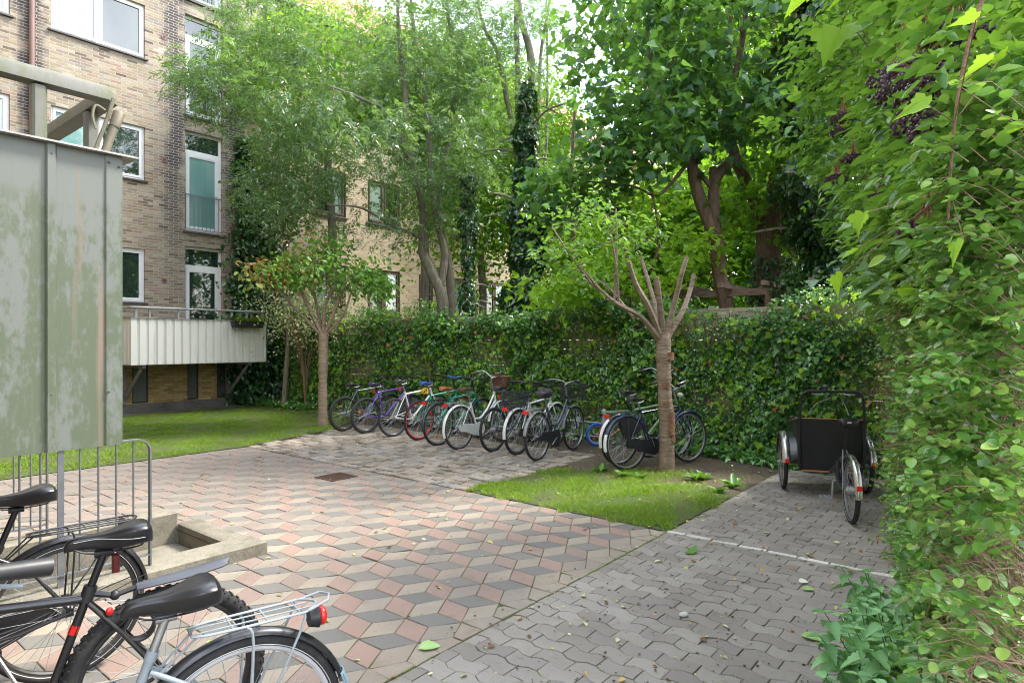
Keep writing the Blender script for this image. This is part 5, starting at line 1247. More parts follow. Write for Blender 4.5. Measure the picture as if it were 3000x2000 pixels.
# wheel arches: steel band outside, black skirt to the box
for s in (-1, 1):
    m = MB(); m.band((LX,s*.43,.305), .345, .045, .014, 28, R_(8), R_(172)); fd = m.build('mudguard', paint((.40,.41,.39), .22, .9, .2, 10, dirt_amt=.15, name='polished_mudguard'), tk)
    m = MB(); rings = []
    for a_ in range(10, 175, 12):
        x, z = LX+.335*math.cos(R_(a_)), .305+.335*math.sin(R_(a_)); rings.append([(x,s*.395,z),(x,s*.30,z+.02),(x,s*.30,z+.012),(x,s*.395,z-.008)])
    m.loft(rings); m.build('skirt', paint((.035,.04,.038), .3, .5, .2, 8, .2, name='dark_metal_skirt'), fd)
    m = MB(); m.prism([(LX-.33,.34),(LX-.30,.47),(LX-.22,.60),(LX-.10,.66),(LX+.10,.66),(LX+.22,.6),(LX+.3,.47),(LX+.33,.34)], s*.30-.003, s*.30+.003); m.build('side_shield', paint((.04,.045,.043), .28, .5, .2, 8, .2, name='dark_metal_skirt2'), fd)
    m = MB(); m.bbox((LX-.385,s*.43-.022,.36),(LX-.362,s*.43+.022,.405), .005); m.build('red_reflector', M_red(), fd)
# push bar
m = MB(); q = bx0-.055
m.tube(bez([(q+.03,-W1+.02,.34),(q,-W1+.02,.80),(q-.02,-W1+.03,1.05),(q-.04,-W1+.06,1.14),(q-.05,-W1+.14,1.165),(q-.05,0,1.165),(q-.05,W1-.14,1.165),(q-.04,W1-.06,1.14),(q-.02,W1-.03,1.05),(q,W1-.02,.80),(q+.03,W1-.02,.34)], 6), .014, 12)
pb = m.build('push_bar', M_black(), tk)
for s in (-1, 1):
    m = MB(); m.tube([(q-.05,s*.12,1.165),(q-.05,s*.255,1.166)], .019, 12); m.build('grip', M_rubber(), pb)
    m = MB(); m.tube(bez([(q-.05,s*.10,1.155),(q-.09,s*.12,1.14),(q-.10,s*.21,1.14)], 5), .006, 8); m.build('brake_lever', M_steel(), pb)
m = MB(); m.tube([(q-.05,.07,1.17),(q-.05,.07,1.20)], .028, 14); m.ball((q-.05,.07,1.215), .033, 14, 8, (1,1,.75)); m.build('bell', M_gloss((.015,.015,.018)), pb)
m = MB(); m.tube(bez([(q-.05,-.02,1.14),(q+.05,.02,1.08),(q+.02,.15,1.02),(q+.05,.24,.88)], 6), .0038, 6); m.tube(bez([(q-.05,-.06,1.14),(q+.06,-.12,1.06),(q+.04,-.18,.9)], 6), .0038, 6); m.build('cables', M_zinc(), pb)
# rear half: frame, saddle, mudguard, crank
fmT = paint((.10,.105,.12), .3, .6, .2, 10, .3, name='trike_frame')
BBk = Vector((.50,0,.29)); SCk = Vector((.27,0,.64))
m = MB(); m.tube([BBk, SCk], .017, 12); m.tube(bez([SCk+Vector((.03,0,-.12)), Vector((.50,0,.46)), Vector((.80,0,.36)), Vector((bx0+.1,0,.27))], 5), .022, 12); m.tube([BBk, Vector((.75,0,.33))], .016, 12)
m.tube([(bx0+.05,-.27,.275),(bx0+.05,.27,.275)], .014, 10); m.tube([(bx1-.1,-.27,.275),(bx1-.1,.27,.275)], .014, 10); m.tube([(LX,-.43,.305),(LX,.43,.305)], .014, 10); m.tube([(bx0+.05,0,.275),(bx1-.1,0,.275)], .018, 10)
for s in (-1, 1):
    m.tube([BBk+Vector((-.02,s*.03,0)), Vector((0,s*.07,TR))], [.010,.008], 10); m.tube([SCk+Vector((0,s*.015,0)), Vector((0,s*.07,TR))], [.009,.008], 10)
m.tube([BBk+Vector((0,-.04,0)), BBk+Vector((0,.04,0))], .024, 12); m.build('frame', fmT, tk)
m = MB(); m.tube([SCk, SCk+Vector((-.055,0,.235))], .0135, 12); m.build('seat_post', M_black(), tk)
so = saddle_mesh(.27, .20, .075).build('saddle', M_leather(), tk, loc=(.205,0,.925)); m = MB()
for s in (-1, 1): m.tube(bez([(-.11,s*.05,-.03),(-.08,s*.035,-.06),(.05,s*.022,-.055),(.11,s*.012,-.03)], 4), .004, 6)
m.build('rail', M_black(), so); m = MB(); m.box((-.144,-.018,.000),(-.1405,.018,.014)); m.build('badge', paint((.5,.5,.5), .5, name='white_mark'), so, smooth=False)
m = MB(); m.band((0,0,TR), .328, .032, .012, 28, R_(15), R_(182)); mg = m.build('mudguard', paint((.42,.43,.38), .22, .9, .2, 10, dirt_amt=.15, name='polished_mudguard'), tk)
m = MB(); m.bbox((-.348,-.024,.375),(-.325,.024,.42), .005); m.build('red_reflector', M_red(), mg)
m = MB(); m.tube([(0,-.035,TR),(0,.035,TR)], .045, 18); m.build('gear_hub', M_steel(), tk)
m = MB()
for s in (-1, 1): m.tube([BBk+Vector((0,s*.06,0)), BBk+Vector((s*-.02,s*.075,s*-.165))], [.013,.010], 8)
m.tube([BBk+Vector((0,-.06,0)), BBk+Vector((0,.06,0))], .012, 10); m.tube([BBk+Vector((.09*math.cos(k*.2618),-.05,.09*math.sin(k*.2618))) for k in range(24)], .005, 5, closed=True); ck_ = m.build('crank', M_zinc(), tk)
for s in (-1, 1):
    pc = BBk+Vector((s*-.02, s*.135, s*-.165)); m = MB()
    for dx in (-.045,.037): m.box((pc.x+dx,pc.y-.05,pc.z-.014),(pc.x+dx+.008,pc.y+.05,pc.z+.014))
    for dy in (-.05,.042): m.box((pc.x-.037,pc.y+dy,pc.z-.014),(pc.x+.037,pc.y+dy+.008,pc.z+.014))
    m.box((pc.x-.036,pc.y-.012,pc.z-.010),(pc.x+.036,pc.y+.012,pc.z+.010)); pe = m.build('pedal', M_zinc(), ck_, smooth=False)
m = MB(); m.prism([(-.03,TR-.05),(-.05,TR),(-.03,TR+.05),(.2,.36),(.50,.40),(.60,.29),(.50,.18),(.2,.22)], -.065, -.050); m.build('chain_guard', M_black(), tk)
m = MB(); m.ball((.36,.0,.50), .05, 12, 8, (1.1,.8,1.3)); m.ball((.33,.03,.42), .035, 10, 7); m.tube([(.30,.05,.34),(.34,.05,.52)], .018, 8); m.build('chain_lock', M_rubber(), tk)

# ================================================================== RACKS
c = gp_(1769, 1305)
rk = empty('bicycle_rack', (c.x, c.y, 0), TH, 'low galvanised bicycle rack with wheel hoops and a round-topped end post', 'bicycle rack')
m = MB(); m.tube([(0,0,-.1),(0,0,.555),(0,0,.585),(0,0,.60)], [.045,.045,.034,.012], 16); m.build('post', M_zinc(), rk)
m = MB(); m.tube([(.0,.04,.36),(0,5.6,.36)], .019, 10); m.build('rail', M_zinc(), rk); m = MB(); m.tube([(0,.04,.13),(0,5.6,.13)], .016, 10); m.build('rail', M_zinc(), rk)
for k in range(11):
    y = .36+k*.5; m = MB()
    for dy in (-.03,.03): m.tube(bez([(0,y+dy,.12),(-.16,y+dy,.16),(-.25,y+dy,.30),(-.17,y+dy,.45),(0,y+dy,.38)], 5), .008, 8)
    m.build('wheel_hoop', M_zinc(), rk)
m = MB(); m.tube([(0,5.6,-.1),(0,5.6,.5)], .04, 12); m.build('post', M_zinc(), rk)
def u_rack(px, py, h, w, label, ang):
    d = 3157/(py-1000); c = P(px, py, d); o = empty('bicycle_stand', (c.x, c.y, 0), ang, label, 'bicycle stand', 'grey hoop stands in the bushes')
    m = MB(); m.tube(bez([(-w/2,0,-.1),(-w/2,0,h-.16),(-w/2+.03,0,h-.04),(-w/2+.12,0,h),(w/2-.12,0,h),(w/2-.03,0,h-.04),(w/2,0,h-.16),(w/2,0,-.1)], 5), .024, 12); m.build('hoop', M_zinc(), o)
u_rack(2612, 1445, .95, .5, 'grey steel hoop stand half hidden in the bushes, just right of the cargo tricycle', R_(63))
# ================================================================== VEGETATION
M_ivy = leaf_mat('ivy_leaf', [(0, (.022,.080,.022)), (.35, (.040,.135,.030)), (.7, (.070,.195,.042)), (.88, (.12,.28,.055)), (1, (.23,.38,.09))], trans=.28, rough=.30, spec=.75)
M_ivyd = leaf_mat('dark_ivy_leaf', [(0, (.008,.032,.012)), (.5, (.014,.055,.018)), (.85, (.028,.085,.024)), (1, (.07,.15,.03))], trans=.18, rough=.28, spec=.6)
M_ash = leaf_mat('narrow_leaflet', [(0, (.030,.070,.035)), (.35, (.060,.125,.055)), (.65, (.095,.18,.080)), (.85, (.15,.24,.11)), (1, (.26,.34,.20))], trans=.42, rough=.27, spec=.9, tcol=(.34,.58,.06))  # pale silvery end of the ramp paints the leaves' sky glints as colour
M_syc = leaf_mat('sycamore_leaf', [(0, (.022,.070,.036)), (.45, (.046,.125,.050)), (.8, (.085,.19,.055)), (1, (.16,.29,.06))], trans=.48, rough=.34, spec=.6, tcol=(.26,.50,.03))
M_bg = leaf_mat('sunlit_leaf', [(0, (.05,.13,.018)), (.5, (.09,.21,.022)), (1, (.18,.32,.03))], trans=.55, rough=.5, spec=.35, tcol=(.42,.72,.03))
M_che = leaf_mat('cherry_leaf', [(0, (.055,.15,.022)), (.5, (.085,.20,.03)), (1, (.15,.28,.05))], trans=.42, rough=.42, tcol=(.34,.6,.05))
M_cheo = leaf_mat('autumn_cherry_leaf', [(0, (.10,.19,.03)), (.5, (.20,.25,.05)), (.72, (.30,.24,.07)), (.9, (.42,.20,.10)), (1, (.45,.25,.16))], trans=.4, rough=.45, tcol=(.6,.35,.08))
M_elder = leaf_mat('elder_leaflet', [(0, (.022,.080,.022)), (.3, (.050,.145,.030)), (.65, (.085,.21,.038)), (.88, (.14,.28,.045)), (1, (.24,.38,.06))], trans=.38, rough=.40, spec=.5, tcol=(.36,.62,.04))
M_snow = leaf_mat('snowberry_leaf', [(0, (.045,.12,.028)), (.4, (.090,.21,.042)), (.75, (.15,.31,.06)), (1, (.33,.46,.11))], trans=.36, rough=.36, spec=.6)
M_net = leaf_mat('nettle_leaf', [(0, (.12,.26,.11)), (.6, (.19,.38,.165)), (1, (.25,.46,.20))], trans=.3, rough=.5, spec=.35)
M_map = leaf_mat('young_maple_leaf', [(0, (.14,.29,.02)), (.6, (.22,.40,.03)), (1, (.30,.46,.05))], trans=.55, rough=.42, tcol=(.5,.75,.05))
M_dead = leaf_mat('dead_ivy_leaf', [(0, (.16,.06,.025)), (.6, (.32,.12,.05)), (1, (.40,.24,.09))], trans=.1)
M_flow = leaf_mat('pale_variegated_leaf', [(0, (.18,.24,.09)), (.5, (.36,.38,.20)), (1, (.5,.5,.32))], trans=.3)
M_barkG = bark_mat('grey_bark', (.075,.065,.05), (.20,.175,.135), moss=.5)
M_barkS = bark_mat('sycamore_bark', (.075,.045,.03), (.19,.125,.085))
M_barkC = bark_mat('cherry_bark', (.15,.105,.075), (.33,.245,.17), (4,4,26), .5, rings=True, moss=.15)
M_barkD = bark_mat('cherry_limb_bark', (.085,.055,.04), (.24,.16,.11), (7,7,9), .7, moss=.25)
M_twig = bark_mat('brown_twig', (.12,.068,.04), (.28,.18,.115), (20,20,20), .8)
UAX = np.array(UV(1,0,0)); VAX = np.array(UV(0,1,0)); ZAX = np.array([0,0,1.])
def jit(n, s): return rs.normal(size=(n,3))*s

# --- ivy over the fence
def fence_top(v): return 2.28+.15*np.sin(v*1.3)+.10*np.sin(v*3.1+1)+np.clip(v-10.5, 0, 5)*.035
def ivy_fence():
    n = 82000; v = rs.rand(n)*17.4-.9; top = fence_top(v); z = rs.rand(n)*top; k = (z > top-.34) & (rs.rand(n) < .55)
    bulge = .14+.10*np.sin(v*2.3+z*1.7)+.08*np.sin(v*5.1-z*3)+.05*np.sin(v*9.7+z*8)+np.clip(z-1.6, 0, 1)*.22*(.6+.4*np.sin(v*1.9))+.16*np.exp(-z/.25)
    bulge = np.maximum(bulge, .10)
    cov = np.ones(n); bare = (v > 10.4) & (v < 15.4) & (z > .9) & (z < 1.95) & (np.sin(v*2.1+1.0)+np.sin(z*19+v*1.7)*.8+.5*np.sin(v*5.3) > .25); cov[bare] = .33
    bare2 = (v > 7) & (v < 10.4) & (z > 1.2) & (z < 1.9) & (np.sin(v*3.1)+np.sin(z*19.0) > 1.0); cov[bare2] = .55
    keep = rs.rand(n) < cov; v, z, bulge, k = v[keep], z[keep], bulge[keep], k[keep]; n = len(v)
    dep = .01+rs.rand(n)**.8*bulge; dep[k] = rs.rand(k.sum())*.74-.30
    zz = z.copy(); zz[k] += np.sqrt(np.maximum(0, 1-(dep[k]/.45)**2))*.22*rs.rand(k.sum())
    pos = (FU-dep)[:, None]*UAX+v[:, None]*VAX+zz[:, None]*ZAX
    nor = -UAX+.55*ZAX+jit(n, .45); nor[k] += ZAX*.9
    ax = -ZAX*.9-.35*UAX+jit(n, .6); ax[k] = jit(k.sum(), 1)-UAX*.3
    clump = .8+.45*np.clip(np.sin(v*1.7+z*2.2)*np.sin(z*3.1-v*1.1), -1, 1)
    o = leaf_mesh('foliage', pos, ax, nor, (.040+.055*rs.rand(n))*clump, L_IVY, M_ivy, iv)
    y_ = rs.rand(n) < .035; leaf_mesh('young_leaves', pos[y_]-.05*UAX, ax[y_], nor[y_], .06+.05*rs.rand(y_.sum()), L_MAPLE, M_map, iv)
    y_ = rs.rand(n) < .006; leaf_mesh('dead_leaves', pos[y_]-.04*UAX, ax[y_], nor[y_], .05+.03*rs.rand(y_.sum()), L_IVY, M_dead, iv)
    m = MB()
    for i in range(150):
        v0 = rs.rand()*16-.5; p = [Vector((FU-.02,v0,0))]
        for s_ in range(6): p.append(p[-1]+Vector((-.004+rs.normal()*.008, rs.normal()*.09, .36)))
        m.tube([UV(*q) for q in bez(p, 3)], .006+.006*rs.rand(), 4, cap=False)
    # dry hanging stems
    for i in range(26):
        v0 = rs.rand()*13; z0 = .8+rs.rand()*1.3; p = [Vector((FU-.22-.1*rs.rand(), v0, z0))]
        for s_ in range(3): p.append(p[-1]+Vector((rs.normal()*.02, rs.normal()*.05, -.12)))
        m.tube([UV(*q) for q in bez(p, 3)], .004, 4, cap=False)
    m.build('stems', M_twig, iv)
iv = empty('ivy', (0,0,0), 0, 'thick dark green ivy covering the whole board fence behind the bicycles', 'ivy')
ivy_fence()
# ground ivy creeping out at the foot on the right
n = 3200; v = rs.rand(n)*7.5+.8; w = .25+.6*np.clip(3.4-abs(v-2.2), 0, 3)/3; dep = rs.rand(n)*w+.05; pos = (FU-dep)[:, None]*UAX+v[:, None]*VAX+(.02+.12*rs.rand(n)*(1-dep/1.2))[:, None]*ZAX
o = leaf_mesh('ivy', pos, jit(n, 1)-UAX*.4, ZAX+jit(n, .35), .05+.05*rs.rand(n), L_IVY, M_ivy); tag(o, 'low ivy creeping over the soil at the foot of the fence', 'ground ivy', kind='stuff')
n = 2600; v = 13.6+rs.rand(n)*2.6; dep = rs.rand(n)*.9; pos = (FU-dep)[:, None]*UAX+v[:, None]*VAX+(.02+.10*rs.rand(n))[:, None]*ZAX
o = leaf_mesh('ivy', pos, jit(n, 1), ZAX+jit(n, .35), .045+.045*rs.rand(n), L_IVY, M_ivy); tag(o, 'low leafy ground cover in the far corner by the brick building', 'ground ivy', kind='stuff')

# --- climber on the corner of the building
cl = empty('climbing_plant', UV(9.2, 16.4, 0), 0, 'leafy climber growing up the brick corner above the far balcony', 'climber')
def climb():
    pts = []; o0 = np.array(UV(9.2, 16.4, 0)); n = 12500
    z = rs.rand(n)**1.15*7.2; zr = z/7.2
    cu = 9.30-.12*np.sin(z*1.1)-.40*zr; wd = np.where(z < 3.4, .62, .62*np.clip(1-(z-3.4)/4.6, .18, 1))
    u = cu+rs.normal(size=n)*wd*.62; v = FV-.03-np.abs(rs.normal(size=n))*(.34*np.clip(1.3-zr*1.3, .18, 1))
    pos = u[:, None]*UAX+v[:, None]*VAX+z[:, None]*ZAX
    nor = -VAX+.6*ZAX+jit(n, .4); ax = -ZAX*.8-.3*VAX+jit(n, .55)
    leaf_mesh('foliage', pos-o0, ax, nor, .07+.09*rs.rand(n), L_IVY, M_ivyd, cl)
    m = MB()
    for i in range(10):
        p = [Vector((rs.normal()*.35-.15, .0, 0))]
        for s_ in range(7): p.append(p[-1]+Vector((rs.normal()*.06-.02, 0, .85)))
        m.tube([UV(q.x, q.y+.05) if False else Vector(UV(q.x, q.y, q.z)) for q in bez(p, 3)], .012, 5, cap=False)
    m.build('stems', M_twig, cl)
climb()
n = 5200; p = rs.normal(size=(n,3))*np.array([.55,.75,.42]); pos = (9.35+p[:, 0])[:, None]*UAX+(14.4+p[:, 1]*1.3)[:, None]*VAX+(2.35+p[:, 2])[:, None]*ZAX
sh = empty('shrub', UV(9.35, 14.4, 0), 0, 'pale variegated shrub spilling over the fence behind the left tree', 'shrub'); o0 = np.array(UV(9.35, 14.4, 0))
leaf_mesh('foliage', pos-o0, jit(n,1)-ZAX*.3, ZAX*.5-UAX+jit(n,.6), .03+.035*rs.rand(n), L_ROUND, M_flow, sh)
m = MB()
for i in range(16): a = rs.rand()*6.28; m.tube(bez([(0,0,0),(.1*math.cos(a),.1*math.sin(a),1.1),(.5*math.cos(a),.7*math.sin(a),2.3)], 4), .012, 5)
m.build('stems', M_twig, sh)

# --- generic leaf clouds
def crown(name, parent, twigs, per, spread, size, tmpl, mat, origin, droop=.3, up=.9, sj=.45, compound=None):
    pos, tan = on_twigs(twigs, per, spread); n = len(pos)
    a = randdir(n); ax = a*np.array([1,1,.35])+tan*.5-ZAX*droop; nor = ZAX*up+jit(n, .45)
    if compound:
        npair, L = compound; pos, ax, nor, _ = pinnate(pos, ax, nor, npair, L*(.7+.6*rs.rand(n)), size); n = len(pos)
    sz = size*(1-sj/2+sj*rs.rand(n))
    return leaf_mesh(name, pos-origin, ax, nor, sz, tmpl, mat, parent)
def pts_px(lst): return [P(x, y, d) for x, y, d in lst]
def ground_of(px, d): return P(px, 1000+F*H/d, d)
def tree(name, label, limbs, targets, bark, crowns, cat='tree', group=None, cover=None, **gk):
    """limbs: [(pixel+depth points, radii)] laid out in space; crowns: list of dict"""
    base = Vector(limbs[0][0][0]); base.z = 0; t = empty(name, base, 0, label, cat, group); o0 = np.array(base)
    m = MB(); L2 = [([Vector(p)-base for p in pts], r) for pts, r in limbs]
    tw = grow(m, L2, [x-o0 for x in targets], **gk); tr_ = m.build('trunk', bark, t)
    tw = [q+o0 for q in tw]
    for c in crowns:
        c = dict(c); sel = c.pop('sel', None); T = tw if sel is None else [q for q in tw if sel(q[-1])]
        if T: crown('crown', t, T, origin=o0, **c)
    return t

# --- narrow-leaved ash, three stems, behind the fence
D0 = 14.2
A1 = pts_px([(1300,1222,D0),(1297,950,D0),(1294,868,D0),(1262,790,D0),(1240,735,D0),(1243,640,D0),(1228,553,14.0),(1195,424,13.8),(1186,268,13.6),(1168,90,13.5),(1160,-180,13.4)])
A2 = pts_px([(1290,845,D0),(1302,740,14.3),(1278,640,14.3),(1262,480,14.3),(1248,312,14.2),(1212,89,14.2),(1190,-200,14.2)])
A3 = pts_px([(1325,1220,14.4),(1322,875,14.4),(1306,734,14.5),(1280,600,14.6),(1318,420,14.8),(1328,312,14.9),(1346,200,14.9),(1315,67,15.0),(1295,-200,15.0)])
A4 = pts_px([(1243,700,D0),(1150,660,13.7),(1060,610,13.2),(960,600,12.8)])
A5 = pts_px([(1228,560,14.0),(1150,350,13.4),(1060,290,12.6),(960,250,11.8)])
tg = np.concatenate([ell(760,250,12.2,1.55,1.3,1.25,70), ell(1010,130,13.2,1.9,1.6,1.4,85), ell(1240,60,14.2,2.1,1.7,1.5,85), ell(980,430,12.8,1.9,1.3,.95,70),
    ell(1260,430,13.6,1.7,1.3,1.0,60), ell(630,235,11.7,.75,.8,.62,34), ell(840,560,12.9,1.15,1.0,.5,34), ell(1200,640,14,1.2,.9,.55,22), ell(1430,330,14.4,1.3,1.3,1.4,46), ell(1440,60,14.8,1.5,1.3,1.4,50), ell(1330,-60,14.5,1.5,1.3,.8,24), ell(1250,260,14.0,1.2,1.2,1.0,34), ell(1040,690,13.3,1.0,.8,.3,8), ell(760,40,12.4,1.1,1.2,.8,40), ell(1320,520,13.2,1.1,.9,.35,22)])
tree('ash_tree', 'tall ash with three slim grey stems and feathery narrow leaves, left of centre', [(A1,[.16,.14,.13,.12,.115,.095,.09,.075,.06,.045,.02]),(A2,[.09,.085,.075,.065,.06,.045,.02]),(A3,[.12,.10,.09,.075,.065,.055,.045,.035,.015]),(A4,[.05,.035,.025,.012]),(A5,[.05,.04,.03,.012])], tg, M_barkG,
     [dict(per=15, spread=.16, size=.098, tmpl=L_LANCE, mat=M_ash, compound=(3,.17), droop=.4)], k1=.008, maxr=.03)

# --- slim tall stems right of the ash with light foliage
def px_tree(name, label, limbs, tg, bark, crowns, **k): return tree(name, label, [(pts_px(a), r) for a, r in limbs], tg, bark, crowns, **k)
px_tree('slender_tree', 'pair of straight grey stems rising to the sky gap in the middle, thin crown', [([(1540,1225,15),(1548,900,15),(1556,640,15),(1556,415,15),(1556,178,15),(1525,45,15),(1500,-200,15)],[.13,.12,.11,.10,.09,.07,.04]), ([(1552,600,15),(1520,440,15.1),(1518,290,15.2),(1512,0,15.2),(1510,-200,15.2)],[.08,.08,.075,.06,.04]), ([(1550,780,15),(1510,420,14.8),(1485,290,14.8),(1458,156,14.8),(1413,67,14.8),(1385,-100,14.8)],[.07,.07,.065,.05,.04,.02])],
    np.concatenate([ell(1500,120,15,1.4,1.2,1.6,48), ell(1560,520,15,.9,.9,.6,14), ell(1600,330,15.4,.5,.6,.9,8)]), M_barkG, [dict(per=20, spread=.16, size=.075, tmpl=L_LANCE, mat=M_ash, compound=(4,.15))], k1=.008)
px_tree('slender_tree', 'two thin parallel stems just right of the straight grey pair, against the sky', [([(1575,1200,16),(1580,700,16),(1578,446,16),(1583,178,16),(1614,-20,16),(1625,-160,16)],[.07,.06,.05,.045,.03,.015]), ([(1580,620,16),(1600,430,16),(1604,200,16.1),(1600,0,16.1),(1604,-150,16)],[.04,.035,.03,.022,.012])],
    np.concatenate([ell(1640,560,16,.9,.9,.7,18), ell(1590,40,16,.4,.5,.7,6)]), M_barkG, [dict(per=26, spread=.16, size=.09, tmpl=L_LANCE, mat=M_ash, compound=(3,.15))], k1=.008)
px_tree('slender_tree', 'bare brown stem with upright switches left of the sycamore', [([(1680,1190,13.5),(1682,760,13.5),(1676,600,13.5),(1678,440,13.5),(1684,325,13.5)],[.055,.05,.045,.04,.032])]+[([(1678,640,13.5),(1690+dx*.4,520,13.5+dd),(1700+dx,365+dy,13.5+dd)],[.014,.010,.005]) for dx, dy, dd in ((30,20,.1),(70,40,.3),(-60,50,.2),(-30,0,-.2),(105,70,.4),(140,45,-.1))],
    ell(1690,620,13.6,.9,.6,.5,12), M_barkS, [dict(per=14, spread=.12, size=.10, tmpl=L_MAPLE, mat=M_syc)], k1=.006)

# --- ivy-clad trunks
def ivy_trunk(name, label, px, d, z1, r0, r1, n, lean=0.0, mat=None, size=.09, flare=0.0):
    base = ground_of(px, d); t = empty(name, (base.x, base.y, 0), 0, label, 'tree')
    m = MB(); top = Vector((lean, 0, z1)); m.tube(bez([(0,0,-.1),(lean*.3,.05,z1*.35),(lean*.7,-.05,z1*.7),top], 5), list(np.linspace(min(r0*.5,.26), .05, 16)), 10)
    for i in range(14):
        z = z1*(.35+.6*rs.rand()); a = rs.rand()*6.28; L = .4+rs.rand()*.8*r0*2; m.tube(bez([(lean*z/z1,0,z),(lean*z/z1+L*.5*math.cos(a),L*.5*math.sin(a),z+.2),(lean*z/z1+L*math.cos(a),L*math.sin(a),z+.15)], 3), [.02]*6+[.006], 5, cap=False)
    m.build('trunk', M_barkG, t)
    z = rs.rand(n)*z1; f = z/z1; rr = (r0*(1-f)+r1*f)*(1+.28*np.sin(z*3.1+1)+.2*np.sin(z*7.7)+flare*np.exp(-((f-.6)/.25)**2)); a = rs.rand(n)*6.28; rr = rr*(.8+.2*np.sin(a*3+z*2))
    q = rr*(.55+.5*rs.rand(n)); out = np.stack([np.cos(a), np.sin(a), 0*a], 1)
    pos = out*q[:, None]+np.stack([lean*f, 0*f, z], 1)
    leaf_mesh('ivy', pos, -ZAX*.8+out*.45+jit(n,.5), out+ZAX*.5+jit(n,.4), size*(.6+.7*rs.rand(n)), L_IVY, mat or M_ivyd, t)
    return t
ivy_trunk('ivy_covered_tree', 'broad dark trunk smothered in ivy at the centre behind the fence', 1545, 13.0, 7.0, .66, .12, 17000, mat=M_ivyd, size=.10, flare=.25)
ivy_trunk('ivy_covered_tree', 'thin ivy-wrapped stem between the ash and the broad ivy-smothered trunk', 1374, 13.6, 5.4, .17, .22, 3200, size=.08)
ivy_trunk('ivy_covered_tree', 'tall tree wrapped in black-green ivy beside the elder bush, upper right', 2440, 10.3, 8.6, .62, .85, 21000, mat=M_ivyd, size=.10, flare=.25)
ivy_trunk('ivy_covered_tree', 'slim ivy column between the right sycamore and the tall ivy tree', 2385, 11.5, 6.2, .22, .35, 6500, mat=M_ivy, size=.08)

# --- sycamores
dA, dB = 11.4, 12.2
SA = [([(2135,1277,dA),(2128,930,dA),(2108,800,dA),(2098,700,dA)],[.17,.145,.135,.13]),
      ([(2104,720,dA),(2047,573,dA),(2023,472,dA),(1988,417,dA),(1972,300,dA),(1965,100,dA),(1958,-200,dA)],[.12,.115,.105,.095,.07,.05,.02]),
      ([(2098,705,dA),(2094,534,dA),(2150,456,dA),(2125,362,dA),(2150,240,dA),(2182,60,dA),(2190,-200,dA)],[.115,.10,.095,.08,.07,.05,.02]),
      ([(2088,540,dA),(2088,490,dA)],[.075,.06]), ([(2012,480,dA),(1930,570,11.2),(1850,545,11.0),(1700,530,10.8)],[.04,.03,.022,.01]),
      ([(2020,470,dA),(2060,520,dA),(2092,560,dA)],[.05,.045,.05]), ([(1990,420,dA),(1920,250,11.6),(1890,0,11.8),(1880,-150,11.8)],[.05,.05,.035,.02])]
tgA = np.concatenate([ell(1960,330,10.6,1.5,1.3,.75,62), ell(1900,120,11,1.7,1.5,1.1,78), ell(2120,120,11,1.5,1.4,1.1,70), ell(2200,330,10.8,1.0,1.0,.6,34), ell(1780,480,10.6,.9,.9,.4,20), ell(1880,430,10.4,1.0,.8,.35,22), ell(2000,-60,11.2,2.2,1.6,.8,50), ell(1720,560,11.2,.9,.8,.5,26), ell(1610,610,11.6,.7,.6,.55,16)])
px_tree('sycamore_tree', 'dark-leaved sycamore with a forked reddish-brown trunk behind the fence, right of centre', SA, tgA, M_barkS, [dict(per=11, spread=.2, size=.155, tmpl=L_MAPLE, mat=M_syc, droop=.35)], k1=.008)
SB_ = [([(2262,1255,dB),(2262,930,dB),(2252,780,dB),(2252,690,dB),(2275,580,dB),(2289,500,dB)],[.30,.26,.245,.24,.22,.20]), ([(2248,720,dB),(2215,600,dB),(2180,520,dB),(2150,450,dB),(2130,300,dB),(2140,60,dB),(2150,-150,dB)],[.13,.12,.115,.10,.08,.05,.02]),
       ([(2275,620,dB),(2312,560,dB),(2325,520,dB)],[.15,.13,.12]), ([(2320,540,dB),(2335,300,dB),(2330,0,dB),(2330,-200,dB)],[.07,.10,.10,.07]), ([(2300,560,dB),(2250,300,12.6),(2280,0,12.8)],[.03,.03,.015])]
tgB = np.concatenate([ell(2280,330,12.2,1.4,1.2,1.2,52), ell(2300,60,12.4,1.5,1.3,1.3,52), ell(2150,600,12.2,1.1,1,.5,24), ell(2350,640,12.2,.7,.8,.9,22)])
px_tree('sycamore_tree', 'thick pollarded sycamore with a sawn-off stub, just left of the tall ivy tree', SB_, tgB, M_barkS, [dict(per=15, spread=.17, size=.15, tmpl=L_MAPLE, mat=M_bg, droop=.35)], k1=.008)
ivs = empty('ivy', ground_of(2262, dB)*1.0, 0, 'ivy wrapped round the foot of the thick pollarded sycamore', 'ivy'); ivs.location.z = 0
n = 3600; z = rs.rand(n)**1.2*3.3; a = rs.rand(n)*6.28; out = np.stack([np.cos(a), np.sin(a), 0*a], 1); r_ = (.34+.13*rs.rand(n))*np.where(rs.rand(n) < np.clip(1.5-z/3.0, .2, 1), 1, .75); leaf_mesh('foliage', out*r_[:, None]+z[:, None]*ZAX, -ZAX+out*.4+jit(n,.5), out+ZAX*.4+jit(n,.4), .07*(.6+.7*rs.rand(n)), L_IVY, M_ivyd, ivs)
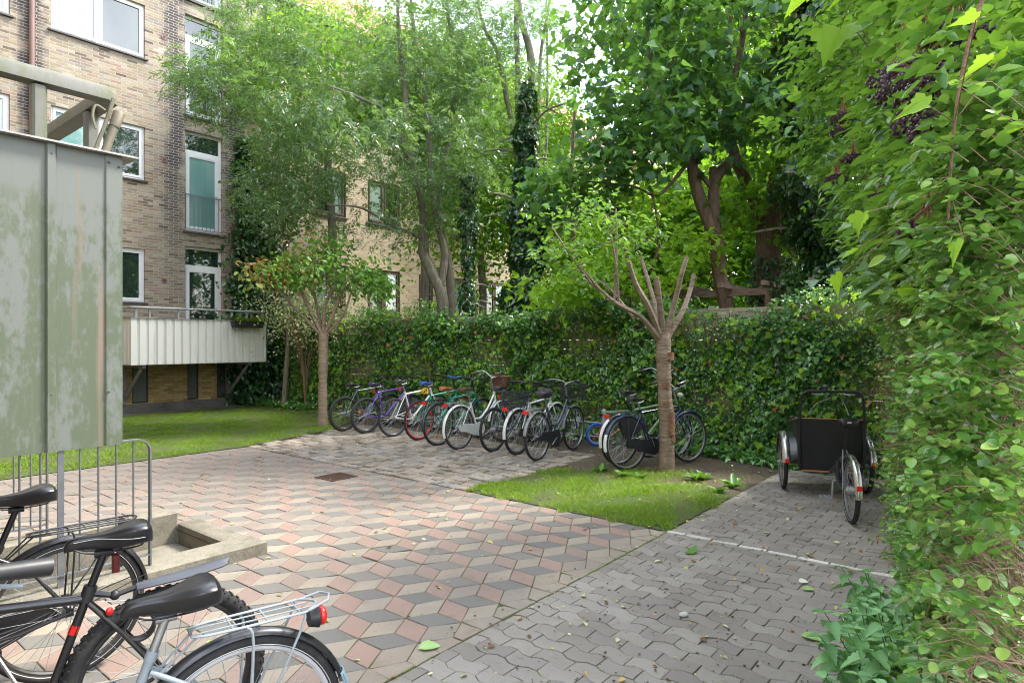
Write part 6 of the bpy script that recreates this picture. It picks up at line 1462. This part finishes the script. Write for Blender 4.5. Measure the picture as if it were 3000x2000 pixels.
# younger maple growing just behind the fence, centre right
px_tree('young_maple', 'young maple with bright green leaves behind the fence, left of the forked sycamore', [([(1850,1290,10.9),(1850,860,10.9),(1830,700,10.9),(1860,560,10.9)],[.04,.035,.028,.015]), ([(1905,1285,11),(1905,860,11),(1930,700,11),(1910,560,11.1)],[.035,.03,.022,.012])],
    np.concatenate([ell(1780,730,10.7,1.0,.7,.45,15), ell(1900,600,11,.7,.8,.4,10), ell(1740,800,10.6,.8,.5,.3,20), ell(1620,860,10.8,.8,.5,.22,18), ell(2040,740,11,.7,.6,.4,18), ell(1900,850,11,.6,.4,.3,14)]), M_barkS, [dict(per=12, spread=.13, size=.12, tmpl=L_MAPLE, mat=M_map, droop=.25)], k1=.006, tip=.003)

# --- background trees, bright against the light
def cloud_tree(name, label, px, d, cz, rx, ry, rz, n, size, mat, trunk_r=.15, group='sunlit trees in the gardens beyond'):
    b = ground_of(px, d); t = empty(name, (b.x, b.y, 0), 0, label, 'tree', group); m = MB()
    tgs = randdir(90)*(.45+.55*rs.rand(90,1))*np.array([rx,ry,rz])+np.array([0,0,cz])
    tw = grow(m, [([Vector((0,0,-.1)), Vector((.15,0,cz*.45)), Vector((-.1,.1,cz*.9)), Vector((0,0,cz+rz*.5))],[trunk_r,trunk_r*.8,trunk_r*.55,.03])], tgs, k1=.01); m.build('trunk', M_barkG, t)
    per = max(3, n//len(tw)); pos, tan = on_twigs(tw, per, .09*(rx+rz)); k = len(pos)
    leaf_mesh('crown', pos, randdir(k)*np.array([1,1,.4])-ZAX*.3, ZAX*.7+jit(k,.6), size*(.7+.6*rs.rand(k)), L_OVAL, mat, t, width=np.full(k, 1.2)); return t
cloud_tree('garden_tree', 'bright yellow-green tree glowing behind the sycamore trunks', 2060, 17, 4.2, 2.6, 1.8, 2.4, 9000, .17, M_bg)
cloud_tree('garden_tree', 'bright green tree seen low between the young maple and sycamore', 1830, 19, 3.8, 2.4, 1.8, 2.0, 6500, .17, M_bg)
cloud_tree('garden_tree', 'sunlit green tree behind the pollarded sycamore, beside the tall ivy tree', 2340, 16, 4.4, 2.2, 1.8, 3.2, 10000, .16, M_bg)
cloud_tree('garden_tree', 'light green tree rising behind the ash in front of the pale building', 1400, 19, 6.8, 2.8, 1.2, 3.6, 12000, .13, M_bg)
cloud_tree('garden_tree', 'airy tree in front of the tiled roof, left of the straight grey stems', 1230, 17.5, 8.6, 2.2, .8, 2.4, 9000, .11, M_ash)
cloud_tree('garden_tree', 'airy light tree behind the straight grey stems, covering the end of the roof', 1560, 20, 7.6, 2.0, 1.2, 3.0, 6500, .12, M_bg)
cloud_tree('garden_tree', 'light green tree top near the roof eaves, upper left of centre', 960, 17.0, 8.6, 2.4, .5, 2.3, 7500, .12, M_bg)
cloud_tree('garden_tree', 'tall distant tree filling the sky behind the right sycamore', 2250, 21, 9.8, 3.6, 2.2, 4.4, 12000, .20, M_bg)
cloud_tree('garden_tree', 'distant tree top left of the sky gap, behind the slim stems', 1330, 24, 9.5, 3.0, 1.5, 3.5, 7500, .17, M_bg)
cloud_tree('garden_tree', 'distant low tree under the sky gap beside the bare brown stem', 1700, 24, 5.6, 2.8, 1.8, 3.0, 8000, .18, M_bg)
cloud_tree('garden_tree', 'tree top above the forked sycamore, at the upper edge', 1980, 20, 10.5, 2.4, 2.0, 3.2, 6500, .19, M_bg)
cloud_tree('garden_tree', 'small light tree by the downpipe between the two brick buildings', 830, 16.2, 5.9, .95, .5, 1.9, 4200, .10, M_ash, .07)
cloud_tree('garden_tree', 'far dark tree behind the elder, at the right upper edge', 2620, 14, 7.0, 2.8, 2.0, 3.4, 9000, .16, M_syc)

# --- cherries
C1 = ground_of(945, 12.63); d1 = 12.63
CH1 = [([(945,1250,d1),(946,1120,d1),(947,1042,d1),(948,975,d1)],[.105,.086,.098,.10]),
       ([(942,978,d1),(900,890,12.5),(868,824,12.4)],[.05,.042,.03]), ([(940,980,d1),(880,920,12.4),(817,853,12.0),(744,817,11.6)],[.032,.025,.02,.012]), ([(948,975,d1),(952,900,12.7),(975,840,12.9)],[.04,.034,.024]),
       ([(952,977,d1),(985,900,12.6),(1000,853,12.6),(1027,800,12.6)],[.048,.042,.036,.022]), ([(955,980,d1),(1005,925,12.5),(1028,860,12.4),(1050,830,12.3)],[.03,.024,.02,.014]), ([(946,975,d1),(925,880,13.0),(905,800,13.2)],[.035,.028,.018])]
tg1 = np.concatenate([ell(960,790,12.6,1.05,.9,.40,58), ell(1075,820,12.5,.55,.6,.38,28), ell(860,790,12.1,.5,.6,.35,26), ell(765,800,11.6,.34,.4,.22,16), ell(1120,850,12.4,.25,.3,.3,10), ell(980,720,12.7,.6,.5,.22,18)])
xlim = P(870, 800, 12)[0]
px_tree('cherry_tree', 'small pollarded cherry at the lawn edge with smooth banded trunk and partly pinkish leaves', CH1, tg1, M_barkC, [dict(per=12, spread=.12, size=.105, tmpl=L_OVAL, mat=M_che, droop=.6, sel=lambda q: q[0] > xlim-.5), dict(per=12, spread=.10, size=.10, tmpl=L_OVAL, mat=M_cheo, droop=.5, sel=lambda q: q[0] <= xlim-.25), dict(per=6, spread=.12, size=.09, tmpl=L_OVAL, mat=M_cheo, droop=.5, sel=lambda q: abs(q[0]-xlim) < .35)], k1=.008, tip=.003)
d2 = 8.42
CH2 = [([(1953,1376,d2),(1952,1240,d2),(1946,1120,d2),(1944,1040,d2),(1945,975,d2)],[.112,.098,.092,.108,.085]),
       ([(1950,985,d2),(1975,890,8.4),(1998,800,8.3),(2012,753,8.3)],[.045,.035,.032,.03]), ([(1955,990,d2),(2000,910,8.5),(2022,850,8.6),(2033,802,8.6)],[.046,.038,.035,.032]), ([(1942,980,d2),(1932,880,8.3),(1922,812,8.25)],[.045,.038,.036]),
       ([(1938,985,d2),(1915,880,8.6),(1880,761,8.8)],[.045,.03,.024]), ([(1935,990,d2),(1900,900,8.2),(1862,830,8.1),(1842,765,8.0)],[.05,.04,.034,.028]), ([(1935,1000,d2),(1880,930,8.2),(1810,890,8.0),(1758,847,7.9),(1695,775,7.8)],[.05,.036,.03,.022,.012]),
       ([(1812,890,8.0),(1805,780,7.95),(1780,630,7.9)],[.018,.014,.008]), ([(1800,885,8.0),(1806,740,8.1),(1805,612,8.2)],[.02,.016,.010]), ([(1740,840,7.9),(1680,760,7.6),(1617,665,7.4)],[.016,.014,.008]), ([(1860,935,8.2),(1790,850,8.4),(1720,800,8.6)],[.02,.014,.008])]
tg2 = np.concatenate([ell(1770,670,7.9,.62,.5,.36,30), ell(1650,740,7.6,.40,.35,.26,20), ell(1890,690,8.3,.42,.45,.25,13), ell(1740,810,8.1,.42,.35,.17,10), ell(1690,600,7.7,.3,.3,.15,6)])
px_tree('cherry_tree', 'pollarded cherry with sawn-off limbs and torn bark, beside the dark blue classic bicycle', CH2, tg2, M_barkC, [dict(per=9, spread=.09, size=.082, tmpl=L_OVAL, mat=M_che, droop=.2)], k1=.006, tip=.0025, maxr=.012)
# torn bark plates on its trunk
ct = [o for o in bpy.data.objects if o.name.startswith('cherry_tree')][-1]; M_torn = bark_mat('torn_bark', (.13,.06,.035), (.30,.16,.085), (10,10,16), .9)
for (z, a, h, w) in ((.62,-.9,.30,.10),(.45,-.6,.16,.07),(1.50,-1.2,.10,.08),(1.12,-2.0,.05,.06),(.88,-1.9,.07,.05)):
    vs = []; r0 = .112
    for i in range(5):
        for k in range(5):
            aa = a+(k/4-.5)*w/r0*1.6; rr = r0-.006+.013*(1-abs(k-2)/2)*(.4+.6*rs.rand()); vs.append((rr*math.cos(aa), rr*math.sin(aa), z+h*(i/4-.5)+rs.normal()*.008))
    m = MB(); m.add(vs, [(i*5+k, i*5+k+1, i*5+5+k+1, i*5+5+k) for i in range(4) for k in range(4)]); m.build('torn_bark', M_torn, ct)

# --- right-hand bushes
def face(u, z, amp=1.0):
    base = np.interp(u, [1, 2, 3, 4, 5, 6, 7.2, 9], [.02, .17, .32, .47, .63, .79, .98, 1.10])
    lean = (np.clip(z-1.7, 0, 2.5)*.30-np.clip(z-4.2, 0, 3)*.28)*np.clip((u-4.9)/2.2, 0, 1)-np.clip(u-8.2, 0, 2)*np.clip(z-2.4, 0, 2)*.5
    return base+lean+(.10*np.sin(u*2.7+z*1.9)+.08*np.sin(u*6.1-z*4.3)+.05*np.sin(u*11.0+z*9))*np.clip(u/7, .12, 1)*(1+.9*np.clip(z-2.2, 0, 1)*np.clip(u-4, 0, 1))
def shell(n, u0, u1, z0f, z1f, dmax, pw=1.6):
    u = u0+(u1-u0)*rs.rand(n)**1.0; z0 = z0f(u); z1 = z1f(u); z = z0+(z1-z0)*rs.rand(n)
    d_ = dmax*rs.rand(n)**pw; v = face(u, z)-d_; u = u+(rs.normal(size=n)*.05)
    return u, v, z
sb = empty('snowberry_hedge', UV(4, .3, 0), 0, 'unkempt snowberry hedge with brown twigs along the right edge of the grey path', 'hedge'); o0 = np.array(UV(4, .3, 0))
def sb_leaves(n, u0, u1, z0, z1, dmax, size, mat, tmpl, par, o0, outw=.7, near=None):
    u, v, z = shell(n, u0, u1, z0, z1, dmax)
    gap = np.sin(u*3.3+1)*np.sin(z*4.1+u)+.35*np.sin(u*9+z*7)
    k = (rs.rand(n) < np.where(gap > .35, .45, 1.0)); u, v, z = u[k], v[k], z[k]; n = len(u)
    pos = u[:, None]*UAX+v[:, None]*VAX+z[:, None]*ZAX
    ax = VAX*.8-UAX*.35+ZAX*.0+jit(n,.55); nor = ZAX*.95+VAX*.35+jit(n,.38)
    return leaf_mesh('foliage', pos-o0, ax, nor, size*(.55+.8*rs.rand(n)), tmpl, mat, par)
m = MB(); LP, LA, LN, LS = [], [], [], []
def sprays(n, u0, u1, z0, z1):
    for i in range(n):
        u = u0+(u1-u0)*rs.rand(); z = z0+(z1-z0)*rs.rand(); bare = (math.sin(u*2.1+.6)*math.sin(z*3.6+u*.7) > .30) or (2.6 < u < 7.4 and .95 < z < 1.75 and rs.rand() < .62)
        f = float(face(np.array(u), np.array(z))); k_ = min(1.0, .38+u*.10)
        L = (.22+.22*rs.rand())*k_; st_ = f-L*(.85 if rs.rand() < .6 else 1.5)+rs.normal()*.03
        d = np.array([rs.normal()*.55-.15, 1.0, .55+rs.normal()*.6]); d /= np.linalg.norm(d); p0 = np.array([u, st_, z-L*.3])
        p1 = p0+d*L*.55+np.array([0,0,.02]); p2 = p0+d*L+np.array([0,0,-.03*rs.rand()])
        P0, P1, P2 = (np.array(UV(*q)) for q in (p0, p1, p2)); m.tube([Vector(q-o0) for q in (P0, P1, P2)], [.0028*k_,.0020*k_,.0011*k_], 3, cap=False)
        if bare and rs.rand() < .75: continue
        tn = P2-P0; tn /= np.linalg.norm(tn); side = np.cross(tn, ZAX+rs.normal(size=3)*.3); side /= np.linalg.norm(side)
        for j in range(5):
            t_ = .30+.70*j/4; p = (P0*(1-t_)**2+2*P1*t_*(1-t_)+P2*t_**2)
            for sg in (-1, 1):
                LP.append(p); LA.append(side*sg*.85+tn*.5+rs.normal(size=3)*.25-ZAX*.12); LN.append(ZAX*.9+VAX*.25+rs.normal(size=3)*.38); LS.append((.030+.020*rs.rand())*(1.12-.25*j/4)*min(1.0, .60+u*.10))
        LP.append(P2); LA.append(tn+rs.normal(size=3)*.2); LN.append(ZAX+rs.normal(size=3)*.3); LS.append(.030*min(1.0, .60+u*.10))
sprays(5000, 3.0, 9.6, .05, 2.45); sprays(3800, 1.75, 4.2, .05, 2.3)
n = len(LP); leaf_mesh('foliage', np.array(LP)-o0, np.array(LA), np.array(LN), np.array(LS), L_ROUND, M_snow, sb)
for i in range(140):
    u0 = 2.2+rs.rand()*7.2; fz = float(face(np.array(u0), np.array(1.0))); p = [Vector((u0, fz-.30-.25*rs.rand(), -.05))]
    for k in range(4): p.append(p[-1]+Vector((rs.normal()*.12, rs.normal()*.05, .55)))
    m.tube([UV(*q)-Vector(o0) for q in bez(p, 3)], .0065, 5, cap=False)
for i in range(1700):
    u0 = 2.2+rs.rand()*6.2; z0 = .3+rs.rand()*1.9 if i % 3 == 0 else .9+rs.rand()*.95; fz = float(face(np.array(u0), np.array(z0))); p0 = Vector((u0, fz-.06-.22*rs.rand(), z0)); dr = Vector((rs.normal()*.13, rs.normal()*.08, rs.normal()*.17)); m.tube([UV(*(p0-dr))-Vector(o0), UV(*(p0+Vector((0,.02,.01))))-Vector(o0), UV(*(p0+dr))-Vector(o0)], .0019, 3, cap=False)
m.build('twigs', M_twig, sb)
u_, v_, z_ = shell(40, 3.0, 7.5, lambda u: .9+0*u, lambda u: 2.4+0*u, .08); M_sb = paint((.7,.55,.55), .4, name='white_pink_berry')
for i in range(40):
    m = MB(); m.ball((0,0,0), .008, 6, 4); m.build('berry', M_sb, sb, loc=UV(u_[i], v_[i]+.02, z_[i])-Vector(o0))

el = empty('elder_bush', UV(6.3, .5, 0), 0, 'tall elder bush heavy with dark purple berries, leaning in from the upper right', 'bush'); o0 = np.array(UV(6.3, .5, 0))
def elder(n, u0, u1, z0, z1, dmax, L, size, pairs=2):
    u, v, z = shell(n, u0, u1, z0, z1, dmax, 1.2); gp2 = np.sin(u*4.3+z*1.1)*np.sin(z*5.2-u*1.7)+.5*np.sin(u*9.5+z*8.1); kk = (rs.rand(n) < np.where(gp2 > .25, .22, 1.0)); u, v, z = u[kk], v[kk], z[kk]; n = len(u); pos = u[:, None]*UAX+v[:, None]*VAX+z[:, None]*ZAX
    a = VAX*.75-UAX*.55-ZAX*.08+jit(n,.42); nor = ZAX+VAX*.3+jit(n,.3)
    return pinnate(pos, a, nor, pairs, np.full(n, L)*(.8+.4*rs.rand(n)), size)
ztop = lambda u: np.clip(3.4+(u-2.4)*.62, 2.9, 6.3)
p1 = elder(7600, 3.4, 9.4, lambda u: 2.0+0*u, ztop, .85, .19, .092); p2 = elder(2200, 1.9, 3.8, lambda u: 1.9+0*u, lambda u: 2.9+(u-1.5)*.5, .45, .11, .050)
pos, ax, no, sz = merge_leaf([(p[0], p[1], p[2], p[3]) for p in (p1, p2)]); n = len(pos)
leaf_mesh('foliage', pos-o0, ax, no, sz*(.7+.5*rs.rand(n)), L_OVAL, M_elder, el)
m = MB()
for i in range(150):
    u0 = 4.2+rs.rand()*5; z0 = 1.2+rs.rand()*1.2; zt_ = 2.4+rs.rand()*(float(ztop(np.array(u0)))-2.6); v1 = float(face(np.array(u0), np.array(zt_)))
    m.tube([q-Vector(o0) for q in bez([UV(u0+.2,.1,z0), UV(u0+.1,.35+.2*(v1-.4),z0+(zt_-z0)*.65), UV(u0-.2,v1-.05,zt_)], 4)], list(np.linspace(.014,.004,9)), 5, cap=False)
for i in range(7):
    u0 = 4.2+i*.75; m.tube([q-Vector(o0) for q in bez([UV(u0,.1,-.1), UV(u0+.1,.05,1.5), UV(u0-.1,.15,3.2), UV(u0,.35,4.4)], 4)], list(np.linspace(.045,.012,13)), 8)
m.build('branches', M_barkG, el)
M_berry = paint((.055,.014,.038), .3, 0, .2, 10, .3, dirt_amt=.05, name='elderberry'); M_stalk = paint((.30,.035,.06), .5, name='berry_stalk')
def ray_face(px, py):
    r = (px-1500)/F; q = (1000-py)/F; t = 2.0
    while t < 11:
        u = (CU*r+SU)*t; v = (-SU*r+CU)*t; z = H+q*t
        if v < float(face(np.array(u), np.array(z)))+.06: break
        t += .03
    return P(px, py, t)
for (px, py, s) in ((2640,190,1.1),(2710,165,1.2),(2755,215,1.0),(2655,225,1.0),(2560,240,.0),(2800,60,.9),(2470,330,.95),(2460,375,.9),(2735,300,1.1),(2790,310,1.1),(2850,170,.8),(2770,330,.9),(2500,450,.8),(2450,510,.8),(2690,80,.0),(2870,420,.9),(2720,640,.8),(2580,560,.7),(2825,250,.9)):
    if s <= 0: continue
    c = ray_face(px, py); c = Vector((0,0,H))+(c-Vector((0,0,H)))*.965; m = MB(); st = MB(); R0 = .105*s
    root = Vector((0,0,R0*.9))
    for k in range(130):
        a = rs.rand()*6.28; rr = R0*math.sqrt(rs.rand()); q = Vector((rr*math.cos(a), rr*math.sin(a), -R0*.35*(rr/R0)**2-rs.rand()*R0*.42)); m.ball(q, .0088, 5, 4)
        if k % 9 == 0: st.tube([root, root*.3+q*.35, q], .0014, 3, cap=False)
    bo = m.build('berry_cluster', M_berry, el, loc=Vector(c)-Vector(o0)+Vector((0,0,0))); st.tube([root, root+Vector((.03,.03,.07))], .003, 4); st.build('stalk', M_stalk, bo)

# nettles: one plant each
mn = None
def nettle(u, v, h, label):
    global mn
    base = UV(u, v, 0); t = empty('nettle', base, 0, label, 'nettle', 'nettles at the lower right'); m = MB(); ps, ax, no, sz = [], [], [], []
    for s_ in range(13):
        a0 = rs.rand()*6.28; le = .06+.22*rs.rand(); hh = h*(.6+.45*rs.rand()); q = bez([(0,0,0),(le*.3*math.cos(a0),le*.3*math.sin(a0),hh*.5),(le*math.cos(a0),le*math.sin(a0),hh)], 5); m.tube(q, [.0035]*6+[.0022]*5, 5)
        nn = 9
        for k in range(nn):
            f = .25+.75*k/(nn-1); p = q[min(len(q)-1, int(f*(len(q)-1)))]; a = a0+k*1.57
            for sgn in (0, math.pi):
                ps.append(p); ax.append((math.cos(a+sgn), math.sin(a+sgn), -.15-.2*rs.rand()+(.5 if k == nn-1 else 0))); no.append((math.cos(a+sgn)*.3, math.sin(a+sgn)*.3, 1)); sz.append((.082+.03*rs.rand())*(1.05 if f < .8 else 1.15-(f-.8)*3.2))
    m.build('stem', paint((.09,.16,.05), .6, name='nettle_stem'), t); leaf_mesh('leaves', np.array([tuple(p) for p in ps]), np.array(ax), np.array(no)+jit(len(ps),.15), np.array(sz), L_NETTLE, M_net, t)
for (u, v, h, lb) in ((2.62,.47,.48,'leafy nettle in the lower right corner, lowest and nearest to the path'), (2.92,.50,.56,'nettle spreading onto the path at the bottom right'), (2.72,.37,.72,'nettle behind the two nearest ones, against the hedge'), (2.45,.27,.80,'tall nettle by the hedge near the lower right corner'), (3.3,.54,.55,'nettle leaning over the path edge, farther up the hedge'),
        (3.7,.60,.5,'short nettle farthest up the hedge side'), (2.28,.20,.62,'nettle at the very right edge of the picture, bottom'), (2.98,.36,.88,'tallest nettle, half inside the snowberry hedge')):
    nettle(u+.05, v-.05, h, lb)
# maple sprays close to the camera
def spray(name, label, pts, nl, size, mat, spread=.10, ang=None, group=None):
    base = Vector(pts[0]); t = empty(name, base, 0, label, 'branch', group); o0 = np.array(base); c = bez([Vector(p)-base for p in pts], 6); m = MB(); m.tube(c, list(np.linspace(.009,.002,len(c))), 6); 
    idx = rs.randint(len(c)//5, len(c), nl); ps = np.array([tuple(c[i]) for i in idx])+jit(nl, spread); 
    for i in range(nl): m.tube([c[idx[i]], Vector(ps[i])], .0013, 3, cap=False)
    m.build('twig', M_twig, t)
    a = randdir(nl)*.6-ZAX*.35+(VAX*.6-UAX*.3); leaf_mesh('leaves', ps, a, ZAX+jit(nl,.35)-UAX*.25, size*(.65+.6*rs.rand(nl)), L_MAPLE, mat, t)
spray('maple_branch', 'bright yellow-green maple leaves hanging close at the upper right edge', [UV(1.7,-.30,3.0), UV(1.75,-.05,2.75), UV(1.75,.1,2.35), UV(1.8,.14,1.95)], 18, .060, M_map, .12)
spray('maple_branch', 'large maple leaves poking out of the hedge at the right edge, middle height', [UV(2.6,.0,2.35), UV(2.5,.12,2.25), UV(2.5,.25,2.05), UV(2.6,.30,1.9)], 12, .055, M_map, .14)
spray('maple_branch', 'pair of lit maple leaves dangling into view at the top edge, right of centre', [P(2480,-220,1.9), P(2490,-120,1.9), P(2500,-50,1.9), P(2500,-10,1.9)], 9, .12, M_map, .05)
spray('maple_branch', 'grey-green maple spray jutting from the hedge above the snowberry, right', [UV(4.6,.35,2.3), UV(4.4,.5,2.35), UV(4.1,.62,2.25), UV(3.9,.66,2.15)], 26, .10, M_snow, .15)
spray('maple_branch', 'second maple spray lower in the hedge, with drooping leaves', [UV(4.4,.4,1.75), UV(4.2,.55,1.85), UV(4.0,.66,1.8)], 18, .085, M_snow, .12)
# pergola of the neighbours, behind the fence
pg = empty('pergola', UV(11.2, 3.6, 0), TH, 'brown timber pergola just visible behind the ivy fence on the right', 'pergola')
M_tim = bark_mat('brown_timber', (.10,.06,.045), (.22,.15,.11), (3,3,14), .8)
for dv in (-2.6, -.2, 2.2): m = MB(); m.bbox((-.05,dv-.05,0),(.05,dv+.05,2.5), .008); m.build('post', M_tim, pg)
m = MB(); m.box((-.04,-3.4,2.501),(.04,3.0,2.62)); m.build('beam', M_tim, pg, smooth=False)
for k in range(9): m = MB(); m.box((-.6,-3.2+k*.72,2.621),(1.5,-3.14+k*.72,2.70)); m.build('rafter', M_tim, pg, smooth=False)
